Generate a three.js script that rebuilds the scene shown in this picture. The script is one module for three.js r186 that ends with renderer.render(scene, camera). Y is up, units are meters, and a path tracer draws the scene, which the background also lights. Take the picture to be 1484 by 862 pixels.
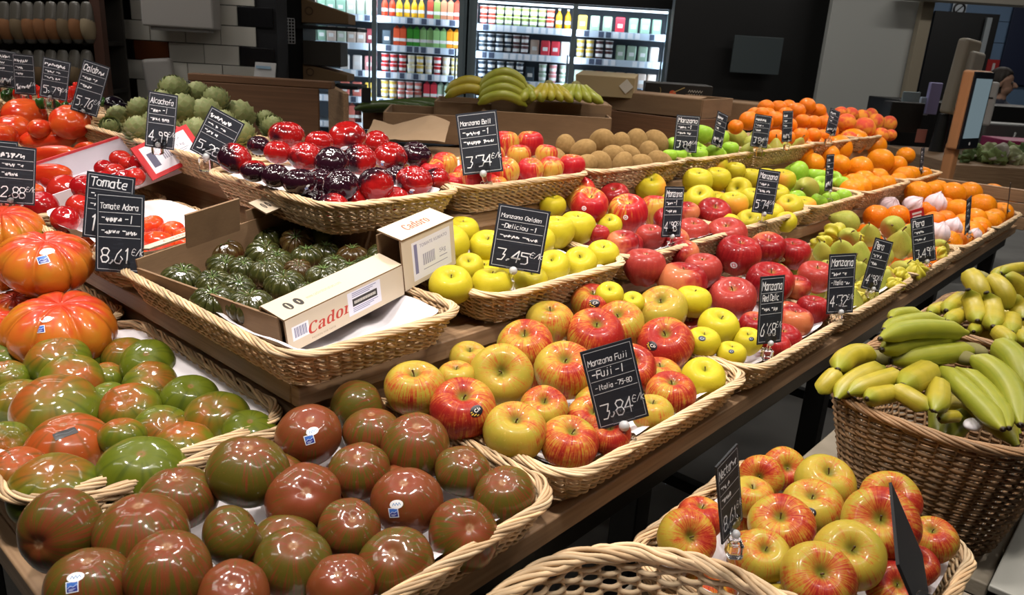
import * as THREE from 'three';
import { RectAreaLightUniformsLib } from 'three/addons/lights/RectAreaLightUniformsLib.js';
import { RoundedBoxGeometry } from 'three/addons/geometries/RoundedBoxGeometry.js';
import { mergeGeometries } from 'three/addons/utils/BufferGeometryUtils.js';

// ---------------------------------------------------------------- camera, exposure
// World axes follow the stepped display: +x runs along its apple wing, -z along its tomato wing, y is up, metres.
const EYE = 1.5, F = 1115, W = 1484, H = 862;
const PITCH = THREE.MathUtils.degToRad(17.98), ROLL = THREE.MathUtils.degToRad(3.56), AZ = THREE.MathUtils.degToRad(40.93);
const [cp, sp, cr, sr, ca, sa] = [Math.cos(PITCH), Math.sin(PITCH), Math.cos(ROLL), Math.sin(ROLL), Math.cos(AZ), Math.sin(AZ)];
const toWorld = (x, y, z) => new THREE.Vector3(x * sa - z * ca, y, x * ca + z * sa);   // camera heading (x right, z back) to display axes
const scene = new THREE.Scene();
scene.background = new THREE.Color(0x000000);
const camera = new THREE.PerspectiveCamera(2 * Math.atan(H / 2 / F) * 180 / Math.PI, W / H, 0.05, 60);
camera.position.set(0, EYE, 0);
camera.setRotationFromMatrix(new THREE.Matrix4().makeBasis(toWorld(cr, sr * cp, -sr * sp), toWorld(-sr, cr * cp, -cr * sp), toWorld(0, sp, cp)));
camera.updateMatrixWorld();
camera.focus = 1.25; camera.userData.fStop = 12;
const renderer = new THREE.WebGLRenderer({ antialias: true });
renderer.toneMapping = THREE.LinearToneMapping;
renderer.toneMappingExposure = 1.3;
renderer.shadowMap.enabled = true;
RectAreaLightUniformsLib.init();
const SPOT_POWER = 4.4, SPOT_COLOR = 0xfff5ec, FRIDGE_POWER = 12, BATTEN_POWER = 8.5;
const HEADING = -(Math.PI / 2 - AZ);                                  // turn of things that face the camera's heading

// pixel (of 1484 x 862) -> direction; a point is direction * t, and one pixel there measures t metres
function ray(px, py) {
  const x = px - W / 2, y = py - H / 2, xc = cr * x + sr * y, yc = -sr * x + cr * y;
  return toWorld(xc, -(F * sp + yc * cp), -(F * cp - yc * sp));
}
const at = (px, py, t) => ray(px, py).multiplyScalar(t).add(new THREE.Vector3(0, EYE, 0));
const onLevel = (px, py, y) => { const d = ray(px, py); return d.multiplyScalar((y - EYE) / d.y).add(new THREE.Vector3(0, EYE, 0)); };
const bg = (px, py, depth) => { const d = ray(px, py), fwd = d.x * ca - d.z * sa; return d.multiplyScalar(depth / fwd).add(new THREE.Vector3(0, EYE, 0)); };
const hd = (x, y, depth) => { const v = toWorld(x, 0, -depth); v.y = y; return v; };   // metres right of the heading, height, metres ahead

// ---------------------------------------------------------------- small tools
function rng(seed) { let a = seed >>> 0; return () => { a = (a + 0x6d2b79f5) | 0; let t = Math.imul(a ^ (a >>> 15), 1 | a); t = (t + Math.imul(t ^ (t >>> 7), 61 | t)) ^ t; return ((t ^ (t >>> 14)) >>> 0) / 4294967296; }; }
const taken = new Map();
function numbered(name) { const n = taken.get(name) || 0; taken.set(name, n + 1); return n ? `${name}_${String(n).padStart(3, '0')}` : name; }
function shadows(o) { o.traverse(c => { if (c.isMesh) { c.castShadow = true; c.receiveShadow = true; } }); return o; }
function tag(o, label, category, group, kind) { if (label) o.userData.label = label; if (category) o.userData.category = category; if (group) o.userData.group = group; if (kind) o.userData.kind = kind; return o; }
function put(o, name, label, category, group, kind) { o.name = numbered(name); tag(o, label, category, group, kind); scene.add(shadows(o)); return o; }
function structure(o, name, label) { o.name = numbered(name); tag(o, label || undefined, undefined, undefined, 'structure'); scene.add(shadows(o)); return o; }
function part(parent, name, geometry, material, label, kind) { const m = new THREE.Mesh(geometry, material); m.name = name; if (label) m.userData.label = label; if (kind) m.userData.kind = kind; parent.add(m); m.castShadow = m.receiveShadow = true; return m; }
function group(pos, turn = 0) { const g = new THREE.Group(); if (pos) g.position.copy(pos); g.rotation.y = turn; return g; }
const rgb = (r, g, b) => new THREE.Color().setRGB(r, g, b);
const clamp = (x, a = 0, b = 1) => Math.min(b, Math.max(a, x));
const lerp = (a, b, t) => a + (b - a) * t;
const sstep = (a, b, x) => { const t = clamp((x - a) / (b - a)); return t * t * (3 - 2 * t); };
const mix3 = (a, b, t) => [lerp(a[0], b[0], t), lerp(a[1], b[1], t), lerp(a[2], b[2], t)];
const hash3 = (x, y, z) => { let h = Math.imul(x, 374761393) ^ Math.imul(y, 668265263) ^ Math.imul(z, 2147483647 - 1274126177); h = Math.imul(h ^ (h >>> 13), 1274126177); return ((h ^ (h >>> 16)) >>> 0) / 4294967296; };
function noise(x, y, z) {
  const X = Math.floor(x), Y = Math.floor(y), Z = Math.floor(z); x -= X; y -= Y; z -= Z;
  const u = x * x * (3 - 2 * x), v = y * y * (3 - 2 * y), w = z * z * (3 - 2 * z);
  const l = (dy, dz) => lerp(hash3(X, Y + dy, Z + dz), hash3(X + 1, Y + dy, Z + dz), u);
  return lerp(lerp(l(0, 0), l(1, 0), v), lerp(l(0, 1), l(1, 1), v), w);
}
const fbm = (x, y, z, o = 3) => { let s = 0, a = 0.5, n = 0; for (let i = 0; i < o; i++) { s += a * noise(x, y, z); n += a; a /= 2; x = x * 2.03 + 17; y = y * 2.03 + 5; z = z * 2.03 + 9; } return s / n; };
function dataMap(w, h, f, srgb = true) {          // f(u, v) -> [r, g, b] in sRGB 0..1
  const d = new Uint8Array(w * h * 4);
  for (let j = 0; j < h; j++) for (let i = 0; i < w; i++) { const c = f((i + 0.5) / w, (j + 0.5) / h), k = (j * w + i) * 4; d[k] = clamp(c[0]) * 255; d[k + 1] = clamp(c[1]) * 255; d[k + 2] = clamp(c[2]) * 255; d[k + 3] = 255; }
  const t = new THREE.DataTexture(d, w, h); t.magFilter = t.minFilter = THREE.LinearFilter; t.wrapS = t.wrapT = THREE.RepeatWrapping; if (srgb) t.colorSpace = THREE.SRGBColorSpace; t.needsUpdate = true; return t;
}
function canvasMap(w, h, draw) { const c = document.createElement('canvas'); c.width = w; c.height = h; draw(c.getContext('2d'), w, h); const t = new THREE.CanvasTexture(c); t.colorSpace = THREE.SRGBColorSpace; return t; }
const std = (color, roughness = 0.6, more = {}) => new THREE.MeshStandardMaterial({ color, roughness, ...more });
const phys = (more) => new THREE.MeshPhysicalMaterial(more);

// one mesh made of many pieces
class MB {
  constructor() { this.p = []; this.n = []; this.c = []; this.u = []; this.i = []; }
  tube(pts, radius, sides = 5, closed = false, color = [1, 1, 1], cap = true) {
    const N = pts.length, base = this.p.length / 3, up = new THREE.Vector3(0, 1, 0), T = new THREE.Vector3(), A = new THREE.Vector3(), B = new THREE.Vector3(); let prev = null, len = 0;
    for (let k = 0; k < N; k++) {
      const a = pts[closed ? (k - 1 + N) % N : Math.max(0, k - 1)], b = pts[closed ? (k + 1) % N : Math.min(N - 1, k + 1)];
      T.set(b[0] - a[0], b[1] - a[1], b[2] - a[2]).normalize();
      A.copy(prev || (Math.abs(T.y) > 0.9 ? new THREE.Vector3(1, 0, 0) : up)).addScaledVector(T, -A.dot(T)); A.addScaledVector(T, -A.dot(T)).normalize(); B.crossVectors(T, A);
      prev = closed ? null : A.clone();
      if (k) len += Math.hypot(pts[k][0] - pts[k - 1][0], pts[k][1] - pts[k - 1][1], pts[k][2] - pts[k - 1][2]);
      const r = typeof radius === 'function' ? radius(k / (N - 1)) : radius;
      for (let s = 0; s < sides; s++) { const w = s / sides * Math.PI * 2, x = Math.cos(w), y = Math.sin(w); const nx = A.x * x + B.x * y, ny = A.y * x + B.y * y, nz = A.z * x + B.z * y; this.p.push(pts[k][0] + nx * r, pts[k][1] + ny * r, pts[k][2] + nz * r); this.n.push(nx, ny, nz); this.c.push(...color); this.u.push(s / sides, len); }
    }
    const rings = closed ? N : N - 1;
    for (let k = 0; k < rings; k++) for (let s = 0; s < sides; s++) { const a = base + k * sides + s, b = base + k * sides + (s + 1) % sides, c = base + ((k + 1) % N) * sides + s, d = base + ((k + 1) % N) * sides + (s + 1) % sides; this.i.push(a, b, c, b, d, c); }
    if (!closed && cap) for (const k of [0, N - 1]) for (let s = 1; s < sides - 1; s++) { const o = base + k * sides; k ? this.i.push(o, o + s, o + s + 1) : this.i.push(o, o + s + 1, o + s); }
    return this;
  }
  geo(g, m, color = [1, 1, 1]) {
    g = g.clone(); if (m) g.applyMatrix4(m); const base = this.p.length / 3, P = g.attributes.position, N = g.attributes.normal, U = g.attributes.uv;
    for (let k = 0; k < P.count; k++) { this.p.push(P.getX(k), P.getY(k), P.getZ(k)); this.n.push(N.getX(k), N.getY(k), N.getZ(k)); this.c.push(...color); this.u.push(U ? U.getX(k) : 0, U ? U.getY(k) : 0); }
    if (g.index) for (const k of g.index.array) this.i.push(base + k); else for (let k = 0; k < P.count; k++) this.i.push(base + k);
    return this;
  }
  box(x, y, z, w, h, d, color, turn = 0) { const m = new THREE.Matrix4().makeRotationY(turn).setPosition(x, y, z); return this.geo(new THREE.BoxGeometry(w, h, d), m, color); }
  geometry() { const g = new THREE.BufferGeometry(); g.setAttribute('position', new THREE.Float32BufferAttribute(this.p, 3)); g.setAttribute('normal', new THREE.Float32BufferAttribute(this.n, 3)); g.setAttribute('color', new THREE.Float32BufferAttribute(this.c, 3)); g.setAttribute('uv', new THREE.Float32BufferAttribute(this.u, 2)); g.setIndex(this.i); return g; }
}
// closed surface from a radius-like function: fn(theta from the top, phi) -> [x, y, z] about a unit size
function shell(fn, nu = 32, nv = 20) {
  const p = [], n = [], u = [], idx = [], e = 1e-3, a = new THREE.Vector3(), b = new THREE.Vector3();
  for (let j = 0; j <= nv; j++) for (let i = 0; i <= nu; i++) {
    const th = clamp(j / nv * Math.PI, 1e-4, Math.PI - 1e-4), ph = i / nu * Math.PI * 2, q = fn(th, ph);
    const t2 = clamp(th, 0.012, Math.PI - 0.012), a1 = fn(t2 + e, ph), a0 = fn(t2 - e, ph), b1 = fn(t2, ph + e), b0 = fn(t2, ph - e);
    a.set(a1[0] - a0[0], a1[1] - a0[1], a1[2] - a0[2]); b.set(b1[0] - b0[0], b1[1] - b0[1], b1[2] - b0[2]); b.cross(a).normalize();
    if (j === 0) b.set(0, 1, 0); if (j === nv) b.set(0, -1, 0);
    p.push(...q); n.push(b.x, b.y, b.z); u.push(i / nu, 1 - j / nv);
    if (j < nv && i < nu) { const k = j * (nu + 1) + i; if (j) idx.push(k, k + 1, k + nu + 1); if (j < nv - 1) idx.push(k + 1, k + nu + 2, k + nu + 1); }
  }
  const g = new THREE.BufferGeometry(); g.setAttribute('position', new THREE.Float32BufferAttribute(p, 3)); g.setAttribute('normal', new THREE.Float32BufferAttribute(n, 3)); g.setAttribute('uv', new THREE.Float32BufferAttribute(u, 2)); g.setIndex(idx); return g;
}
// a flat sticker bent onto such a surface, in direction (th, ph), half size a by b (in radii), turned by rot
function stickerOn(fn, th, ph, a, b, rot, round = true, n = 6) {
  const d = new THREE.Vector3(Math.sin(th) * Math.cos(ph), Math.cos(th), Math.sin(th) * Math.sin(ph)), e1 = new THREE.Vector3(0, 1, 0).cross(d).normalize(), e2 = d.clone().cross(e1), p = [], u = [], idx = [], c = Math.cos(rot), s = Math.sin(rot);
  for (let j = 0; j <= n; j++) for (let i = 0; i <= n; i++) {
    let x = i / n * 2 - 1, y = j / n * 2 - 1; u.push(i / n, j / n);
    if (round) { const X = x * Math.sqrt(1 - y * y / 2), Y = y * Math.sqrt(1 - x * x / 2); x = X; y = Y; u[u.length - 2] = (x + 1) / 2; u[u.length - 1] = (y + 1) / 2; }
    const q = d.clone().addScaledVector(e1, (x * a * c - y * b * s)).addScaledVector(e2, (x * a * s + y * b * c)).normalize();
    const T = Math.acos(clamp(q.y, -1, 1)), P = Math.atan2(q.z, q.x), r = fn(T, P); p.push(r[0] * 1.008, r[1] * 1.008, r[2] * 1.008);
    if (i < n && j < n) { const k = j * (n + 1) + i; idx.push(k, k + 1, k + n + 1, k + 1, k + n + 2, k + n + 1); }
  }
  const g = new THREE.BufferGeometry(); g.setAttribute('position', new THREE.Float32BufferAttribute(p, 3)); g.setAttribute('uv', new THREE.Float32BufferAttribute(u, 2)); g.setIndex(idx); g.computeVertexNormals(); return g;
}

// ---------------------------------------------------------------- the shop's shell
const floorMat = std(0xffffff, 0.55, { map: dataMap(256, 256, (u, v) => { const n = fbm(u * 40, v * 40, 3), s = fbm(u * 6, v * 6, 8); const g = 0.52 + 0.08 * (n - 0.5) + 0.07 * (s - 0.5); return [g, g * 0.985, g * 0.95]; }) });
floorMat.map.repeat.set(3, 3);
const blackWall = std(0x0c0c0d, 0.7), darkCeil = std(0x0b0b0c, 0.9);
const ROOM_Y = 3.3;
{
  const slab = (name, w, h, d, x, y, depth, mat, label, turn = 0) => { const m = new THREE.Mesh(new THREE.BoxGeometry(w, h, d), mat); m.position.copy(hd(x, y, depth)); m.rotation.y = HEADING + turn; structure(m, name, label); return m; };
  slab('floor', 16, 0.1, 17, 0, -0.05, 5, floorMat, 'grey speckled shop floor');
  slab('ceiling', 16, 0.1, 17, 0, ROOM_Y + 0.05, 5, darkCeil, 'black shop ceiling');
  slab('wall_back', 16, ROOM_Y, 0.12, 0, ROOM_Y / 2, 13.2, blackWall, 'dark back wall of the shop');
  slab('wall_left', 0.12, ROOM_Y, 17, -7.9, ROOM_Y / 2, 5, blackWall, 'dark side wall');
  slab('wall_right', 0.12, ROOM_Y, 17, 7.9, ROOM_Y / 2, 5, blackWall, 'dark side wall by the checkout');
  slab('wall_behind', 16, ROOM_Y, 0.12, 0, ROOM_Y / 2, -3.3, std(0x55524d, 0.8), 'grey wall behind the shopper');
}
// ceiling track spots over the display: black cans with a glowing face, each with its own light
const canMat = std(0x0a0a0a, 0.5), lensMat = new THREE.MeshStandardMaterial({ color: 0x222222, emissive: 0xfff3e4, emissiveIntensity: 6 });
const canGeo = new THREE.CylinderGeometry(0.055, 0.045, 0.15, 20, 1), lensGeo = new THREE.CylinderGeometry(0.046, 0.046, 0.006, 20), yokeGeo = new THREE.BoxGeometry(0.02, 0.2, 0.02);
function trackSpot(x, z, tx, ty, tz, power, where, angle = 0.75) {
  const y = 2.75, g = group(new THREE.Vector3(x, y, z));
  const body = part(g, 'lamp_can', canGeo, canMat), dir = new THREE.Vector3(tx - x, ty - y, tz - z).normalize();
  body.quaternion.setFromUnitVectors(new THREE.Vector3(0, -1, 0), dir);
  const lens = new THREE.Mesh(lensGeo, lensMat); lens.name = 'lamp_lens'; lens.position.y = -0.076; body.add(lens);
  const yoke = part(g, 'yoke', yokeGeo, canMat); yoke.position.set(0, 0.155, 0);
  put(g, 'track_spotlight', `black ceiling track spotlight ${where}`, 'spotlight', 'track spotlights over the fruit display');
  const l = new THREE.SpotLight(SPOT_COLOR, power, 0, angle, 0.7, 2); l.position.copy(g.position).addScaledVector(dir, 0.09); l.target.position.set(tx, ty, tz); l.castShadow = true; l.shadow.radius = 3; l.shadow.mapSize.set(1024, 1024); l.name = 'track_spot_light';
  scene.add(l, l.target);
}
const railMat = std(0x0b0b0b, 0.5);
function rail(x0, z0, x1, z1, where) { const len = Math.hypot(x1 - x0, z1 - z0), m = new THREE.Mesh(new THREE.BoxGeometry(len, 0.035, 0.035), railMat); m.position.set((x0 + x1) / 2, 3.015, (z0 + z1) / 2); m.rotation.y = -Math.atan2(z1 - z0, x1 - x0); const r = new THREE.Group(); r.add(m); m.name = 'rail'; for (const k of [-0.4, 0.4]) { const c = part(r, 'hanger', new THREE.CylinderGeometry(0.006, 0.006, 0.27, 8), railMat); c.position.set((x0 + x1) / 2 + (x1 - x0) * k, 3.165, (z0 + z1) / 2 + (z1 - z0) * k); } put(r, 'lighting_track', `black ceiling lighting track ${where}`, 'track'); }
rail(0.0, -0.35, 4.4, -0.35, 'along the apple side'); rail(0.15, -0.6, 0.15, -3.6, 'along the tomato side');
for (const x of [0.4, 1.25, 2.2, 3.3]) trackSpot(x, -0.35, x + 0.15, 0.95, -0.95, SPOT_POWER, 'along the apple side');
for (const z of [-1.0, -1.9, -2.9]) trackSpot(0.15, z, 0.65, 0.95, z - 0.1, SPOT_POWER, 'along the tomato side');
rail(0.9, -1.75, 4.4, -1.75, 'behind the top tier');
for (const x of [1.1, 2.2, 3.3]) trackSpot(x, -1.75, x - 0.1, 1.1, -1.1, SPOT_POWER * 0.8, 'behind the top tier');
rail(1.0, 0.15, 2.8, 0.15, 'over the banana stand');
for (const x of [1.2, 2.1]) trackSpot(x, 0.15, x + 0.1, 0.9, -0.25, SPOT_POWER * 0.35, 'over the banana stand');

// linear ceiling battens of the shop
const battenCase = std(rgb(0.5, 0.5, 0.5), 0.5), battenGlow = new THREE.MeshStandardMaterial({ color: 0xffffff, emissive: 0xfff6ea, emissiveIntensity: 3 });
function batten(x, depth, power, where, len = 1.5, wid = 0.14) {
  const g = group(hd(x, ROOM_Y - 0.04, depth), HEADING), c = part(g, 'batten_case', new RoundedBoxGeometry(len + 0.04, 0.05, wid + 0.03, 1, 0.008), battenCase), d = part(g, 'lamp_diffuser', new THREE.BoxGeometry(len, 0.008, wid), battenGlow); d.position.y = -0.03;
  put(g, 'ceiling_batten', `white linear ceiling lamp ${where}`, 'ceiling lamp', 'linear ceiling lamps');
  const l = new THREE.RectAreaLight(0xfffaf3, power, len, wid); l.position.copy(g.position); l.position.y -= 0.045; l.rotation.set(-PI0 / 2, 0, 0); l.rotation.z = HEADING; l.rotation.order = 'XYZ'; l.name = 'batten_light'; scene.add(l);
}
const PI0 = Math.PI;
for (const [x, d] of [[-1.9, 0.4], [0.6, 0.4], [3.0, 0.6], [-2.3, 2.6], [0.3, 2.6], [2.9, 2.6]]) batten(x, d, BATTEN_POWER, 'above the fruit display');
for (const [x, d] of [[-2.9, 3.7], [-2.4, 6.2], [0.9, 6.2], [3.4, 5.4], [4.8, 8.4], [6.2, 9.8]]) batten(x, d, BATTEN_POWER * 2.3, 'in front of the refrigerators');

// ---------------------------------------------------------------- stepped wooden display
const DECK = [0, 0.925, 1.035, 1.155], BASKET_H = 0.062;
const woodTex = dataMap(512, 128, (u, v) => { const g = fbm(u * 3, v * 46 + fbm(u * 5, v * 4, 2) * 4, 1, 3), f = noise(u * 14, v * 190, 7); const t = clamp(0.55 * g + 0.45 * f); return mix3([0.46, 0.35, 0.25], [0.68, 0.56, 0.43], t); });
const woodMat = std(0xffffff, 0.55, { map: woodTex }), blackMetal = std(0x101011, 0.45);
function board(w, h, d) { const g = new RoundedBoxGeometry(w, h, d, 1, 0.003), P = g.attributes.position, N = g.attributes.normal, U = g.attributes.uv, L = w >= d; for (let k = 0; k < P.count; k++) { const along = L ? P.getX(k) : P.getZ(k), across = Math.abs(N.getY(k)) > 0.5 ? (L ? P.getZ(k) : P.getX(k)) : P.getY(k); U.setXY(k, along * 0.9 + w, across * 3.2 + h * 7 + d); } return g; }
{
  const g = new THREE.Group();
  const XR = 3.72, ZL = -3.7;                                          // far ends of the two wings
  const edge = [[0, 0], [0.185, 0.505], [0.54, 0.845], [0.885, 1.125], [1.13, 1.44]];
  const plank = (name, x0, x1, y0, y1, v0, v1, mat = woodMat) => { const b = part(g, name, board(x1 - x0, y1 - y0, v1 - v0), mat); b.position.set((x0 + x1) / 2, (y0 + y1) / 2, -(v0 + v1) / 2); return b; };
  for (let t = 1; t <= 3; t++) {
    const [u0, v0] = edge[t], [u1, v1] = edge[t + 1], y = DECK[t];
    plank('deck_board', u0 + 0.022, XR, y - 0.02, y, v0 + 0.022, v1 + 0.03); plank('deck_board', u0 + 0.022, u1 + 0.03, y - 0.02, y, v1 + 0.031, -ZL);
    plank('edge_lip', u0, XR, y - 0.03, y + 0.003, v0, v0 + 0.021); plank('edge_lip', u0, u0 + 0.021, y - 0.03, y + 0.003, v0 + 0.022, -ZL);
    if (t > 1) { plank('riser_board', u0 + 0.01, XR, DECK[t - 1], y - 0.031, v0 + 0.012, v0 + 0.024); plank('riser_board', u0 + 0.01, u0 + 0.022, DECK[t - 1], y - 0.031, v0 + 0.025, -ZL); }
  }
  plank('back_board', 1.13, XR, DECK[3] - 0.1, DECK[3] + 0.055, 1.472, 1.49); plank('back_board', 1.162, 1.18, DECK[3] - 0.1, DECK[3] + 0.055, 1.5, -ZL);
  plank('apron', 0.21, XR, 0.835, 0.893, 0.53, 0.545, blackMetal); plank('apron', 0.21, 0.225, 0.835, 0.893, 0.55, -ZL, blackMetal);
  for (const x of [0.24, 0.98, 1.83, 2.75, 3.66]) { plank('leg', x, x + 0.045, 0, 0.835, 0.55, 0.6, blackMetal); plank('leg', x, x + 0.045, 0, 0.835, 1.4, 1.445, blackMetal); plank('crossbar', x + 0.005, x + 0.04, 0.3, 0.335, 0.6, 1.4, blackMetal); }
  for (const v of [1.9, 3.0]) plank('leg', 0.23, 0.275, 0, 0.835, v, v + 0.045, blackMetal);
  put(g, 'display_stand', 'stepped L-shaped wooden fruit display on a black metal frame', 'display stand');
}

// ---------------------------------------------------------------- wicker
const wickerMat = std(0xffffff, 0.62, { vertexColors: true });
function ringOf(w, d, r) {          // rounded rectangle outline: s in 0..1 -> [x, z, nx, nz]
  const a = w / 2 - r, b = d / 2 - r, L = [2 * b, Math.PI / 2 * r, 2 * a, Math.PI / 2 * r, 2 * b, Math.PI / 2 * r, 2 * a, Math.PI / 2 * r], total = L.reduce((x, y) => x + y);
  const f = s => {
    s = ((s % 1) + 1) % 1 * total; let k = 0; while (s > L[k] && k < 7) s -= L[k++];
    const arc = (cx, cz, a0) => { const t = a0 + s / r; return [cx + r * Math.cos(t), cz + r * Math.sin(t), Math.cos(t), Math.sin(t)]; };
    switch (k) { case 0: return [w / 2, -b + s, 1, 0]; case 1: return arc(a, b, 0); case 2: return [a - s, d / 2, 0, 1]; case 3: return arc(-a, b, Math.PI / 2); case 4: return [-w / 2, b - s, -1, 0]; case 5: return arc(-a, -b, Math.PI); case 6: return [-a + s, -d / 2, 0, -1]; default: return arc(a, -b, Math.PI * 1.5); }
  };
  f.total = total; return f;
}
const basketCache = new Map();
function basketParts(w, d, h, flare, corner, tone, rowGap, thick, seed) {
  const key = [w.toFixed(3), d.toFixed(3), h, flare, corner, tone].join();
  if (basketCache.has(key)) return basketCache.get(key);
  const R = rng(seed), base = tone === 'brown' ? [0.30, 0.18, 0.09] : tone === 'mid' ? [0.40, 0.25, 0.12] : [0.64, 0.46, 0.27], top = ringOf(w, d, corner), bot = ringOf(w - 2 * flare, d - 2 * flare, Math.max(0.02, corner - flare * 0.6));
  const per = top.total, stakes = Math.round(per / (h > 0.15 ? 0.026 : 0.021) / 2) * 2 + 1, rows = Math.round((h - 0.016) / rowGap), N = stakes * (h > 0.15 ? 6 : 3);
  const wall = (s, y) => { const a = bot(s), b = top(s), t = Math.pow(y / h, 0.85); return [lerp(a[0], b[0], t), lerp(a[1], b[1], t), b[2], b[3]]; };
  const tint = () => { const k = 0.66 + 0.6 * R(), y = 0.92 + 0.14 * R(); return [base[0] * k, base[1] * k * y, base[2] * k * y * y]; };
  const weave = new MB(), rim = new MB(), stk = new MB(), foot = new MB();
  for (let r = 0; r < rows; r++) for (const ph of h > 0.15 ? [0] : [0, 1]) {
    const pts = [], y0 = 0.009 + (r + 0.5) * rowGap, off = R();
    for (let k = 0; k < N; k++) { const s = k / N, c = Math.PI * (s * stakes + ph + r), q = wall(s, y0), o = Math.cos(c) * thick * 1.15, dy = (h > 0.15 ? 0 : Math.sin(c) * thick * 0.9) + (noise(s * 40, r, off) - 0.5) * thick * (h > 0.15 ? 0.45 : 1); pts.push([q[0] + q[2] * o, y0 + dy, q[1] + q[3] * o]); }
    weave.tube(pts, thick, 4, true, tint());
  }
  for (let k = 0; k < stakes; k++) { const s = (k + 0.5) / stakes, p0 = wall(s, 0), p1 = wall(s, h * 0.5), p2 = wall(s, h); stk.tube([[p0[0], 0.003, p0[1]], [p1[0], h * 0.5, p1[1]], [p2[0], h - 0.002, p2[1]]], thick * 0.9, 4, false, tint()); }
  const rs = thick * 0.95, M = stakes * 4;                              // plaited rim
  for (let j = 0; j < 8; j++) { const pts = []; for (let k = 0; k < M; k++) { const s = k / M, q = top(s), seam = Math.round(stakes * 0.14), A = s * seam * Math.PI * 2 + j * Math.PI * 2 / 8, wob = (noise(s * 60, j * 3, 1) - 0.5) * rs; pts.push([q[0] + q[2] * (Math.cos(A) * rs * 2.6 + wob), h + Math.sin(A) * rs * 1.6 + wob, q[1] + q[3] * (Math.cos(A) * rs * 2.6 + wob)]); } rim.tube(pts, rs, 5, true, tint()); }
  for (let j = 0; j < 3; j++) { const pts = []; for (let k = 0; k < M; k++) { const s = k / M, q = bot(s), A = s * Math.round(stakes * 0.2) * Math.PI * 2 + j * Math.PI * 2 / 3; pts.push([q[0] + q[2] * Math.cos(A) * rs, 0.007 + Math.sin(A) * rs * 0.9, q[1] + q[3] * Math.cos(A) * rs]); } foot.tube(pts, rs * 0.9, 4, true, tint()); }
  const bars = Math.floor((d - 2 * flare) / 0.012), floorMB = new MB(), L = w / 2 - flare - 0.006; for (let k = 0; k < bars; k++) { const z = (k + 0.5) / bars * (d - 2 * flare - 0.02) - (d - 2 * flare - 0.02) / 2, inset = Math.max(0, Math.abs(z) - (d / 2 - flare - corner * 0.5)) * 0.8; floorMB.tube([[-L + inset, 0.006, z], [L - inset, 0.006, z]], 0.0045, 4, false, tint()); }
  const made = { weave: weave.geometry(), stakes: stk.geometry(), rim: rim.geometry(), foot: foot.geometry(), floor: floorMB.geometry() };
  basketCache.set(key, made); return made;
}
function basket(x0, x1, v0, v1, y, label, o = {}) {
  const { h = BASKET_H, flare = 0.03, corner = 0.055, tone = 'pale', rowGap = 0.0082, thick = 0.0026, turn = 0, grp } = o;
  const w = Math.round((x1 - x0) * 100) / 100, d = Math.round((v1 - v0) * 100) / 100, m = basketParts(w, d, h, flare, corner, tone, rowGap, thick, 11 + Math.round(w * 100) + Math.round(d * 7000));
  const g = group(new THREE.Vector3((x0 + x1) / 2, y + 0.004, -(v0 + v1) / 2), turn);
  part(g, 'woven_wall', m.weave, wickerMat, undefined, 'stuff'); part(g, 'stakes', m.stakes, wickerMat, undefined, 'stuff'); part(g, 'plaited_rim', m.rim, wickerMat); part(g, 'plaited_foot', m.foot, wickerMat); part(g, 'woven_bottom', m.floor, wickerMat, undefined, 'stuff');
  return put(g, 'wicker_basket', label, 'basket', grp);
}
// crumpled paper inside a basket: follows the fruit bed, turns up at the sides
const paperMat = phys({ color: rgb(0.74, 0.71, 0.74), roughness: 0.85, side: THREE.DoubleSide });
const kraftMat = std(rgb(0.40, 0.27, 0.16), 0.8, { side: THREE.DoubleSide });
function liner(x0, x1, v0, v1, bed, rimY, lift, seed, label, mat = paperMat, name = 'paper_liner') {
  const n = 30, m = 26, p = [], idx = [];
  for (let j = 0; j <= m; j++) for (let i = 0; i <= n; i++) {
    const a = i / n, b = j / m, A = a * 2 - 1, B = b * 2 - 1, u = lerp(x0, x1, 0.5 + 0.5 * A * (1 - 0.07 * Math.pow(B, 8))), v = lerp(v0, v1, 0.5 + 0.5 * B * (1 - 0.07 * Math.pow(A, 8))), e = Math.min(a, 1 - a) * (x1 - x0), f = Math.min(b, 1 - b) * (v1 - v0), k = Math.min(e, f);
    const crumple = (fbm(u * 18 + seed, v * 18, seed) - 0.5) * 0.02, up = lift * (0.4 + 1.2 * noise(u * 9, v * 9, seed + 3));
    const side = rimY + up - 0.008, y = lerp(side, Math.min(bed(u, v), rimY + 0.2), sstep(0.0, 0.055, k));
    p.push(u, y + crumple * (k > 0.02 ? 1 : 0.5), -v); if (i < n && j < m) { const q = j * (n + 1) + i; idx.push(q, q + 1, q + n + 1, q + 1, q + n + 2, q + n + 1); }
  }
  const g = new THREE.BufferGeometry(); g.setAttribute('position', new THREE.Float32BufferAttribute(p, 3)); g.setIndex(idx); g.computeVertexNormals();
  return put(new THREE.Mesh(g, mat), name, label, 'paper');
}

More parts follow.
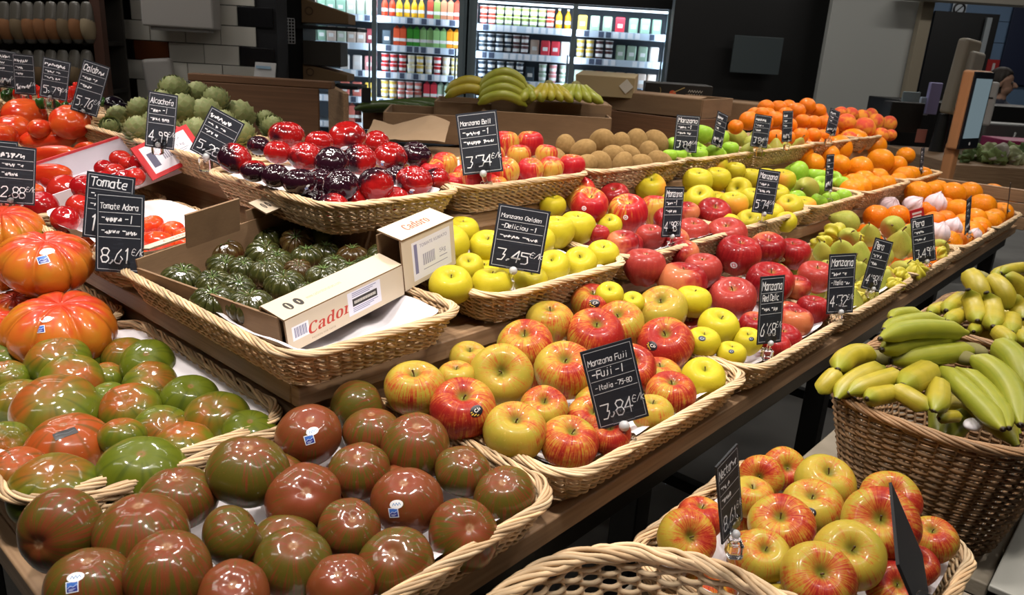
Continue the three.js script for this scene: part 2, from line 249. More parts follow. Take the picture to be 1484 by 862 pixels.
// ---------------------------------------------------------------- fruit shapes (unit size, stalk end up)
const { sin, cos, exp, PI, abs, pow, sqrt } = Math;
const bump = (x, w) => exp(-x * x / (w * w));
const appleFn = (s, tall = 0.9, taper = 0.1) => (t, p) => { const r = (1 - 0.46 * bump(t, 0.40) - 0.24 * bump(PI - t, 0.34)) * (1 + 0.018 * cos(5 * p + s) * (1 - cos(t)) * 0.7 + 0.025 * sin(p + s * 2) * sin(t)), k = 1 + taper * cos(t); return [r * sin(t) * cos(p) * k * 1.01, r * cos(t) * tall + 0.03, r * sin(t) * sin(p) * k * 1.01]; };
const tomatoFn = (s, tall = 0.8, lobes = 7, amp = 0.03, dent = 0.14) => (t, p) => { const g = 1 - amp * (0.5 + 0.5 * cos(lobes * p + s + 0.8 * sin(p + s))) * (0.35 + 0.65 * pow(abs(cos(t / 2)), 2)) * sin(t), r = (1 - dent * bump(t, 0.3) - 0.05 * bump(PI - t, 0.25)) * g * (1 + 0.05 * cos(p + s) * sin(t) + 0.035 * cos(2 * p + s * 3) * sin(t)); return [r * sin(t) * cos(p), r * cos(t) * tall, r * sin(t) * sin(p)]; };
const ribFn = (s, tall = 0.7, lobes = 9, amp = 0.16) => (t, p) => { const q = p + 0.12 * sin(2 * p + s), c = abs(cos(lobes * q / 2 + s)), groove = pow(1 - c, 2.2), r = (1 - amp * groove * pow(sin(t), 0.5) * (0.45 + 0.55 * cos(t / 2)) - 0.2 * bump(t, 0.36) - 0.08 * bump(PI - t, 0.3)) * (1 + 0.05 * cos(p + s * 3) * sin(t) + 0.04 * cos(3 * p + s) * sin(t)); return [r * sin(t) * cos(p), r * cos(t) * tall, r * sin(t) * sin(p)]; };
const ovalFn = (s, tall = 1, squash = 1) => (t, p) => { const r = 1 + 0.03 * cos(p + s) * sin(t) + 0.02 * cos(2 * p + s * 2) * sin(t); return [r * sin(t) * cos(p), r * cos(t) * tall, r * sin(t) * sin(p) * squash]; };
const orangeFn = (s) => (t, p) => { const r = 1 - 0.06 * bump(t, 0.2) - 0.03 * bump(PI - t, 0.18) + 0.012 * cos(p * 3 + s) * sin(t); return [r * sin(t) * cos(p), r * cos(t) * 0.95, r * sin(t) * sin(p)]; };
const pearFn = (s) => (t, p) => { const y = cos(t), r = sin(t) * (0.98 - 0.40 * sstep(-0.2, 1, y) + 0.05 * cos(p + s)); const lean = 0.12 * Math.max(0, y) * Math.max(0, y); return [r * cos(p) + lean * cos(s), y * 1.32 + 0.22, r * sin(p) + lean * sin(s)]; };
const longFn = (s) => (t, p) => { const y = cos(t), r = pow(sin(t), 0.72) * (0.46 + 0.05 * cos(p + s) + 0.03 * cos(3 * p + s) + 0.05 * y); return [r * cos(p) + 0.10 * (y * y - 0.4), y * 1.12, r * sin(p)]; };
const pepperFn = (s) => (t, p) => { const r = (1 - 0.3 * bump(t, 0.4)) * (1 - 0.12 * pow(1 - abs(cos(2 * p + s)), 2)) * (1 - 0.18 * sstep(1.2, 3, t)); return [r * pow(sin(t), 0.7) * cos(p) * 0.85, r * cos(t) * 1.1, r * pow(sin(t), 0.7) * sin(p) * 0.85]; };

// ---------------------------------------------------------------- skins (sRGB colour by direction on the fruit)
const SK = (w, h, f) => dataMap(w, h, (u, v) => { const t = (1 - v) * PI, p = u * 2 * PI; return f(t, p, sin(t) * cos(p), cos(t), sin(t) * sin(p)); });
const speck = (x, y, z, n, th) => sstep(th, th + 0.08, noise(x * n + 50, y * n + 20, z * n + 80));
const streaks = (t, p, s, n = 60) => clamp((noise(cos(p) * n * 0.3 + s, sin(p) * n * 0.3 + 9, t * 1.8 + s) * 0.6 + 0.4 * noise(cos(p) * n * 0.62, sin(p) * n * 0.62 + s, t * 4) - 0.5) * 1.7 + 0.5);
const cavity = (t, c, col, w = 0.22) => mix3(c, col, sstep(w + 0.12, w * 0.4, t));
const skins = {
  fuji: s => SK(384, 192, (t, p, x, y, z) => { const a = s * 2.4, side = x * cos(a) + z * sin(a); const under = mix3([0.74, 0.60, 0.22], [0.60, 0.58, 0.20], fbm(x * 2 + s, y * 2, z * 2)); let red = clamp(0.27 + 0.26 * side + 0.18 * y + 1.0 * (fbm(x * 2.2 + s * 7, y * 2.2, z * 2.2) - 0.5) + 0.6 * (streaks(t, p, s, 170) - 0.5) + 0.25 * (noise(x * 16, y * 16, z * 16 + s) - 0.5) + [0, 0.3, -0.2, 0.08, -0.35, 0.35][s % 6]); let c = mix3(under, mix3([0.74, 0.38, 0.17], [0.58, 0.13, 0.11], sstep(0.35, 1, red)), sstep(0.12, 0.62, red)); c = mix3(c, [0.86, 0.70, 0.42], 0.35 * speck(x, y, z, 30, 0.82)); return cavity(t, c, [0.46, 0.44, 0.16], 0.26); }),
  redapple: s => SK(384, 192, (t, p, x, y, z) => { const a = s * 1.9, side = x * cos(a) + z * sin(a), st = streaks(t, p, s + 3); let c = mix3([0.64, 0.16, 0.15], [0.46, 0.05, 0.08], clamp(0.45 + 0.4 * side + 0.7 * (st - 0.5))); if (s % 3 === 1) c = mix3(c, [0.74, 0.42, 0.27], sstep(0.35, 0.9, -side * 0.7 + fbm(x * 2, y * 2 + s, z * 2))); if (s % 3 === 2) c = mix3(c, [0.66, 0.28, 0.23], 0.6); c = mix3(c, [0.80, 0.55, 0.42], 0.35 * speck(x, y, z, 30, 0.82)); return cavity(t, c, [0.60, 0.42, 0.18], 0.2); }),
  golden: s => SK(256, 128, (t, p, x, y, z) => { let c = mix3([0.72, 0.66, 0.12], [0.78, 0.72, 0.20], fbm(x * 2 + s, y * 2, z * 2)); const a = s * 2.2; if (s % 3 === 2) c = mix3(c, [0.90, 0.56, 0.22], sstep(0.2, 0.9, x * cos(a) + z * sin(a)) * 0.8); c = mix3(c, [0.66, 0.52, 0.16], 0.35 * speck(x, y, z, 28, 0.82)); return cavity(t, c, [0.58, 0.58, 0.16], 0.2); }),
  pink: s => SK(256, 128, (t, p, x, y, z) => { const a = s * 2.1, side = x * cos(a) + z * sin(a), st = streaks(t, p, s + 11, 40), k = clamp(0.55 + 0.55 * side + 0.7 * (st - 0.5)); let c = mix3([0.78, 0.60, 0.24], mix3([0.80, 0.33, 0.17], [0.66, 0.10, 0.14], k), sstep(0.1, 0.6, k)); return cavity(t, c, [0.78, 0.70, 0.30], 0.24); }),
  greenapple: s => SK(128, 64, (t, p, x, y, z) => mix3(mix3([0.52, 0.70, 0.16], [0.62, 0.76, 0.26], fbm(x * 2 + s, y * 2, z * 2)), [0.80, 0.85, 0.5], 0.4 * speck(x, y, z, 24, 0.8))),
  striped: s => SK(384, 192, (t, p, x, y, z) => { const st = streaks(t, p, s + 5, 78), big = fbm(x * 1.6 + s * 3, y * 1.6, z * 1.6); let g = sstep(0.3, 0.85, st + (big - 0.5) * 0.9 + [0.05, 0.18, 0.3, -0.25, 0.0, 0.12][s % 6]); let c = mix3(mix3([0.43, 0.235, 0.115], [0.49, 0.225, 0.125], big), [0.32, 0.305, 0.085], g * 0.95); c = mix3(c, [0.60, 0.34, 0.22], 0.35 * speck(x, y, z, 40, 0.84)); c = mix3(c, [0.52, 0.22, 0.15], sstep(0.7, 0.25, t) * 0.5); const scar = bump(t - 0.10, 0.045) + 0.7 * bump(t - 0.03, 0.05); return mix3(c, [0.66, 0.54, 0.42], clamp(scar * (0.45 + 0.3 * noise(p * 3, s, 2)))); }),
  olive: s => SK(384, 192, (t, p, x, y, z) => { const big = fbm(x * 1.7 + s * 5, y * 1.7, z * 1.7), line = pow(noise(cos(p) * 7 + s, sin(p) * 7, 2), 3) * sstep(0.15, 0.5, t) * sstep(2.2, 1.0, t), a = s * 1.7; let o = clamp(0.0 + 0.46 * y + 0.9 * (big - 0.5) + 0.3 * (x * cos(a) + z * sin(a)) + [0, 0.1, -0.4, 0.5][s % 4]); let c = mix3([0.36, 0.40, 0.08], mix3([0.54, 0.37, 0.11], [0.62, 0.28, 0.10], o), sstep(0.1, 0.75, o)); c = mix3(c, [0.20, 0.26, 0.07], clamp(line * 1.3) * 0.45); const scar = bump(t - 0.07, 0.05); return mix3(c, [0.55, 0.38, 0.26], clamp(scar * 0.8)); }),
  ribbed: s => SK(384, 192, (t, p, x, y, z) => { const big = fbm(x * 1.5 + s * 4, y * 1.5, z * 1.5), st = streaks(t, p, s, 18); let c = mix3([0.72, 0.48, 0.11], [0.76, 0.34, 0.13], clamp(0.5 + 1.2 * (big - 0.5))); c = mix3(c, [0.60, 0.60, 0.16], sstep(0.55, 0.8, fbm(x * 2 + 9, y * 2, z * 2 + s)) * (s % 2 ? 0.8 : 0.25)); return mix3(c, [0.74, 0.18, 0.14], sstep(1.1, 0.2, t + (st - 0.5) * 0.7) * 0.8); }),
  kumato: s => SK(256, 128, (t, p, x, y, z) => { const big = fbm(x * 2 + s * 3, y * 2, z * 2), st = streaks(t, p, s, 20); let c = mix3([0.15, 0.18, 0.08], [0.26, 0.25, 0.11], big); c = mix3(c, s % 4 === 1 ? [0.42, 0.16, 0.10] : [0.34, 0.24, 0.12], sstep(1.0, 2.4, t) * 0.8 + (s % 4 === 1 ? 0.3 : 0)); return mix3(c, [0.42, 0.40, 0.22], sstep(0.62, 0.8, st) * 0.35 + bump(t, 0.18) * 0.6); }),
  purple: s => SK(256, 128, (t, p, x, y, z) => { const a = s * 2.3, side = x * cos(a) + z * sin(a), big = fbm(x * 1.8 + s, y * 1.8, z * 1.8); let k = clamp(0.5 + 0.75 * side + 1.1 * (big - 0.5) + [-0.85, -0.15, 0.75, 0.1][s % 4]); let c = mix3([0.14, 0.05, 0.09], [0.56, 0.075, 0.075], sstep(0.1, 0.8, k)); return mix3(c, [0.90, 0.45, 0.25], 0.5 * speck(x, y, z, 34, 0.88) * k); }),
  red: s => SK(128, 64, (t, p, x, y, z) => mix3([0.66, 0.10, 0.10], s ? [0.68, 0.18, 0.12] : [0.54, 0.06, 0.09], fbm(x * 2 + s, y * 2, z * 2))),
  scarlet: s => SK(128, 64, (t, p, x, y, z) => mix3([0.78, 0.20, 0.10], [0.80, 0.32, 0.13], sstep(0.35, 0.75, fbm(x * 2 + s, y * 2, z * 2) + y * 0.15))),
  kiwi: s => SK(128, 64, (t, p, x, y, z) => mix3([0.50, 0.39, 0.23], [0.63, 0.51, 0.33], fbm(x * 6 + s, y * 6, z * 6, 4))),
  orange: s => SK(128, 64, (t, p, x, y, z) => mix3(mix3([0.90, 0.50, 0.05], [0.91, 0.57, 0.08], fbm(x * 3 + s, y * 3, z * 3)), [0.45, 0.42, 0.14], bump(t, 0.09) * 0.8)),
  mandarin: s => SK(128, 64, (t, p, x, y, z) => mix3(mix3([0.88, 0.43, 0.05], [0.90, 0.49, 0.07], fbm(x * 3 + s, y * 3, z * 3)), [0.36, 0.40, 0.14], bump(t, 0.1) * 0.8)),
  pear: s => SK(256, 128, (t, p, x, y, z) => { const a = s * 2; let c = mix3([0.60, 0.64, 0.26], [0.70, 0.68, 0.32], fbm(x * 3 + s, y * 3, z * 3)); c = mix3(c, s % 2 ? [0.64, 0.48, 0.26] : [0.62, 0.58, 0.24], sstep(0.1, 0.9, x * cos(a) + z * sin(a))); return mix3(c, [0.44, 0.34, 0.18], 0.6 * speck(x, y, z, 30, 0.82)); }),
  peach: s => SK(128, 64, (t, p, x, y, z) => mix3([0.90, 0.58, 0.20], [0.82, 0.30, 0.22], sstep(0.35, 0.7, fbm(x * 1.7 + s, y * 1.7, z * 1.7)))),
  pepper: s => SK(64, 32, (t, p, x, y, z) => s ? [0.16, 0.30, 0.10] : [0.80, 0.14, 0.08]),
  aubergine: s => SK(64, 32, () => [0.07, 0.045, 0.075]),
};
const orangeBump = dataMap(256, 128, (u, v) => { const n = noise(cos(u * 2 * PI) * 30, sin(u * 2 * PI) * 30, v * 60); return [n, n, n]; }, false);
const skinMat = (map, roughness, coat, more = {}) => phys({ map, roughness, clearcoat: coat * 0.75, clearcoatRoughness: 0.12, specularIntensity: 0.3, ...more });
const K = {};
function kind(name, fns, skinName, count, roughness, coat, seg, more) { K[name] = { fns, geos: fns.map(f => shell(f, ...seg)), mats: Array.from({ length: count }, (_, s) => skinMat(skins[skinName](s), roughness, coat, more)) }; }
const HI = [40, 26], MD = [28, 18], LO = [20, 14], RB = [72, 26], RM = [54, 20];
kind('fuji', [appleFn(0.3), appleFn(2.1, 0.86, 0.06), appleFn(4.4, 0.95, 0.13)], 'fuji', 6, 0.42, 0.25, HI);
kind('redapple', [appleFn(1.3, 0.98, 0.12), appleFn(3.1, 0.92, 0.14)], 'redapple', 5, 0.36, 0.35, HI);
kind('golden', [appleFn(0.8, 0.98, 0.12), appleFn(2.7, 0.92, 0.08)], 'golden', 5, 0.45, 0.15, HI);
kind('pink', [appleFn(1.9, 1.1, 0.12), appleFn(3.6, 1.02, 0.1)], 'pink', 4, 0.38, 0.3, MD);
kind('greenapple', [appleFn(0.5, 0.92)], 'greenapple', 2, 0.4, 0.2, MD);
kind('striped', [tomatoFn(0.4, 0.84, 6, 0.025), tomatoFn(2.2, 0.78, 5, 0.05), tomatoFn(4.1, 0.9, 7, 0.02)], 'striped', 6, 0.48, 0.75, HI);
kind('olive', [tomatoFn(0.9, 0.76, 5, 0.015), tomatoFn(2.6, 0.72, 6, 0.035), tomatoFn(5.1, 0.8, 7, 0.015)], 'olive', 6, 0.48, 0.75, HI);
kind('ribbed', [ribFn(0.4, 0.66, 9, 0.14), ribFn(1.7, 0.62, 11, 0.12)], 'ribbed', 3, 0.4, 0.8, RB);
kind('kumato', [ribFn(0.8, 0.7, 11, 0.17), ribFn(2.3, 0.66, 12, 0.16), ribFn(3.9, 0.74, 10, 0.18)], 'kumato', 5, 0.24, 0.9, RM);
kind('purple', [tomatoFn(0.6, 0.82, 8, 0.03, 0.1), tomatoFn(2.9, 0.78, 10, 0.06, 0.12)], 'purple', 5, 0.16, 1, MD);
kind('red', [tomatoFn(1.1, 0.92, 5, 0.012, 0.1)], 'red', 2, 0.2, 0.9, MD);
kind('scarlet', [tomatoFn(1.8, 0.86, 5, 0.02, 0.1), tomatoFn(3.3, 0.8, 7, 0.05, 0.12)], 'scarlet', 2, 0.24, 0.8, MD);
kind('long', [longFn(0.5), longFn(2.5)], 'scarlet', 2, 0.22, 0.9, MD);
kind('kiwi', [ovalFn(0.7, 1.18), ovalFn(2.4, 1.25, 0.92)], 'kiwi', 2, 0.85, 0, MD);
kind('orange', [orangeFn(0.2), orangeFn(1.9)], 'orange', 2, 0.42, 0.25, MD, { bumpMap: orangeBump, bumpScale: 0.0008 });
kind('mandarin', [orangeFn(2.2)], 'mandarin', 2, 0.4, 0.3, MD, { bumpMap: orangeBump, bumpScale: 0.0008 });
kind('pear', [pearFn(0.4), pearFn(2.6)], 'pear', 3, 0.5, 0.1, MD);
kind('peach', [ovalFn(1.1, 0.92), ovalFn(2.2, 1.1)], 'peach', 2, 0.6, 0, LO);
kind('pepper', [pepperFn(0.3)], 'pepper', 2, 0.22, 0.8, MD);
kind('aubergine', [ovalFn(0.3, 1.5)], 'aubergine', 1, 0.15, 1, MD);
// stems, calyxes, stickers
const stemMat = std(rgb(0.15, 0.09, 0.035), 0.8), leafMat = std(rgb(0.12, 0.20, 0.05), 0.7);
const stemGeo = (() => { const m = new MB(); m.tube([[0, 0.5, 0], [0.01, 0.58, 0.01], [0.03, 0.66, 0.02], [0.06, 0.74, 0.03]], t => 0.02 + 0.014 * t, 6); return m.geometry(); })();
const pearStemGeo = (() => { const m = new MB(); m.tube([[0.1, 1.45, 0], [0.13, 1.6, 0.01], [0.2, 1.78, 0.03], [0.3, 1.92, 0.05]], t => 0.045 + 0.03 * t, 6); return m.geometry(); })();
const calyxGeo = (() => { const m = new MB(); for (let k = 0; k < 6; k++) { const a = k / 6 * 2 * PI; m.tube([[0, 0.54, 0], [0.16 * cos(a), 0.57, 0.16 * sin(a)], [0.32 * cos(a), 0.66, 0.32 * sin(a)], [0.46 * cos(a + 0.1), 0.68, 0.46 * sin(a + 0.1)]], t => 0.03 * (1 - t) + 0.008, 4); } m.tube([[0, 0.5, 0], [0.02, 0.72, 0]], 0.045, 5); return m.geometry(); })();
const stickerTex = {
  blue: canvasMap(128, 128, (c) => { c.fillStyle = '#e9edf4'; c.fillRect(0, 0, 128, 128); c.fillStyle = '#27348c'; c.fillRect(10, 10, 108, 108); c.fillStyle = '#3f6fc4'; c.fillRect(10, 10, 108, 52); c.strokeStyle = '#dfe8f5'; c.lineWidth = 5; c.beginPath(); c.moveTo(14, 78); c.lineTo(48, 50); c.lineTo(76, 66); c.lineTo(112, 40); c.stroke(); c.lineWidth = 4; for (let k = 0; k < 3; k++) { c.beginPath(); c.moveTo(28, 86 + k * 10); c.lineTo(100 - k * 14, 86 + k * 10); c.stroke(); } }),
  white: canvasMap(128, 64, (c) => { c.fillStyle = '#f4f4f6'; c.fillRect(0, 0, 128, 64); c.strokeStyle = '#5f8fc4'; c.lineWidth = 5; c.beginPath(); for (let k = 0; k < 7; k++) c.lineTo(26 + k * 13, k % 2 ? 22 : 40); c.stroke(); }),
  fuji: canvasMap(128, 128, (c) => { c.fillStyle = '#17121c'; c.fillRect(0, 0, 128, 128); c.fillStyle = '#e0b13a'; for (const [x, y, w, h] of [[4, 60, 26, 14], [18, 84, 30, 12], [10, 36, 18, 12], [40, 106, 22, 12]]) c.fillRect(x, y, w, h); c.strokeStyle = '#f0e9e0'; c.lineWidth = 7; c.beginPath(); c.arc(66, 58, 17, 0.6, 5.2); c.stroke(); c.beginPath(); c.moveTo(88, 40); c.lineTo(88, 76); c.moveTo(102, 52); c.lineTo(102, 76); c.stroke(); }),
  ring: canvasMap(64, 64, (c) => { c.fillStyle = '#f2eef0'; c.fillRect(0, 0, 64, 64); c.fillStyle = '#c74b62'; c.fillRect(16, 14, 32, 36); c.fillStyle = '#f2eef0'; c.fillRect(24, 22, 16, 20); }),
  gold: canvasMap(64, 64, (c) => { c.fillStyle = '#15151a'; c.fillRect(0, 0, 64, 64); c.strokeStyle = '#8ea6c4'; c.lineWidth = 5; c.beginPath(); c.arc(32, 32, 13, 0, 5); c.stroke(); }),
  dark: canvasMap(64, 32, (c) => { c.fillStyle = '#17181c'; c.fillRect(0, 0, 64, 32); c.strokeStyle = '#565a62'; c.lineWidth = 2; c.beginPath(); c.moveTo(6, 10); c.lineTo(40, 18); c.lineTo(60, 12); c.stroke(); }),
};
const stickerMat = Object.fromEntries(Object.entries(stickerTex).map(([k, map]) => [k, std(0xffffff, 0.4, { map, side: THREE.DoubleSide })]));
// [texture, half width, half height, round, plain label]
const STICK = { blue: [['white', 0.2, 0.13, true, 'white oval sticker'], ['blue', 0.15, 0.15, false, 'blue square sticker']], fuji: [['fuji', 0.2, 0.17, true, 'black and gold oval sticker']], ring: [['ring', 0.12, 0.12, true, 'white and red round sticker']], white: [['white', 0.22, 0.13, true, 'white oval sticker']], gold: [['gold', 0.17, 0.15, true, 'small dark oval sticker']], dark: [['dark', 0.26, 0.12, false, 'dark paper scrap']] };

const viewDir = p => camera.position.clone().sub(p).normalize();
// one fruit: kind, centre, radius; opt.v skin, opt.tilt radians off upright, opt.to azimuth of the tilt ('cam' tips the stalk end to the viewer)
function fruit(k, name, c, r, R, label, category, grp, opt = {}) {
  const q = K[k], gi = opt.g ?? Math.floor(R() * q.geos.length), mi = opt.v ?? Math.floor(R() * q.mats.length), m = new THREE.Mesh(q.geos[gi], q.mats[mi % q.mats.length]);
  m.position.copy(c); const fat = { striped: 1.06, olive: 1.05, purple: 1.04, kumato: 1.05, ribbed: 1.06, red: 1.02 }[k] || 1.02; r *= fat; m.scale.set(r * (opt.sx || 1), r * (opt.sy || 1), r);
  const spin = new THREE.Quaternion().setFromAxisAngle(new THREE.Vector3(0, 1, 0), R() * 2 * PI), tilt = opt.tilt ?? R() * (opt.maxTilt ?? 0.5); let az = R() * 2 * PI;
  if (opt.to === 'cam') { const d = viewDir(c); az = Math.atan2(d.z, d.x) + (R() - 0.5) * 0.8; } else if (typeof opt.to === 'number') az = opt.to;
  m.quaternion.setFromAxisAngle(new THREE.Vector3(sin(az), 0, -cos(az)), opt.dir ? 0 : tilt).multiply(spin);
  if (opt.dir) m.quaternion.setFromUnitVectors(new THREE.Vector3(0, 1, 0), opt.dir).multiply(spin);
  if (['fuji', 'redapple', 'golden', 'pink', 'greenapple'].includes(k) && opt.stem !== false) part(m, 'stem', stemGeo, stemMat);
  if (k === 'pear') part(m, 'stem', pearStemGeo, stemMat);
  if ((k === 'kumato' || opt.calyx) && opt.stem !== false) part(m, 'calyx', calyxGeo, leafMat);
  if (opt.sticker) {
    const inv = m.quaternion.clone().invert(); let j = 0;
    for (const [tex, a, b, round, lab] of STICK[opt.sticker]) {
      const d = opt.at ? opt.at.clone() : viewDir(c), e1 = new THREE.Vector3(0, 1, 0).cross(d).normalize(), e2 = d.clone().cross(e1), [ox, oy] = opt.off || [0.1, 0.15];
      d.addScaledVector(e1, ox + j * -0.10).addScaledVector(e2, oy + j * -0.27).normalize().applyQuaternion(inv);
      d.x /= 1; const th = Math.acos(clamp(d.y, -1, 1)), ph = Math.atan2(d.z, d.x), s = opt.ss || 1;
      part(m, 'sticker', stickerOn(q.fns[gi], th, ph, a * s, b * s, (opt.rot || 0.3), round), stickerMat[tex], lab); j++;
    }
  }
  return put(m, name, label, category, grp);
}

// ---------------------------------------------------------------- piles
// Each listed fruit is [pixel x, pixel y, pixel width, options]; its place is where its line of sight meets the sloping bed of its basket.
const LOOK = { fuji: ['orange-red streaked', 'red streaked', 'yellow streaked', 'orange streaked', 'green-yellow streaked', 'dark red streaked'], redapple: ['deep red', 'red and orange', 'pinkish red', 'dark red', 'red and orange'], golden: ['yellow', 'yellow', 'orange-blushed yellow', 'yellow', 'yellow'], striped: ['brown', 'olive-streaked brown', 'green-streaked', 'brick-red', 'brown-red', 'green-brown'], olive: ['olive', 'orange-olive', 'green', 'red-orange', 'olive', 'orange-olive'], purple: ['near-black', 'purple-red', 'bright red', 'dark red', 'near-black'], kumato: ['dark green', 'red-brown', 'dark green', 'olive-brown', 'dark green'], pink: ['orange-red', 'orange-red', 'red', 'orange-red'], kiwi: ['brown', 'brown'], greenapple: ['green', 'green'], pear: ['yellow-green', 'brownish', 'yellow-green'], mandarin: ['orange', 'orange'], orange: ['bright', 'bright'], scarlet: ['orange-red', 'orange-red'], red: ['crimson', 'red'] };
const NOUN = { golden: 'apple', fuji: 'apple', redapple: 'apple', pink: 'apple', greenapple: 'apple', olive: 'tomato' };
function pile(o) {
  const { axis, f0, f1, yF, yB, items, seed } = o, R = rng(seed), k = (yB - yF) / (f1 - f0), L = [];
  for (const [px, py, w, opt = {}] of items) {
    const d = ray(px, py), dv = axis === 'u' ? d.x : -d.z, t = (yF + (opt.up || 0) - k * f0 - EYE) / (d.y - k * dv);
    const fat = { striped: 1.03, olive: 1.03, ribbed: 1.0, kumato: 1.0 }[opt.k || o.kind] || 1; L.push({ d, t, px, py, w, opt, r: w / 2 * t * (opt.rk || 1) * fat, c: d.clone().multiplyScalar(t) });
  }
  for (let it = 0; it < 60; it++) for (let i = 0; i < L.length; i++) for (let j = 0; j < i; j++) {     // ease neighbours apart, mostly along their lines of sight
    const a = L[i], b = L[j], n = a.c.clone().sub(b.c), dist = n.length(), need = (a.r + b.r) * (o.tight ?? 0.92); if (dist >= need || dist < 1e-6) continue;
    n.multiplyScalar((need - dist) / dist * 0.25);
    for (const [q, s] of [[a, 1], [b, -1]]) { const m = n.clone().multiplyScalar(s), u = q.d.clone().normalize(), along = m.dot(u); q.c.addScaledVector(u, along * 1.6).addScaledVector(m.addScaledVector(u, -along), 0.25); }
  }
  const bed = (u, v) => yF + k * ((axis === 'u' ? u : v) - f0), all = [];
  const rr = L.reduce((s, q) => s + q.r, 0) / L.length;
  for (const q of L) { q.c.y += EYE; const kd = q.opt.k || o.kind, nm = o.names?.[kd] || o.name; all.push({ kd, own: !!q.opt.label, m: fruit(kd, nm, q.c, q.r, R, q.opt.label || o.labels?.[kd] || o.label, q.opt.cat || o.category, o.group, { maxTilt: o.maxTilt, ...o.all, ...q.opt }) }); }
  if (o.area) {       // a lower layer where it can be seen between the listed fruit
    const [x0, x1, v0, v1] = o.area, r = o.fr || rr * 0.95, cam = camera.position, down = o.down ?? 1.25; let row = 0;
    const placed = [];
    for (let v = v0 + r; v <= v1 - r * 0.8; v += r * 1.4, row++) for (let u = x0 + r + (row % 2) * r * 0.8; u <= x1 - r * 0.8; u += r * 1.6) {
      const uu = u + (R() - 0.5) * r * 0.3, vv = v + (R() - 0.5) * r * 0.3, y = Math.max(bed(uu, vv) - r * down, o.floorY + r * 0.95), c = new THREE.Vector3(uu, y, -vv);
      if (L.some(q => q.c.distanceTo(c) < (q.r + r) * 0.9)) { c.y = Math.max(c.y - r * 0.5, o.floorY + r * 0.9); if (L.some(q => q.c.distanceTo(c) < (q.r + r) * (o.fillTight || 0.8))) continue; }
      if (placed.some(q => q.c.distanceTo(c) < (q.r + r) * 0.93)) continue;
      let seen = 0; const right = new THREE.Vector3().setFromMatrixColumn(camera.matrixWorld, 0), upv = new THREE.Vector3().setFromMatrixColumn(camera.matrixWorld, 1);
      for (let s = 0; s < 17; s++) { const a = s * 2.4, rad = s ? r * (s < 8 ? 0.5 : 0.85) : 0, pt = c.clone().addScaledVector(right, cos(a) * rad).addScaledVector(upv, sin(a) * rad), dir = pt.clone().sub(cam), len = dir.length(); dir.divideScalar(len); let hid = false; for (const q of L.concat(placed)) { const w = q.c.clone().sub(cam), along = w.dot(dir); if (along < len && w.addScaledVector(dir, -along).length() < q.r * 0.97) { hid = true; break; } } if (!hid) seen++; }
      if (seen < (o.minSeen || 3)) continue;
      placed.push({ c, r });
      const kd = o.fillKind || o.kind; all.push({ kd, m: fruit(kd, o.names?.[kd] || o.name, c, r, R, o.labels?.[kd] || o.label, o.category, o.group, { maxTilt: o.maxTilt, ...o.all, ...(o.fillOpt || {}) }) });
    }
  }
  if (o.noun) {        // each its own label: look, then place between things one can find
    const ord = ['first', 'second', 'third', 'fourth', 'fifth', 'sixth', 'seventh', 'eighth', 'ninth', 'tenth', 'eleventh', 'twelfth', 'thirteenth', 'fourteenth', 'fifteenth', 'sixteenth', 'seventeenth', 'eighteenth'], ax = m => axis === 'u' ? m.position.x : -m.position.z, cross = m => axis === 'u' ? -m.position.z : m.position.x, s = all.map(q => ax(q.m)), a = Math.min(...s), b = Math.max(...s) + 1e-6, rows = [[], [], []];
    for (const q of all) rows[Math.floor((ax(q.m) - a) / (b - a) * 3)].push(q);
    rows.forEach((row, n) => row.sort((p, q) => cross(p.m) - cross(q.m)).forEach((q, k) => { if (!q.own) q.m.userData.label = `${(LOOK[q.kd] || [])[K[q.kd].mats.indexOf(q.m.material)] || 'glossy'} ${NOUN[q.kd] || o.noun}, ${ord[k]} from ${o.from}, ${[o.near || 'along the aisle rim', 'in the middle row', o.far || 'next to the wooden step'][n]}`; }));
  }
  return { bed, r: rr, list: L };
}
const underBed = (P, floorY, k = 2.15) => (u, v) => Math.max(floorY, P.bed(u, v) - P.r * k);

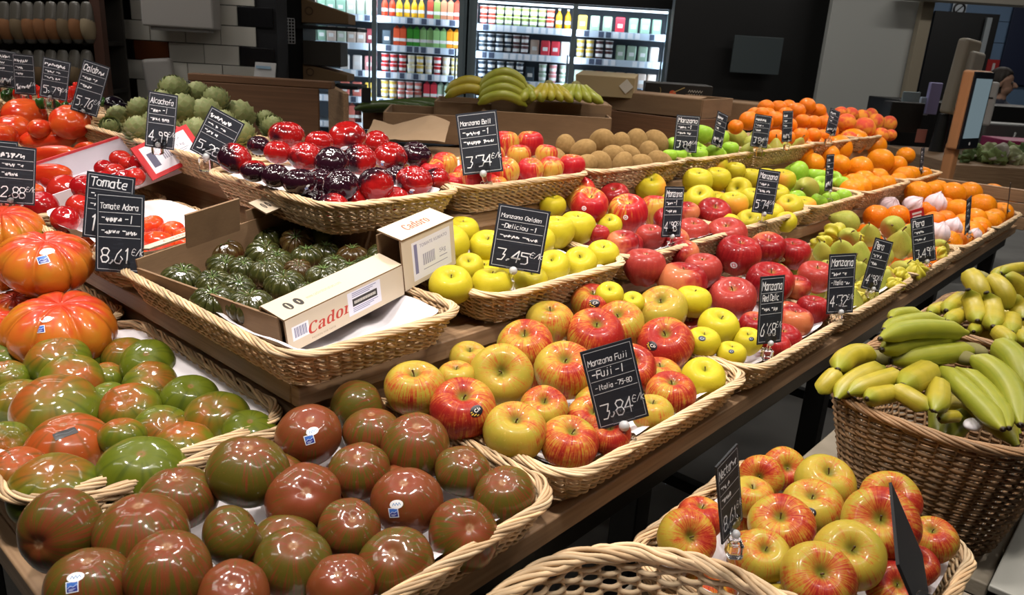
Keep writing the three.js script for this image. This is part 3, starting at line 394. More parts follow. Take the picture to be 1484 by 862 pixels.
// ---- lower tier
{ const y = DECK[1], fl = y + 0.02, T1 = 'on the lower tier';
  // striped tomatoes, corner basket
  basket(0.20, 0.665, 0.475, 0.835, y, 'wicker basket of striped brown-green tomatoes at the display corner');
  const P = pile({ kind: 'striped', name: 'striped_tomato', label: 'glossy brown-red and green streaked tomato in the corner basket', category: 'tomato', group: 'striped tomatoes in the corner basket', axis: 'v', f0: 0.50, f1: 0.82, yF: 0.985, yB: 1.02, noun: 'tomato', from: 'the display corner', seed: 5, maxTilt: 0.5, floorY: fl, area: [0.23, 0.64, 0.5, 0.82], down: 0.95, fillTight: 0.68, minSeen: 2,
    all: { to: 'cam' }, items: [
      [99, 770, 112, { tilt: 1.35, to: 2.6, v: 0, g: 2 }], [205, 773, 124, { v: 4, sy: 0.95 }], [260, 725, 103, { v: 1 }], [336, 778, 88, { tilt: 1.2, to: 0.3, v: 2, g: 1, calyx: true, rk: 1.06 }], [361, 683, 107, { v: 2, tilt: 0.2 }], [243, 828, 114, { v: 4 }], [137, 846, 108, { v: 1, sticker: 'blue', off: [-0.35, 0.45] }], [335, 866, 98, { v: 3 }],
      [441, 724, 100, { v: 3, g: 1, tilt: 0.7 }], [518, 683, 82, { v: 0 }], [600, 648, 95, { v: 4, tilt: 0.25 }], [665, 678, 74, { v: 1 }], [588, 728, 96, { v: 3, sticker: 'blue', off: [-0.28, 0.0], tilt: 0.3, label: 'brown-red striped tomato with blue and white stickers facing the aisle' }], [508, 768, 84, { v: 0, tilt: 0.5 }], [571, 818, 104, { v: 1, tilt: 0.6 }], [671, 772, 96, { v: 4, tilt: 0.8 }], [732, 721, 84, { v: 5, tilt: 0.4 }], [424, 815, 102, { v: 2, tilt: 0.35 }], [496, 848, 88, { v: 3 }],
      [446, 635, 88, { v: 3, sticker: 'blue', off: [0.12, 0.22], tilt: 0.4, label: 'brown-red striped tomato with blue and white stickers beside the Cadoro basket' }], [521, 596, 82, { v: 2, tilt: 1.2, to: 0.5, g: 2 }], [545, 628, 78, { v: 0 }], [405, 690, 70, { v: 5, up: -0.02 }]] });
  liner(0.225, 0.64, 0.5, 0.82, underBed(P, fl), y + BASKET_H, 0.001, 3, 'white paper lining the striped tomato basket');
  // olive green and orange tomatoes
  basket(0.20, 0.535, 0.86, 1.37, y, 'wicker basket of olive green and orange tomatoes beside the corner basket');
  const Q = pile({ kind: 'olive', name: 'olive_tomato', label: 'smooth olive green and orange tomato in the second basket', category: 'tomato', group: 'olive green tomatoes in the second basket', axis: 'u', f0: 0.24, f1: 0.52, yF: 0.975, yB: 0.975, noun: 'tomato', from: 'the striped tomatoes', seed: 9, maxTilt: 0.6, floorY: fl, area: [0.23, 0.44, 0.88, 1.34], all: { to: 'cam' }, items: [
    [72, 512, 74, { v: 1 }], [87, 526, 78, { v: 0 }], [130, 518, 52, { v: 2 }], [185, 518, 64, { v: 0 }], [211, 530, 72, { v: 2 }], [214, 560, 74, { v: 0 }], [111, 552, 82, { v: 5 }], [152, 545, 46, { v: 1 }], [32, 582, 72, { v: 4 }], [8, 520, 50, { v: 2 }], [10, 548, 56, { v: 1 }], [84, 597, 116, { v: 1, g: 1, sy: 0.92 }], [158, 576, 52, { v: 2 }], [188, 597, 82, { v: 5 }], [274, 579, 74, { v: 2 }], [315, 609, 88, { v: 4 }], [230, 624, 76, { v: 0, tilt: 0.7 }], [263, 650, 84, { v: 5 }], [107, 643, 108, { v: 3, g: 1, sticker: 'dark', off: [0.02, 0.62], rot: 0.2, label: 'flattened red-orange tomato with a dark paper scrap on its shoulder' }], [14, 645, 66, { v: 1, tilt: 0.9 }], [360, 627, 72, { v: 2 }], [168, 634, 60, { v: 5 }], [199, 687, 112, { v: 2, g: 2, tilt: 0.35, label: 'green tomato with dark meridian lines at the basket rim' }], [86, 708, 116, { v: 0, g: 1, tilt: 0.4 }], [28, 684, 76, { v: 3 }]] });
  liner(0.22, 0.535, 0.88, 1.36, (u, v) => Math.max(fl, fl + 0.035 * sstep(0.42, 0.54, u)), y + BASKET_H, 0.004, 8, 'white paper lining the olive tomato basket');
  // ribbed orange tomatoes
  basket(0.20, 0.535, 1.385, 1.89, y, 'wicker basket of large ribbed orange tomatoes');
  const S = pile({ kind: 'ribbed', name: 'ribbed_tomato', label: 'large deeply ribbed orange and red tomato', category: 'tomato', group: 'ribbed orange tomatoes', axis: 'u', f0: 0.26, f1: 0.5, yF: 0.98, yB: 1.02, seed: 14, maxTilt: 0.4, floorY: fl, area: [0.23, 0.52, 1.41, 1.86], fr: 0.07, all: { to: 'cam' }, items: [
    [88, 468, 138, { v: 0, g: 0, tilt: 0.18, sticker: 'blue', off: [-0.3, 0.5], ss: 0.6, label: 'ribbed orange tomato with sticker resting low at the basket rim' }], [66, 392, 124, { v: 0, g: 0, tilt: 0.22, up: 0.075, sticker: 'blue', off: [0.02, 0.55], ss: 0.75, label: 'ribbed orange tomato with pink and blue stickers on top of its pile' }], [8, 335, 106, { v: 1, g: 1, up: 0.085, tilt: 0.15 }], [-8, 398, 84, { v: 2, up: 0.06 }], [-6, 472, 96, { v: 1 }], [18, 447, 66, { v: 2, up: 0.02 }]] });
  liner(0.22, 0.53, 1.40, 1.87, underBed(S, fl, 1.6), y + BASKET_H, 0.008, 12, 'white paper lining the ribbed tomato basket');
  basket(0.20, 0.535, 1.905, 2.40, y, 'empty end wicker basket beyond the ribbed tomatoes');
  // red and yellow streaked apples
  const bx = (a, b, label) => basket(a, b, 0.485, 0.815, y, label, { grp: undefined });
  bx(0.69, 1.20, 'wicker basket of streaked red and yellow apples behind the 3,84 card');
  const A = pile({ kind: 'fuji', name: 'streaked_apple', label: 'red and yellow streaked apple in the lower tier basket', category: 'apple', group: 'streaked apples on the lower tier', axis: 'v', f0: 0.52, f1: 0.80, yF: 0.985, yB: 1.045, noun: 'apple', from: 'the striped tomatoes', seed: 21, maxTilt: 0.7, floorY: fl, down: 1.0, fillTight: 0.7, minSeen: 2, area: [0.71, 1.18, 0.5, 0.81], all: { to: 'cam' }, names: { golden: 'yellow_apple', fuji: 'streaked_apple' }, labels: { golden: 'small yellow apple among the streaked apples' }, items: [
    [601, 564, 87, { v: 2 }], [670, 596, 93, { v: 1, tilt: 0.35, sticker: 'fuji', off: [0.42, 0.08], label: 'bright red streaked apple with a black and gold sticker' }], [683, 524, 56, { v: 4 }], [661, 548, 54, { v: 2 }], [724, 544, 90, { v: 4, tilt: 0.9 }], [762, 501, 80, { v: 3 }], [804, 470, 70, { v: 2 }], [855, 484, 80, { v: 5, tilt: 0.5 }], [897, 472, 70, { v: 3 }], [817, 540, 86, { v: 0 }], [787, 594, 68, { v: 0, tilt: 0.5 }], [743, 629, 90, { v: 2, g: 2, tilt: 0.3 }], [828, 643, 84, { v: 3, tilt: 0.3 }], [858, 612, 74, { v: 1 }], [914, 536, 72, { v: 1 }], [944, 600, 60, { v: 4 }], [972, 573, 70, { v: 1 }], [1018, 549, 62, { v: 4, k: 'golden', tilt: 0.4 }], [963, 499, 80, { v: 5, tilt: 0.55, sticker: 'fuji', off: [-0.45, -0.05], label: 'dark red streaked apple with a black sticker near its stalk' }], [858, 441, 60, { v: 1, sticker: 'fuji', off: [0.1, 0.1], ss: 1.2, label: 'small red streaked apple with a large sticker below the yellow apples' }], [960, 450, 72, { v: 4 }], [880, 630, 60, { v: 1, up: 0.01 }]] });
  liner(0.72, 1.17, 0.51, 0.79, underBed(A, fl, 2.3), y + BASKET_H, 0.001, 17, 'white paper lining the streaked apple basket');
  // big red apples with yellow ones
  bx(1.21, 1.66, 'wicker basket of big red apples and small yellow apples');
  const B = pile({ kind: 'redapple', name: 'red_apple', label: 'big deep red apple in the lower tier basket', category: 'apple', group: 'big red apples on the lower tier', axis: 'v', f0: 0.53, f1: 0.80, yF: 0.99, yB: 1.075, noun: 'apple', from: 'the streaked apples', seed: 27, maxTilt: 0.5, floorY: fl, area: [1.23, 1.64, 0.5, 0.81], all: { to: 'cam' }, names: { golden: 'yellow_apple', redapple: 'red_apple', fuji: 'streaked_apple' }, labels: { golden: 'small bright yellow apple piled among the big red apples' }, items: [
    [944, 393, 60, { v: 2 }], [979, 409, 70, { v: 1 }], [990, 369, 44, { v: 4 }], [1017, 393, 54, { v: 2 }], [1062, 435, 66, { v: 2 }], [1070, 371, 62, { v: 0, tilt: 0.2, sticker: 'ring', off: [-0.15, -0.5], ss: 1.3, label: 'tall deep red apple with a round sticker on top of the pile' }], [1052, 344, 58, { v: 2 }], [1113, 362, 50, { v: 4 }], [1146, 369, 52, { v: 0, sticker: 'ring', off: [-0.5, -0.4], ss: 1.2 }], [1115, 412, 66, { v: 3 }], [1152, 418, 42, { v: 4 }], [1182, 403, 52, { v: 2 }], [1178, 450, 46, { v: 0 }], [1151, 468, 50, { v: 1 }], [1092, 474, 44, { v: 4 }], [1123, 503, 42, { v: 0 }],
    [1004, 437, 52, { k: 'golden', v: 1 }], [1019, 498, 48, { k: 'golden', v: 0, sticker: 'gold', off: [-0.1, 0.35], ss: 1.2 }], [1042, 475, 58, { k: 'golden', v: 3 }], [1059, 515, 42, { k: 'golden', v: 0, sticker: 'gold', off: [0, 0.3] }], [1082, 495, 42, { k: 'golden', v: 1, sticker: 'gold', off: [0.2, 0.3] }], [884, 429, 40, { k: 'golden', v: 0 }], [916, 440, 34, { k: 'golden', v: 3, up: -0.02 }]] });
  liner(1.24, 1.63, 0.51, 0.79, underBed(B, fl, 2.2), y + BASKET_H, 0.004, 19, 'white paper lining the red apple basket');
  // pears
  bx(1.67, 2.16, 'wicker basket of green pears with yellow flower-shaped padding');
  const C = pile({ kind: 'pear', name: 'green_pear', label: 'yellow-green pear with a brown stalk in the lower tier basket', category: 'pear', group: 'pears on the lower tier', axis: 'v', f0: 0.53, f1: 0.80, yF: 0.985, yB: 1.06, noun: 'pear', from: 'the big red apples', seed: 33, maxTilt: 1.0, floorY: fl, area: [1.69, 2.14, 0.5, 0.81], fr: 0.032, all: { to: 'cam' }, items: [
    [1227, 322, 34, { tilt: 1.3, to: -2.2 }], [1192, 366, 26], [1222, 366, 34], [1243, 372, 34, { tilt: 0.3 }], [1260, 342, 30], [1294, 330, 34, { tilt: 1.2 }], [1302, 358, 38, { tilt: 0.5 }], [1315, 345, 32], [1245, 395, 30], [1280, 372, 30], [1330, 372, 30, { tilt: 0.8 }], [1360, 362, 30, { v: 0 }], [1305, 392, 30], [1260, 410, 28], [1230, 345, 30, { v: 1 }]] });
  liner(1.70, 2.13, 0.51, 0.79, underBed(C, fl, 2.2), y + BASKET_H, 0.005, 23, 'pale paper lining the pear basket');
  const padMat = phys({ color: rgb(0.62, 0.55, 0.03), roughness: 0.5, transmission: 0.25, thickness: 0 }), padGeo = shell((t, p) => { const r = 0.75 + 0.35 * pow(abs(cos(2.5 * p)), 0.7) * sin(t) + 0.1 * sin(7 * p + 4 * t); return [r * sin(t) * cos(p), r * cos(t) * 0.7, r * sin(t) * sin(p)]; }, 40, 14);
  for (const [px, py, w, yy] of [[1205, 342, 40, 1.03], [1190, 352, 30, 1.02], [1238, 345, 26, 1.03], [1326, 390, 34, 1.0], [1308, 400, 28, 0.995], [1298, 412, 26, 0.99], [1248, 432, 24, 0.985], [1262, 424, 20, 0.985], [1243, 418, 22, 0.99], [1365, 368, 22, 1.0], [1286, 398, 22, 0.995]]) { const p = onLevel(px, py, yy), t = p.clone().sub(camera.position).length() / ray(px, py).length(), m = new THREE.Mesh(padGeo, padMat); m.position.copy(p); m.scale.setScalar(w / 2 * t); m.rotation.set(px, py, 0.4); put(m, 'yellow_padding', 'bright yellow flower-shaped fruit padding among the pears', 'padding', 'yellow paddings among the pears'); }
  // mandarins in paper and oranges
  bx(2.17, 2.66, 'wicker basket of paper-wrapped mandarins behind the 3,49 card');
  const D = pile({ kind: 'mandarin', name: 'mandarin', label: 'small orange mandarin in the lower tier basket', category: 'mandarin', group: 'mandarins on the lower tier', axis: 'v', f0: 0.53, f1: 0.80, yF: 0.985, yB: 1.04, noun: 'mandarin', from: 'the pears', seed: 39, floorY: fl, area: [2.19, 2.64, 0.5, 0.81], items: [[1270, 314, 36], [1300, 313, 33], [1354, 322, 32], [1370, 318, 28], [1378, 342, 24], [1388, 350, 26], [1402, 342, 26], [1330, 322, 28], [1345, 305, 28], [1368, 300, 30], [1420, 332, 22]] });
  const wrap = phys({ color: rgb(0.72, 0.58, 0.62), roughness: 0.7 });
  const wrapGeo = shell((t, p) => { const r = 1 + 0.06 * sin(7 * p) * sin(t) + 0.05 * sin(11 * p + 1) * cos(t); return [r * sin(t) * cos(p), (t < 0.4 ? 1.3 - t * 0.9 : cos(t)) * r, r * sin(t) * sin(p)]; }, 26, 14);
  for (const [px, py, w, yy] of [[1288, 300, 30, 1.035], [1322, 297, 26, 1.04], [1355, 296, 30, 1.045], [1362, 338, 28, 1.02], [1380, 330, 26, 1.02], [1347, 333, 24, 1.015], [1413, 340, 18, 1.0]]) { const p = onLevel(px, py, yy), t = p.clone().sub(camera.position).length() / ray(px, py).length(), m = new THREE.Mesh(wrapGeo, wrap); m.position.copy(p); m.scale.setScalar(w / 2 * t); m.rotation.set(0.5, px, 0.4); put(m, 'wrapped_mandarin', 'mandarin wrapped in thin pinkish white paper', 'mandarin', 'wrapped mandarins'); }
  liner(2.20, 2.63, 0.51, 0.79, underBed(D, fl, 2.2), y + BASKET_H, 0.004, 29, 'white paper lining the mandarin basket');
  bx(2.67, 3.13, 'wicker basket of oranges next to the mandarins'); bx(3.14, 3.63, 'wicker basket of oranges at the wooden end crate');
  const E = pile({ kind: 'orange', name: 'orange', label: 'bright orange at the far end of the lower tier', category: 'orange', group: 'oranges at the end of the lower tier', axis: 'v', f0: 0.53, f1: 0.80, yF: 0.985, yB: 1.06, noun: 'orange', from: 'the wrapped mandarins', seed: 44, floorY: fl, area: [2.7, 3.6, 0.5, 0.81], fr: 0.042, items: [[1330, 280, 36], [1352, 277, 30], [1375, 281, 38], [1405, 280, 34], [1425, 300, 38], [1438, 284, 36], [1412, 318, 34], [1432, 322, 34], [1388, 305, 34], [1449, 308, 32], [1456, 293, 28], [1362, 275, 28], [1395, 322, 26], [1442, 315, 26]] });
  // wooden end crate
  const wc = group(new THREE.Vector3(3.9, y - 0.02, -0.66)); const pl = (n, w, h, d, x, yy, z) => { const b = part(wc, n, board(w, h, d), woodMat); b.position.set(x, yy, z); };
  for (let k = 0; k < 3; k++) pl('plank', 0.02, 0.052, 0.36, -0.16, 0.03 + k * 0.055, 0); for (let k = 0; k < 3; k++) pl('plank', 0.3, 0.052, 0.02, 0.0, 0.03 + k * 0.055, 0.17); pl('crate_bottom', 0.3, 0.012, 0.32, 0, 0.006, -0.005);
  put(wc, 'wooden_crate', 'wooden plank crate of greens at the end of the display', 'crate');
}

// ---- middle tier
const cardTex = {}, kraft = (s) => dataMap(256, 256, (u, v) => { const n = fbm(u * 30 + s, v * 120, s), m = fbm(u * 4, v * 4, s + 2); return mix3([0.44, 0.34, 0.24], [0.56, 0.45, 0.33], clamp(0.4 * n + 0.6 * m)); });
const kraftBoard = std(0xffffff, 0.8, { map: kraft(1) });
{ const y = DECK[2], fl = y + 0.02, rim = y + BASKET_H;
  // kumato corner: basket, paper, printed cardboard tray
  basket(0.505, 0.825, 0.805, 1.345, y, 'wicker basket under the Cadoro tray of dark ribbed tomatoes');
  liner(0.53, 0.81, 0.83, 1.325, () => fl, rim, 0.004, 31, 'white paper under the cardboard tray');
  const T = pile({ kind: 'kumato', name: 'dark_tomato', label: 'dark green-brown ribbed tomato in the cardboard tray', category: 'tomato', group: 'dark ribbed tomatoes in the tray', axis: 'u', f0: 0.55, f1: 0.9, yF: 1.10, yB: 1.135, noun: 'ribbed tomato', from: 'the printed tray front', near: 'by the aisle side', far: 'by the inner side', seed: 51, maxTilt: 0.8, all: { to: 'cam' }, items: [
    [266, 405, 58, { v: 0, sticker: 'white', off: [-0.1, 0.6] }], [325, 365, 50, { v: 1, sticker: 'white', off: [0, 0.6] }], [328, 388, 48, { v: 2 }], [311, 412, 52, { v: 2 }], [309, 438, 64, { v: 0 }], [345, 417, 48, { v: 3, sticker: 'white', off: [0.1, 0.6] }], [363, 444, 66, { v: 4, sticker: 'white', off: [0.3, 0.6] }], [403, 326, 50, { v: 2 }], [384, 346, 52, { v: 0 }], [431, 350, 48, { v: 1 }], [464, 341, 36, { k: 'olive', v: 2, cat: 'tomato', label: 'single bright green tomato among the dark ribbed ones' }], [384, 369, 52, { v: 4, sticker: 'white', off: [-0.2, 0.5] }], [408, 378, 46, { v: 0 }], [441, 373, 46, { v: 2 }], [470, 366, 42, { v: 3 }], [511, 371, 46, { v: 1 }], [551, 370, 42, { v: 0 }], [392, 395, 54, { v: 2 }], [412, 415, 58, { v: 4 }], [471, 402, 52, { v: 2 }], [506, 393, 42, { v: 3 }], [449, 426, 46, { v: 0 }], [485, 384, 40, { v: 0 }], [531, 385, 38, { v: 2 }], [352, 390, 42, { v: 3 }], [425, 393, 40, { v: 1 }]] });
  // printed tray: axis along the tomato wing
  const g = group(new THREE.Vector3(0.715, fl + 0.032, -1.115), 0), kb = kraftBoard, w = 0.355, d = 0.35; g.rotation.set(0, 0.13, 0.14, 'YXZ');
  const box = (n, bw, bh, bd, x, yy, z, mat = kb, rx = 0, rz = 0) => { const m = part(g, n, new THREE.BoxGeometry(bw, bh, bd), mat); m.position.set(x, yy, z); m.rotation.set(rx, 0, rz); return m; };
  box('tray_bottom', w, 0.004, d, 0, 0, 0);
  box('side_wall', 0.004, 0.055, d, -w / 2, 0.028, 0); box('side_wall', 0.004, 0.06, d, w / 2, 0.03, 0); box('end_wall', w, 0.07, 0.004, 0, 0.035, -d / 2);
  const front = canvasMap(1024, 256, (c, W0, H0) => { c.fillStyle = '#cdbfa9'; c.fillRect(0, 0, W0, H0); c.fillStyle = '#e8e8ee'; c.fillRect(40, 70, 130, 110); c.fillStyle = '#5b5f86'; for (let k = 0; k < 14; k++) c.fillRect(58 + k * 7, 84, k % 3 ? 3 : 5, 78); c.fillStyle = '#b5382a'; c.font = 'italic bold 120px serif'; c.save(); c.translate(150, 190); c.rotate(-0.06); c.fillText('Cadoro', 0, 0); c.restore(); c.fillStyle = '#8d7a63'; c.font = '22px sans-serif'; c.fillText('PASSION FOR TASTE', 180, 232); c.fillStyle = '#dcdce8'; c.fillRect(500, 20, 300, 190); c.fillStyle = '#2a2422'; c.fillRect(540, 82, 225, 62); c.fillStyle = '#e8e4dc'; for (let k = 0; k < 18; k++) c.fillRect(556 + k * 11, 102, 6, 24); c.fillStyle = '#76769a'; for (let k = 0; k < 3; k++) { c.fillRect(540, 34 + k * 14, 220 - k * 30, 6); c.fillRect(540, 156 + k * 14, 230 - k * 40, 6); } });
  const ledge = canvasMap(1024, 128, (c, W0, H0) => { c.fillStyle = '#cbbca4'; c.fillRect(0, 0, W0, H0); c.fillStyle = '#2b2622'; c.beginPath(); c.arc(120, 66, 26, 0, 7); c.fill(); c.beginPath(); c.arc(200, 66, 26, 0, 7); c.fill(); c.fillStyle = '#cbbca4'; c.fillRect(114, 50, 10, 34); c.fillRect(196, 56, 8, 20); c.fillStyle = '#8d7a63'; c.font = '24px sans-serif'; c.fillText('www.cadorotomatoes.com', 260, 74); });
  const script = canvasMap(512, 128, (c, W0, H0) => { c.fillStyle = '#cdbfa9'; c.fillRect(0, 0, W0, H0); c.fillStyle = '#b5382a'; c.font = 'italic bold 64px serif'; c.fillText('Cadoro', 130, 84); });
  const label2 = canvasMap(512, 384, (c, W0, H0) => { c.fillStyle = '#cdbfa9'; c.fillRect(0, 0, W0, H0); c.fillStyle = '#e4e4ee'; c.fillRect(90, 50, 380, 300); c.fillStyle = '#7c7ca2'; c.font = '34px sans-serif'; c.fillText('TOMATE KUMATO', 165, 110); for (let k = 0; k < 12; k++) c.fillRect(190 + k * 10, 170, k % 2 ? 4 : 6, 90); c.font = '44px sans-serif'; c.fillText('5kg', 350, 220); c.fillRect(350, 250, 80, 6); c.fillRect(190, 290, 240, 5); c.fillRect(110, 70, 30, 230); });
  const M = (map) => std(0xffffff, 0.7, { map });
  // double front wall with a sloping ledge towards the apples
  { const fz = d / 2 + 0.012, F1 = 0.245; const face = part(g, 'front_wall', new THREE.BoxGeometry(F1, 0.052, 0.004), [kb, kb, kb, kb, M(front), kb]); face.position.set(-w / 2 + F1 / 2, 0.027, fz); const top = part(g, 'front_ledge', new THREE.BoxGeometry(F1, 0.003, 0.05), [kb, kb, M(ledge), kb, kb, kb]); top.position.set(-w / 2 + F1 / 2, 0.058, fz - 0.024); top.rotation.x = 0.2; const inner = part(g, 'inner_front_wall', new THREE.BoxGeometry(F1, 0.062, 0.004), kb); inner.position.set(-w / 2 + F1 / 2, 0.031, fz - 0.05);
    const cw = 0.135, cx = -w / 2 + F1 + cw / 2; const cf = part(g, 'corner_wall', new THREE.BoxGeometry(cw, 0.088, 0.004), [kb, kb, kb, kb, M(label2), kb]); cf.position.set(cx, 0.052, fz + 0.002); cf.rotation.z = 0.02; const ct = part(g, 'corner_ledge', new THREE.BoxGeometry(cw, 0.003, 0.055), [kb, kb, M(script), kb, kb, kb]); ct.position.set(cx, 0.1, fz - 0.022); ct.rotation.x = 0.15; const ce = part(g, 'corner_side', new THREE.BoxGeometry(0.004, 0.088, 0.055), std(0x4c443b, 0.8)); ce.position.set(cx + cw / 2, 0.052, fz - 0.026); const ci = part(g, 'corner_inner', new THREE.BoxGeometry(cw, 0.088, 0.004), kb); ci.position.set(cx, 0.052, fz - 0.05); }
  // far end: folded flap standing up
  { const fl2 = part(g, 'end_flap', new THREE.BoxGeometry(0.12, 0.003, 0.05), [kb, kb, M(ledge), kb, kb, kb]); fl2.position.set(w / 2 - 0.06, 0.098, -d / 2 + 0.02); fl2.rotation.set(0.25, 0, 0.05); const fw = part(g, 'flap_wall', new THREE.BoxGeometry(0.13, 0.09, 0.004), kb); fw.position.set(w / 2 - 0.065, 0.045, -d / 2 - 0.003); const fk = part(g, 'raised_flap', new THREE.BoxGeometry(0.11, 0.1, 0.004), kb); fk.position.set(-0.03, 0.075, -d / 2 + 0.004); fk.rotation.x = 0.25; const fs = part(g, 'flap_ledge', new THREE.BoxGeometry(0.15, 0.003, 0.045), [kb, kb, M(script), kb, kb, kb]); fs.position.set(-w / 2 + 0.105, 0.072, -d / 2 - 0.03); fs.rotation.set(-0.2, 0, 0); }
  put(g, 'cardboard_tray', 'printed Cadoro cardboard tray of dark ribbed tomatoes', 'tray');

  // small salmon-red tomatoes behind the 8,61 card
  basket(0.505, 0.825, 1.36, 1.80, y, 'wicker basket of salmon-red tomatoes behind the 8,61 card');
  const A = pile({ kind: 'scarlet', name: 'salmon_tomato', label: 'salmon-red tomato in the open box behind the 8,61 card', category: 'tomato', group: 'salmon-red tomatoes behind the 8,61 card', axis: 'u', f0: 0.54, f1: 0.8, yF: 1.085, yB: 1.10, seed: 57, maxTilt: 0.6, floorY: fl, items: [[220, 326, 34], [250, 334, 33], [266, 342, 32], [233, 353, 46], [210, 349, 30], [125, 356, 32], [190, 340, 34], [262, 352, 26], [205, 372, 24]] });
  liner(0.53, 0.81, 1.38, 1.78, (u, v) => fl + 0.002 + 0.05 * sstep(0.72, 0.8, u), rim, 0.02, 37, 'white paper lining the salmon-red tomato basket');
  // vine tomatoes in a white and red box, leaning
  { const b = group(new THREE.Vector3(0.70, y + 0.135, -1.98), 0); b.rotation.z = 0.27; const white = std(rgb(0.66, 0.62, 0.68), 0.75), red = std(rgb(0.58, 0.035, 0.04), 0.5);
    const lab = canvasMap(512, 384, (c, a, h) => { c.fillStyle = '#c5242c'; c.fillRect(0, 0, a, h); c.fillStyle = '#e6e4ee'; c.fillRect(50, 40, 412, 300); c.fillStyle = '#5b5a72'; c.font = '34px sans-serif'; c.fillText('TOMATE AMELA', 150, 110); c.font = '40px sans-serif'; c.fillText('1 kg', 330, 180); for (let k = 0; k < 11; k++) c.fillRect(190 + k * 9, 150, k % 2 ? 3 : 6, 90); c.fillRect(330, 210, 90, 5); c.fillRect(330, 230, 70, 5); c.fillRect(75, 120, 60, 160); });
    const bx = (n, sx, sy, sz, x, yy, z, m) => { const q = part(b, n, new THREE.BoxGeometry(sx, sy, sz), m); q.position.set(x, yy, z); return q; };
    bx('box_bottom', 0.40, 0.004, 0.28, 0, -0.05, 0, white); bx('box_wall', 0.40, 0.055, 0.004, 0, -0.022, -0.14, white); bx('box_wall', 0.40, 0.05, 0.004, 0, -0.025, 0.14, white); bx('box_wall', 0.004, 0.09, 0.28, 0.2, -0.005, 0, white); bx('box_wall', 0.004, 0.05, 0.28, -0.2, -0.025, 0, red);
    bx('red_edge', 0.40, 0.006, 0.006, 0, 0.008, -0.14, red); bx('red_edge', 0.006, 0.008, 0.28, 0.2, 0.042, 0, red);
    const end = bx('label_panel', 0.15, 0.085, 0.006, 0.14, 0.01, 0.16, [red, red, red, red, std(0xffffff, 0.5, { map: lab }), red]); end.rotation.set(-0.5, 0.05, 0.1);
    bx('box_prop', 0.02, 0.04, 0.2, -0.1, -0.072, 0, white);
    put(b, 'tomato_box', 'white cardboard box with red edges and a printed TOMATE label', 'box'); }
  basket(0.505, 0.825, 1.815, 2.28, y, 'wicker basket under the white and red tomato box');
  pile({ kind: 'red', name: 'vine_tomato', label: 'shiny crimson vine tomato in the white and red box', category: 'tomato', group: 'crimson vine tomatoes in the white and red box', axis: 'u', f0: 0.52, f1: 0.85, yF: 1.10, yB: 1.21, noun: 'vine tomato', from: 'the label panel', seed: 61, maxTilt: 0.8, floorY: fl, all: { to: 'cam' }, items: [[94, 276, 47, { sticker: 'ring', off: [0.3, 0.45], ss: 1.3 }], [61, 300, 48], [124, 270, 38], [114, 300, 36], [94, 319, 40, { sticker: 'ring', off: [0.2, 0.4], ss: 1.3 }], [175, 231, 29], [187, 238, 26], [204, 237, 34], [166, 252, 30, { calyx: true }], [181, 259, 28], [151, 244, 26], [41, 277, 32], [12, 300, 36], [148, 262, 30], [196, 256, 26], [72, 262, 24]] });
  // long and round tomatoes
  basket(0.505, 0.825, 2.295, 2.78, y, 'wicker basket of long red tomatoes'); basket(0.505, 0.825, 2.80, 3.28, y, 'wicker basket of round orange-red tomatoes');
  const right = new THREE.Vector3().setFromMatrixColumn(camera.matrixWorld, 0);
  pile({ kind: 'long', name: 'long_tomato', label: 'long glossy red plum-shaped tomato lying on its side', category: 'tomato', group: 'long red tomatoes', axis: 'u', f0: 0.52, f1: 0.85, yF: 1.13, yB: 1.19, seed: 63, tight: 0.4, items: [[69, 203, 72, { dir: right.clone().add(new THREE.Vector3(0, 0.12, 0)).normalize() }], [78, 226, 68, { dir: right.clone() }], [67, 253, 62, { dir: right.clone().add(new THREE.Vector3(0, 0.05, 0)).normalize() }], [122, 213, 34, { dir: new THREE.Vector3(0.3, 0.2, 0.9).normalize() }], [108, 196, 40, { dir: new THREE.Vector3(0.6, -0.2, 0.6).normalize() }], [40, 275, 40, { dir: right.clone() }]] });
  pile({ kind: 'scarlet', name: 'round_tomato', label: 'large round orange-red tomato behind the long tomatoes', category: 'tomato', group: 'large round tomatoes', axis: 'u', f0: 0.52, f1: 0.85, yF: 1.14, yB: 1.24, seed: 65, maxTilt: 0.5, all: { to: 'cam' }, items: [[34, 168, 58], [18, 188, 52], [95, 178, 56, { g: 1 }], [4, 196, 44], [62, 186, 34]] });

  const bx = (a, b, label) => basket(a, b, 0.815, 1.125, y, label);
  // yellow apples
  bx(0.895, 1.305, 'wicker basket of yellow apples behind the 3,45 card');
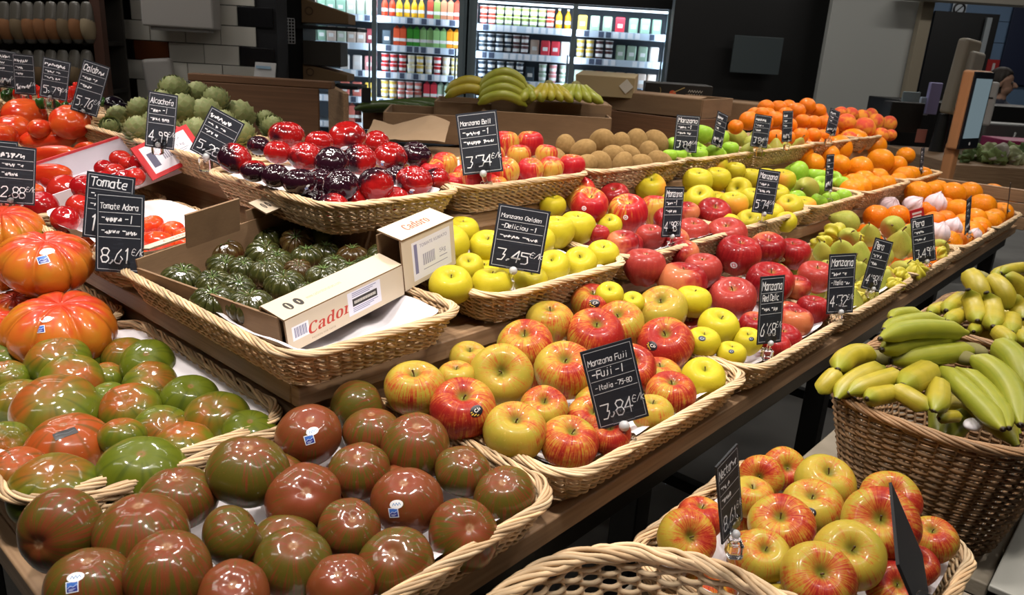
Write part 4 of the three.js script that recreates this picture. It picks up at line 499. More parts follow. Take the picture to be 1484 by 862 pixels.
  const G = pile({ kind: 'golden', name: 'yellow_apple', label: 'yellow apple in the basket behind the 3,45 card', category: 'apple', group: 'yellow apples behind the 3,45 card', axis: 'v', f0: 0.84, f1: 1.1, yF: 1.09, yB: 1.15, noun: 'apple', from: 'the cardboard tray', seed: 71, maxTilt: 0.5, floorY: fl, area: [0.89, 1.28, 0.84, 1.11], all: { to: 'cam' }, items: [[648, 355, 62, { v: 0, sticker: 'gold', off: [-0.3, -0.15], ss: 1.2, tilt: 0.3, label: 'tall yellow apple with a dark sticker beside the cardboard tray' }], [670, 337, 48, { v: 1 }], [706, 360, 52, { v: 3 }], [680, 388, 42, { v: 0 }], [654, 415, 62, { v: 1, tilt: 0.4 }], [712, 414, 58, { v: 0 }], [806, 337, 52, { v: 2 }], [837, 331, 52, { v: 0 }], [802, 387, 48, { v: 3, tilt: 0.6 }], [840, 382, 48, { v: 1, tilt: 0.6 }], [873, 371, 46, { v: 4 }], [768, 408, 48, { v: 0 }], [801, 300, 38, { v: 4 }], [742, 352, 52, { v: 0 }], [778, 350, 50, { v: 2 }], [748, 395, 48, { v: 1 }]] });
  liner(0.90, 1.27, 0.84, 1.10, underBed(G, fl, 2.2), rim, 0.004, 41, 'white paper lining the yellow apple basket');
  bx(1.31, 1.78, 'wicker basket of red apples behind the 4,98 card');
  const Rr = pile({ kind: 'redapple', name: 'red_apple', label: 'shiny red apple in the middle tier basket', category: 'apple', group: 'red apples on the middle tier', axis: 'v', f0: 0.86, f1: 1.1, yF: 1.09, yB: 1.16, noun: 'apple', from: 'the 3,45 apples', seed: 75, maxTilt: 0.5, floorY: fl, area: [1.33, 1.76, 0.84, 1.11], all: { to: 'cam' }, names: { golden: 'yellow_apple', redapple: 'red_apple', pink: 'red_apple' }, labels: { golden: 'yellow apple tucked among the middle tier red apples' }, items: [[838, 282, 50, { k: 'pink', v: 0 }], [855, 302, 54, { k: 'pink', v: 1, sticker: 'ring', off: [-0.2, -0.1] }], [890, 287, 44, { v: 0 }], [910, 312, 56, { k: 'pink', v: 3, sticker: 'ring', off: [-0.1, -0.15], label: 'red and orange apple with a white round sticker' }], [942, 272, 44, { k: 'golden', v: 2 }], [950, 306, 44, { k: 'pink', v: 0 }], [868, 340, 30, { v: 0 }], [902, 355, 46, { v: 1 }], [942, 345, 42, { v: 2 }], [976, 350, 42, { v: 4 }], [1003, 337, 46, { v: 2 }], [1033, 312, 50, { v: 0 }], [996, 309, 34, { v: 4 }], [880, 325, 36, { k: 'golden', v: 0, up: -0.02 }], [968, 320, 40, { v: 0 }]] });
  liner(1.34, 1.75, 0.84, 1.10, underBed(Rr, fl, 2.2), rim, 0.012, 43, 'white paper lining the middle tier red apple basket');
  bx(1.79, 2.26, 'wicker basket of golden apples behind the 5,74 card');
  const Y = pile({ kind: 'golden', name: 'golden_apple', label: 'golden yellow apple in the basket behind the 5,74 card', category: 'apple', group: 'golden apples behind the 5,74 card', axis: 'v', f0: 0.86, f1: 1.1, yF: 1.09, yB: 1.18, noun: 'apple', from: 'the middle tier red apples', seed: 79, maxTilt: 0.7, floorY: fl, area: [1.81, 2.24, 0.84, 1.11], all: { to: 'cam' }, items: [[1010, 264, 42], [1042, 262, 38], [1037, 240, 36, { v: 2 }], [1067, 250, 30], [1086, 257, 32], [1070, 277, 38, { tilt: 1.1 }], [1015, 290, 44], [1062, 297, 42, { v: 2 }], [1133, 263, 38, { v: 2 }], [1143, 300, 38], [1165, 301, 34], [1120, 312, 36], [1090, 290, 38], [1108, 262, 36, { v: 2 }], [1100, 315, 36], [1125, 285, 36], [1135, 320, 30]] });
  bx(2.27, 2.72, 'wicker basket of green pears behind the tall price card');
  pile({ kind: 'pear', name: 'green_pear', label: 'light green pear in the middle tier basket', category: 'pear', group: 'green pears on the middle tier', axis: 'v', f0: 0.86, f1: 1.1, yF: 1.085, yB: 1.15, noun: 'pear', from: 'the 5,74 apples', seed: 83, maxTilt: 1.2, floorY: fl, area: [2.29, 2.7, 0.84, 1.11], fr: 0.035, fillKind: 'greenapple', names: { greenapple: 'green_apple', pear: 'green_pear' }, labels: { greenapple: 'small light green apple beside the green pears' }, items: [[1153, 252, 38, { k: 'greenapple' }], [1183, 258, 32, { k: 'greenapple' }], [1168, 275, 36, { tilt: 1.3 }], [1190, 270, 30, { k: 'greenapple' }], [1220, 268, 24, { k: 'greenapple' }], [1221, 287, 26, { k: 'greenapple' }], [1236, 279, 24, { k: 'greenapple' }], [1203, 290, 26, { k: 'greenapple' }], [1186, 292, 24, { k: 'greenapple' }], [1208, 262, 26, { k: 'greenapple' }]] });
  bx(2.73, 3.24, 'wicker basket of oranges on the middle tier'); bx(3.25, 3.70, 'wicker basket of mandarins at the end of the middle tier');
  pile({ kind: 'orange', name: 'orange', label: 'bright orange in the middle tier basket', category: 'orange', group: 'oranges on the middle tier', axis: 'v', f0: 0.86, f1: 1.1, yF: 1.085, yB: 1.17, noun: 'orange', from: 'the middle tier pears', seed: 87, floorY: fl, area: [2.75, 3.68, 0.84, 1.11], fr: 0.042, items: [[1160, 224, 36], [1179, 237, 30], [1217, 239, 30], [1246, 244, 36], [1276, 234, 38], [1246, 272, 32], [1266, 268, 28], [1284, 266, 26], [1301, 263, 26], [1319, 253, 26], [1337, 254, 26], [1213, 216, 42], [1235, 206, 40], [1268, 212, 32], [1180, 212, 30], [1298, 240, 30], [1200, 225, 32], [1312, 226, 26, { v: 1 }]] });
}
// ---- top tier
{ const y = DECK[3], fl = y + 0.02, rim = y + BASKET_H;
  basket(0.765, 1.085, 1.085, 1.52, y, 'wicker basket of purple and red tomatoes on the top tier');
  const Pp = pile({ kind: 'purple', name: 'purple_tomato', label: 'glossy dark purple and red tomato on the top tier', category: 'tomato', group: 'purple tomatoes on the top tier', axis: 'v', f0: 1.12, f1: 1.4, yF: 1.225, yB: 1.275, noun: 'tomato', from: 'the artichoke side', far: 'towards the brown boxes', seed: 91, maxTilt: 0.6, floorY: fl, down: 0.95, fillTight: 0.7, area: [0.79, 1.06, 1.12, 1.42], all: { to: 'cam' }, items: [[341, 229, 48, { v: 3 }], [375, 211, 34, { v: 0 }], [371, 248, 38, { v: 3 }], [416, 196, 50, { v: 2, g: 1 }], [407, 221, 42, { v: 2 }], [433, 263, 48, { v: 0, sticker: 'blue', off: [0.55, -0.3], ss: 0.7 }], [399, 254, 40, { v: 0 }], [440, 227, 48, { v: 2, g: 1 }], [476, 236, 50, { v: 0 }], [502, 201, 56, { v: 2, sticker: 'white', off: [-0.1, -0.55], label: 'round red tomato with a white sticker crowning the purple tomatoes' }], [522, 231, 50, { v: 3 }], [568, 229, 50, { v: 2, g: 1, sticker: 'blue', off: [-0.55, -0.3], ss: 0.6 }], [604, 224, 44, { v: 4 }], [601, 263, 52, { v: 2, sticker: 'blue', off: [-0.15, -0.55], ss: 0.7 }], [634, 259, 38, { v: 3 }], [543, 267, 50, { v: 3, tilt: 1.2 }], [494, 269, 50, { v: 0, tilt: 0.9 }], [462, 206, 42, { v: 2 }], [546, 206, 38, { v: 2, up: -0.02 }], [467, 262, 40, { v: 4, up: -0.02 }], [575, 255, 40, { v: 4, up: -0.03 }]] });
  liner(0.785, 1.06, 1.105, 1.5, underBed(Pp, fl, 2.1), rim, 0.012, 47, 'crumpled white paper lining the purple tomato basket');
  const bx = (a, b, label) => basket(a, b, 1.09, 1.405, y, label);
  bx(1.10, 1.535, 'wicker basket of orange-red apples behind the 3,34 card');
  const A = pile({ kind: 'pink', name: 'rosy_apple', label: 'tall orange-red apple on the top tier', category: 'apple', group: 'orange-red apples on the top tier', axis: 'v', f0: 1.12, f1: 1.4, yF: 1.225, yB: 1.285, noun: 'apple', from: 'the purple tomatoes', far: 'towards the brown boxes', seed: 95, maxTilt: 0.35, floorY: fl, area: [1.12, 1.5, 1.12, 1.39], all: { to: 'cam' }, items: [[733, 208, 38, { v: 1 }], [768, 208, 38, { v: 3 }], [732, 250, 42, { v: 0 }], [690, 258, 42, { v: 2 }], [768, 248, 38, { v: 2 }], [798, 246, 36, { v: 1 }], [829, 242, 38, { v: 2 }], [712, 228, 38, { v: 1 }], [752, 226, 34, { v: 0 }], [792, 226, 32, { v: 3 }]] });
  liner(1.12, 1.51, 1.11, 1.39, underBed(A, fl, 2.1), rim, 0.012, 53, 'white paper lining the top tier apple basket');
  bx(1.545, 2.0, 'wicker basket of brown kiwis on the top tier'); bx(2.01, 2.46, 'wicker basket of green apples on the top tier'); bx(2.47, 2.95, 'wicker basket of pears on the top tier');
  const alongR = new THREE.Vector3(0.75, 0.1, -0.65).normalize();
  pile({ kind: 'kiwi', name: 'kiwi', label: 'fuzzy brown kiwi on the top tier', category: 'kiwi', group: 'kiwis on the top tier', axis: 'v', f0: 1.12, f1: 1.4, yF: 1.22, yB: 1.285, noun: 'kiwi', from: 'the orange-red apples', far: 'towards the brown boxes', seed: 97, maxTilt: 1.5, floorY: fl, area: [1.56, 1.98, 1.12, 1.39], fr: 0.031, items: [[872, 208, 38], [898, 209, 30], [922, 208, 34], [950, 207, 34], [868, 239, 36], [902, 238, 30], [928, 238, 30], [951, 236, 32], [842, 218, 34], [822, 212, 28], [888, 226, 30], [912, 224, 28], [940, 222, 30], [848, 240, 30]] });
  pile({ kind: 'greenapple', name: 'green_apple', label: 'bright green apple on the top tier', category: 'apple', group: 'green apples on the top tier', axis: 'v', f0: 1.12, f1: 1.4, yF: 1.225, yB: 1.27, noun: 'apple', from: 'the kiwis', far: 'towards the brown boxes', seed: 99, floorY: fl, area: [2.02, 2.45, 1.12, 1.39], fr: 0.034, items: [[1022, 196, 30], [1000, 216, 28], [980, 212, 26], [1012, 224, 26], [1036, 222, 26], [1058, 216, 24], [985, 226, 22], [1040, 200, 26], [970, 226, 22]] });
  pile({ kind: 'pear', name: 'green_pear', label: 'green and brown pear on the top tier', category: 'pear', group: 'pears on the top tier', axis: 'v', f0: 1.12, f1: 1.4, yF: 1.225, yB: 1.26, noun: 'pear', from: 'the green apples', far: 'towards the brown boxes', seed: 101, maxTilt: 1.2, floorY: fl, area: [2.48, 2.93, 1.12, 1.39], fr: 0.03, items: [[1070, 200, 26, { tilt: 1.2 }], [1088, 208, 24], [1100, 216, 22], [1082, 220, 20]] });
  bx(2.96, 3.42, 'wicker basket of mandarins heaped on the top tier'); bx(3.43, 3.72, 'wicker basket of peaches at the end of the top tier');
  pile({ kind: 'mandarin', name: 'mandarin', label: 'small glossy mandarin heaped on the top tier', category: 'mandarin', group: 'mandarins heaped on the top tier', axis: 'v', f0: 1.12, f1: 1.4, yF: 1.225, yB: 1.37, noun: 'mandarin', from: 'the top tier pears', far: 'at the back of the heap', seed: 103, floorY: fl, area: [2.9, 3.42, 1.12, 1.42], fr: 0.034, items: [[1170, 154, 24], [1155, 161, 24], [1186, 161, 22], [1138, 166, 22], [1123, 173, 24], [1163, 176, 22], [1178, 178, 22], [1193, 178, 22], [1160, 197, 24], [1178, 197, 24], [1192, 197, 20], [1124, 200, 26], [1085, 175, 28], [1066, 184, 22], [1108, 178, 24], [1143, 182, 24], [1140, 200, 24], [1104, 165, 20], [1205, 190, 20]] });
  pile({ kind: 'peach', name: 'peach', label: 'red and orange peach at the end of the top tier', category: 'peach', group: 'peaches at the end of the top tier', axis: 'v', f0: 1.12, f1: 1.4, yF: 1.225, yB: 1.34, noun: 'peach', from: 'the heaped mandarins', far: 'at the back of the heap', seed: 105, floorY: fl, area: [3.44, 3.72, 1.12, 1.42], fr: 0.036, items: [[1226, 178, 28], [1253, 186, 32], [1268, 178, 24], [1288, 180, 22], [1233, 166, 22], [1248, 171, 22], [1275, 196, 24], [1290, 196, 18], [1218, 164, 20], [1262, 168, 20]] });
}

// ---------------------------------------------------------------- chalk lettering and price cards
// single-stroke letters: strokes of xy digit pairs on a 5 x 7 field, capitals 0..6 high, small letters 0..4
const GLYPH = { A: '002640 1232', B: '000626353303 3342403000', C: '45361605011031 41', D: '000626454120 00', E: '460600 0343 0040', F: '000646 0333', G: '45361605011030414333', I: '2026', K: '0006 4603 0340', L: '060040', M: '0006234640', N: '00064046', P: '0006364533 03', R: '000636453303 2340', S: '45361605142332411001', T: '0646 2620', U: '060110304146', a: '34140301103034 3430 40', b: '0600 0314343310 00', c: '341403011030', d: '34140301103034 3630', e: '0232341403011030', f: '36261500 0333'.replace('00', '10'), g: '34140301103034 3430 3718'.replace('3718', '3010'), h: '0600 03143430', i: '1410 1616', j: '2421100 2626'.replace('2421100', '242110'), k: '0600 3402 0230', l: '1610', m: '0400 0314242024344440 40', n: '0400 03143430', o: '1403011030334314', p: '0400 0314343010', r: '0400 03143433', s: '34140312302101', t: '16112030 0434', u: '0401103034 3430', v: '041034', w: '0410241034', y: '041134 3400', z: '04340030', x: '0430 3400', '0': '160501103041453616', '1': '15262620', '2': '05163645440040', '3': '06463343423010 01', '4': '36030343 3630'.replace('03034', '0242'), '5': '46060434413010 01', '6': '36140110304233 02', '7': '064620', '8': '16051333424130100213 1646'.replace('1646', '1636453313').replace('13 1', '13 1'), '9': '44241516365540'.replace('5540', '4540'), ',': '2110', "'": '2625', '.': '2021', '€': '45261503011030 0333', '/': '0046', '-': '0333', ':': '2324 2021' };
function chalk(c, text, x, y, size, R, width = 0.12) {
  const s = size / 6; c.lineCap = c.lineJoin = 'round';
  for (const ch of text) {
    const g = ch === '~' ? Array.from({ length: 4 }, (_, k) => `${k}${1 + Math.floor(R() * 3)}${k}${Math.floor(R() * 4)}`).join('') : GLYPH[ch]; const wide = ch === ' ' ? 3 : 'il1,\'.:'.includes(ch) ? 3.2 : 'mMw'.includes(ch) ? 5.4 : 4.8;
    if (g) { const jy = (R() - 0.5) * s * 0.6, slant = 0.12; for (const st of g.split(' ')) { c.lineWidth = size * width * (0.8 + 0.4 * R()); c.beginPath(); for (let k = 0; k + 1 < st.length; k += 2) { const X = +st[k], Y = +st[k + 1], px = x + (X + Y * slant + (R() - 0.5) * 0.25) * s, py = y - (Y + (R() - 0.5) * 0.25) * s + jy; k ? c.lineTo(px, py) : c.moveTo(px, py); } c.stroke(); } }
    x += wide * s * 0.92;
  }
}
const CW = 256, CH = 340, COLS = 8;
const CARDS = [
  // name, rows, price, clip pixel, centre pixel, width, height, tilt deg, yaw deg, level, label tail; ~ is an illegible scribble
  [['Manzana Fuji'], ['-Fuji -I', '-Italia -75-80'], '3,84', [908, 640], [891, 557], 74, 118, 17, 10, 0.99, 'among the streaked apples'],
  [['Manzana Golden'], ['-Deliciou -1', '-~~~~ -~~~'], '3,45', [735, 412], [753, 346], 74, 88, -6, 0, 1.10, 'over the yellow apples'],
  [['Tomate Adora'], ['-~~~~ -I', '-~~~~ -~~~'], '8,61', [182, 385], [174, 338], 58, 104, -4, 12, 1.08, 'over the salmon-red tomatoes'],
  [['Tomate'], ['-~~~~', '-~~~~'], "11'", [130, 365], [158, 300], 58, 88, -8, 15, 1.10, 'partly behind the 8,61 card'],
  [['~~~~~'], ['-~~~ -~', '-~~~~'], '2,88', [10, 292], [24, 254], 40, 80, -8, 30, 1.14, 'beside the vine tomatoes'],
  [['~~~~~'], ['-~~~~'], '~~~', [0, 290], [4, 246], 32, 80, -6, 30, 1.14, 'at the edge of the vine tomatoes'],
  [['Alcachofa'], ['-~~~ -I', '-~~~ ~~~'], '4,99', [228, 213], [234, 175], 33, 76, -9, 30, 1.24, 'in front of the artichokes'],
  [['~~~~~'], ['-~ ~ -~', '-~~ ~'], '5,28', [298, 235], [315, 198], 50, 68, -27, 5, 1.235, 'beside the purple tomatoes'],
  [['Calab~~'], ['-~~~ -~', '-~~~~'], '5,76', [125, 165], [131, 128], 32, 72, -18, 20, 1.25, 'over the aubergines'],
  [['~~~~~~'], ['-~~~ -~', '-~~~ ~~'], '5,79', [72, 148], [80, 115], 34, 54, -10, 15, 1.27, 'over the green peppers'],
  [['~~~~~'], ['-~~~', '-~~~'], '~~~', [36, 140], [35, 108], 20, 54, -4, 40, 1.27, 'over the red peppers'],
  [['~~~~~'], ['-~~~', '-~~~'], '~~~', [6, 130], [8, 100], 20, 50, -8, 35, 1.28, 'at the far end of the tomato side'],
  [['Manzana Bell'], ['-~~~~ -1', '-~~~~ ~~~'], "3'34", [705, 270], [695, 207], 58, 84, 10, 0, 1.22, 'over the orange-red apples'],
  [['Manzana'], ['-~~~ -1', '-~~~ ~~'], "4'98", [972, 355], [975, 307], 30, 70, -3, 30, 1.10, 'over the middle tier red apples'],
  [['Manzana'], ['-~~~ ~', '-~~~ ~~'], "5'74", [1105, 325], [1110, 278], 33, 60, -6, 15, 1.10, 'over the golden apples'],
  [['Manzana'], ['Red Delic', '-~~~ -~~'], "6'68", [1112, 510], [1117, 449], 38, 96, 2, 20, 1.0, 'over the big red apples'],
  [['Manzana'], ['-~~~ -~', '-Italia -~~'], "4'32", [1212, 460], [1219, 411], 40, 84, 4, 10, 1.0, 'over the red apples beside the pears'],
  [['Pera'], ['-~~~ ~', '-~~~'], "4'98", [1262, 425], [1271, 384], 32, 72, -13, 20, 1.0, 'over the pears'],
  [['Pera'], ['-~~~~', '-~~~ ~'], "3,49", [1342, 385], [1338, 347], 34, 66, 13, 10, 1.0, 'under a red tag by the mandarins'],
  [['~~~~'], ['-~~~', '-~~~'], '~~~', [1405, 345], [1403, 312], 16, 50, 10, 50, 1.0, 'over the wrapped mandarins'],
  [['Manzana'], ['-~~~ -1', '-~~~ ~~'], "3'84", [995, 225], [995, 194], 34, 50, -1, 5, 1.225, 'over the green apples'],
  [['~~~~'], ['-~~~', '-~~'], '~~~', [1036, 222], [1043, 188], 20, 46, -16, 40, 1.225, 'beside the green apples'],
  [['~~~~~'], ['-~~~ ~', '-~~~'], "3'84", [1100, 220], [1103, 190], 26, 44, -5, 15, 1.225, 'over the top tier pears'],
  [['~~~'], ['-~~~', '-~~~'], '~~~', [1140, 212], [1141, 183], 17, 42, 2, 30, 1.235, 'in front of the heaped mandarins'],
  [['~~~~'], ['-~~~', '-~~'], '~~~', [1200, 205], [1207, 177], 20, 34, -14, 35, 1.235, 'at the end of the heaped mandarins'],
  [['~~~'], ['-~~~', '-~~'], '~~~', [1203, 290], [1202, 250], 15, 50, 1, 40, 1.095, 'over the green pears'],
  [['~~~'], ['-~~~', '-~~'], '~~~', [1335, 250], [1336, 233], 11, 36, 0, 50, 1.095, 'at the end of the middle tier oranges'],
  [['~~~'], ['-~~~', '-~~'], '~~~', [1459, 305], [1462, 287], 8, 42, -3, 60, 1.0, 'beside the wooden end crate'],
  [['Nectar~~'], ['-~~ ~', '-~~~~'], '8,61', [1065, 790], [1057, 716], 40, 130, 12, 50, 0.97, 'standing in the apple basket on the separate stand'],
];
const atlas = canvasMap(CW * COLS, CH * 4, (c) => {
  c.fillStyle = '#1c2029'; c.fillRect(0, 0, CW * COLS, CH * 4);
  CARDS.forEach(([name, rows, price], n) => {
    const R = rng(700 + n), x0 = (n % COLS) * CW, y0 = Math.floor(n / COLS) * CH; c.fillStyle = '#1d222d'; c.fillRect(x0, y0, CW, CH);
    c.fillStyle = 'rgba(120,128,150,0.10)'; for (let k = 0; k < 30; k++) c.fillRect(x0 + R() * CW * 0.8, y0 + R() * CH, 20 + R() * 70, 2 + R() * 7);
    c.strokeStyle = '#d9dbe2'; c.lineWidth = 2.5; c.strokeRect(x0 + 12, y0 + 12, CW - 24, CH - 24);
    c.strokeStyle = '#f6f7fb'; const nm = name[0], sz = Math.min(44, 210 / nm.length / 0.74);
    chalk(c, nm, x0 + 22, y0 + 68, sz, R, 0.16);
    rows.forEach((r, k) => { chalk(c, r, x0 + 30, y0 + 122 + k * 52, Math.min(30, 200 / r.length / 0.74), R, 0.17); c.lineWidth = 2; c.beginPath(); c.moveTo(x0 + 18, y0 + 84 + k * 52); c.lineTo(x0 + 236, y0 + 82 + k * 52); c.stroke(); });
    c.beginPath(); c.moveTo(x0 + 18, y0 + 190); c.lineTo(x0 + 236, y0 + 188); c.stroke();
    chalk(c, price, x0 + 26, y0 + 298, Math.min(96, 150 / price.length / 0.62), R, 0.105); chalk(c, '€/k', x0 + 192, y0 + 262, 30, R, 0.1);
  });
});
const cardMat = std(0xffffff, 0.6, { map: atlas }), cardBack = std(0x14161b, 0.6);
const clearMat = phys({ color: 0xffffff, roughness: 0.08, transmission: 1, thickness: 0.002, ior: 1.45 }), knobMat = phys({ color: 0xe9ecef, roughness: 0.25, transmission: 0.4, thickness: 0.01 });
function priceCard(n, real) {
  const [, , price, clip, centre, w, h, tilt, yaw, level, tail] = CARDS[n], p0 = onLevel(clip[0], clip[1], level), t = p0.clone().sub(camera.position).length() / ray(...clip).length(), c = at(centre[0], centre[1], t * (n === 2 ? 0.92 : n === 3 ? 0.945 : 0.975)), g = group(p0, HEADING);
  const wr = w * t / cos(THREE.MathUtils.degToRad(yaw)), hr = h * t * 1.02, u0 = (n % COLS) / COLS, v1 = 1 - Math.floor(n / COLS) / 4, geo = new THREE.BoxGeometry(wr, hr, 0.0022), U = geo.attributes.uv;
  for (let k = 16; k < 20; k++) U.setXY(k, u0 + U.getX(k) / COLS, v1 - (1 - U.getY(k)) / 4);
  const card = part(g, 'chalkboard', geo, [cardBack, cardBack, cardBack, cardBack, cardMat, cardBack]);
  const off = c.clone().sub(p0).applyAxisAngle(new THREE.Vector3(0, 1, 0), -HEADING); card.position.copy(off); card.rotation.set(-0.12, THREE.MathUtils.degToRad(yaw), THREE.MathUtils.degToRad(tilt) + 0.0, 'YZX'); card.rotateX(0);
  const low = new THREE.Vector3(0, -hr / 2 + 0.012, 0.003).applyEuler(card.rotation).add(off);
  const s = Math.max(0.6, Math.min(1, wr / 0.07));
  const holder = new THREE.Mesh(new RoundedBoxGeometry(0.032 * s, 0.02 * s, 0.006, 2, 0.002), clearMat); holder.name = 'clip_jaw'; holder.position.copy(low); holder.rotation.copy(card.rotation); g.add(holder);
  const stem = new MB(); stem.tube([[low.x, low.y - 0.006, low.z], [low.x * 0.6, low.y * 0.55, low.z * 0.6 + 0.003], [0, 0.004, 0]], 0.005 * s, 8); part(g, 'clip_stem', stem.geometry(), clearMat);
  const knob = part(g, 'clip_knob', new THREE.SphereGeometry(0.0075 * s, 12, 10), knobMat); knob.position.set(low.x * 0.75, low.y * 0.72, low.z * 0.75 + 0.008);
  const foot = part(g, 'clip_foot', new RoundedBoxGeometry(0.026 * s, 0.03 * s, 0.02, 2, 0.004), clearMat); foot.position.set(0, -0.004, 0);
  put(g, 'price_card', price.includes('~') ? `black chalkboard price card with faint writing ${tail}` : `black chalkboard price card reading ${price} ${tail}`, 'price card', undefined);
}
CARDS.forEach((_, n) => priceCard(n));
// red tag on the 3,49 card
{ const p0 = onLevel(1342, 385, 1.0), t = p0.clone().sub(camera.position).length() / ray(1342, 385).length(), c = at(1329, 311, t * 1.003), m = new THREE.Mesh(new THREE.BoxGeometry(20 * t, 17 * t, 0.002), [0, 1, 2, 3, 4, 5].map(k => std(k === 4 ? 0xffffff : 0xb81f24, 0.5, k === 4 ? { map: canvasMap(64, 48, (q) => { q.fillStyle = '#c4242a'; q.fillRect(0, 0, 64, 48); q.fillStyle = '#f3dede'; q.fillRect(10, 12, 44, 9); q.fillRect(10, 27, 40, 8); }) } : {}))); m.position.copy(c); m.rotation.set(0, HEADING, 0.35); put(m, 'red_tag', 'small red offer tag above the 3,49 card', 'tag'); }
// price card seen edge-on in the nearest apple basket
{ const a = at(1303, 760, 0.00078), b = at(1342, 875, 0.00060), g = group(b.clone()), d = a.clone().sub(b), len = d.length(); const m = part(g, 'chalkboard', new THREE.BoxGeometry(0.09, len, 0.003), cardBack); m.position.copy(d.clone().multiplyScalar(0.5)); const up = d.clone().normalize(), view = viewDir(b), z = new THREE.Vector3().crossVectors(up, view).normalize(); const x = new THREE.Vector3().crossVectors(up, z); m.setRotationFromMatrix(new THREE.Matrix4().makeBasis(x.addScaledVector(z, 0.12).normalize(), up, z)); const f = part(g, 'clip_foot', new RoundedBoxGeometry(0.025, 0.05, 0.02, 2, 0.004), clearMat); f.position.set(0, -0.02, 0); put(g, 'price_card', 'dark price card seen edge-on in front of the stand apples', 'price card'); }

// ---------------------------------------------------------------- near stands, apples, bananas
const paleTop = std(0xffffff, 0.6, { map: dataMap(256, 256, (u, v) => { const n = fbm(u * 50, v * 8, 4); return mix3([0.64, 0.60, 0.53], [0.72, 0.68, 0.61], n); }) }), greige = std(rgb(0.20, 0.17, 0.13), 0.7), greyPaint = std(rgb(0.22, 0.24, 0.235), 0.6);
{ const g = group(new THREE.Vector3(1.95, 0, -0.27)); const b = (n, w, h, d, x, y, z, m) => { const q = part(g, n, new RoundedBoxGeometry(w, h, d, 1, 0.004), m); q.position.set(x, y, z); };
  b('stand_top', 1.36, 0.03, 0.37, 0, 0.735, 0, paleTop); b('stand_side', 1.32, 0.7, 0.02, 0, 0.37, 0.16, greige); b('stand_side', 1.32, 0.7, 0.02, 0, 0.37, -0.16, greige); b('stand_end', 0.02, 0.7, 0.30, -0.65, 0.37, 0, greige); b('stand_end', 0.02, 0.7, 0.30, 0.65, 0.37, 0, greige);
  put(g, 'banana_stand', 'pale-topped stand carrying the banana baskets', 'stand');
  const s = group(new THREE.Vector3(0.93, 0, -0.27)); const c = (n, w, h, d, x, y, z, m) => { const q = part(s, n, new RoundedBoxGeometry(w, h, d, 1, 0.004), m); q.position.set(x, y, z); };
  c('stand_top', 0.46, 0.03, 0.37, 0, 0.775, 0, paleTop); c('stand_side', 0.42, 0.75, 0.02, 0, 0.38, 0.16, greige); c('stand_side', 0.42, 0.75, 0.02, 0, 0.38, -0.16, greige); c('stand_end', 0.02, 0.75, 0.30, -0.2, 0.38, 0, greige); c('stand_end', 0.02, 0.75, 0.3, 0.2, 0.38, 0, greige);
  put(s, 'apple_stand', 'low stand under the nearest apple basket', 'stand');
  const t = group(new THREE.Vector3(0.47, 0, -0.2)); const e = (n, w, h, d, x, y, z, m) => { const q = part(t, n, new RoundedBoxGeometry(w, h, d, 1, 0.004), m); q.position.set(x, y, z); };
  e('stand_top', 0.42, 0.03, 0.46, 0, 0.748, 0, paleTop); for (const [x, z] of [[-0.18, -0.2], [0.18, -0.2], [-0.18, 0.2], [0.18, 0.2]]) e('leg', 0.04, 0.733, 0.04, x, 0.366, z, greige);
  put(t, 'basket_stand', 'low stand under the empty round wicker basket', 'stand');
}
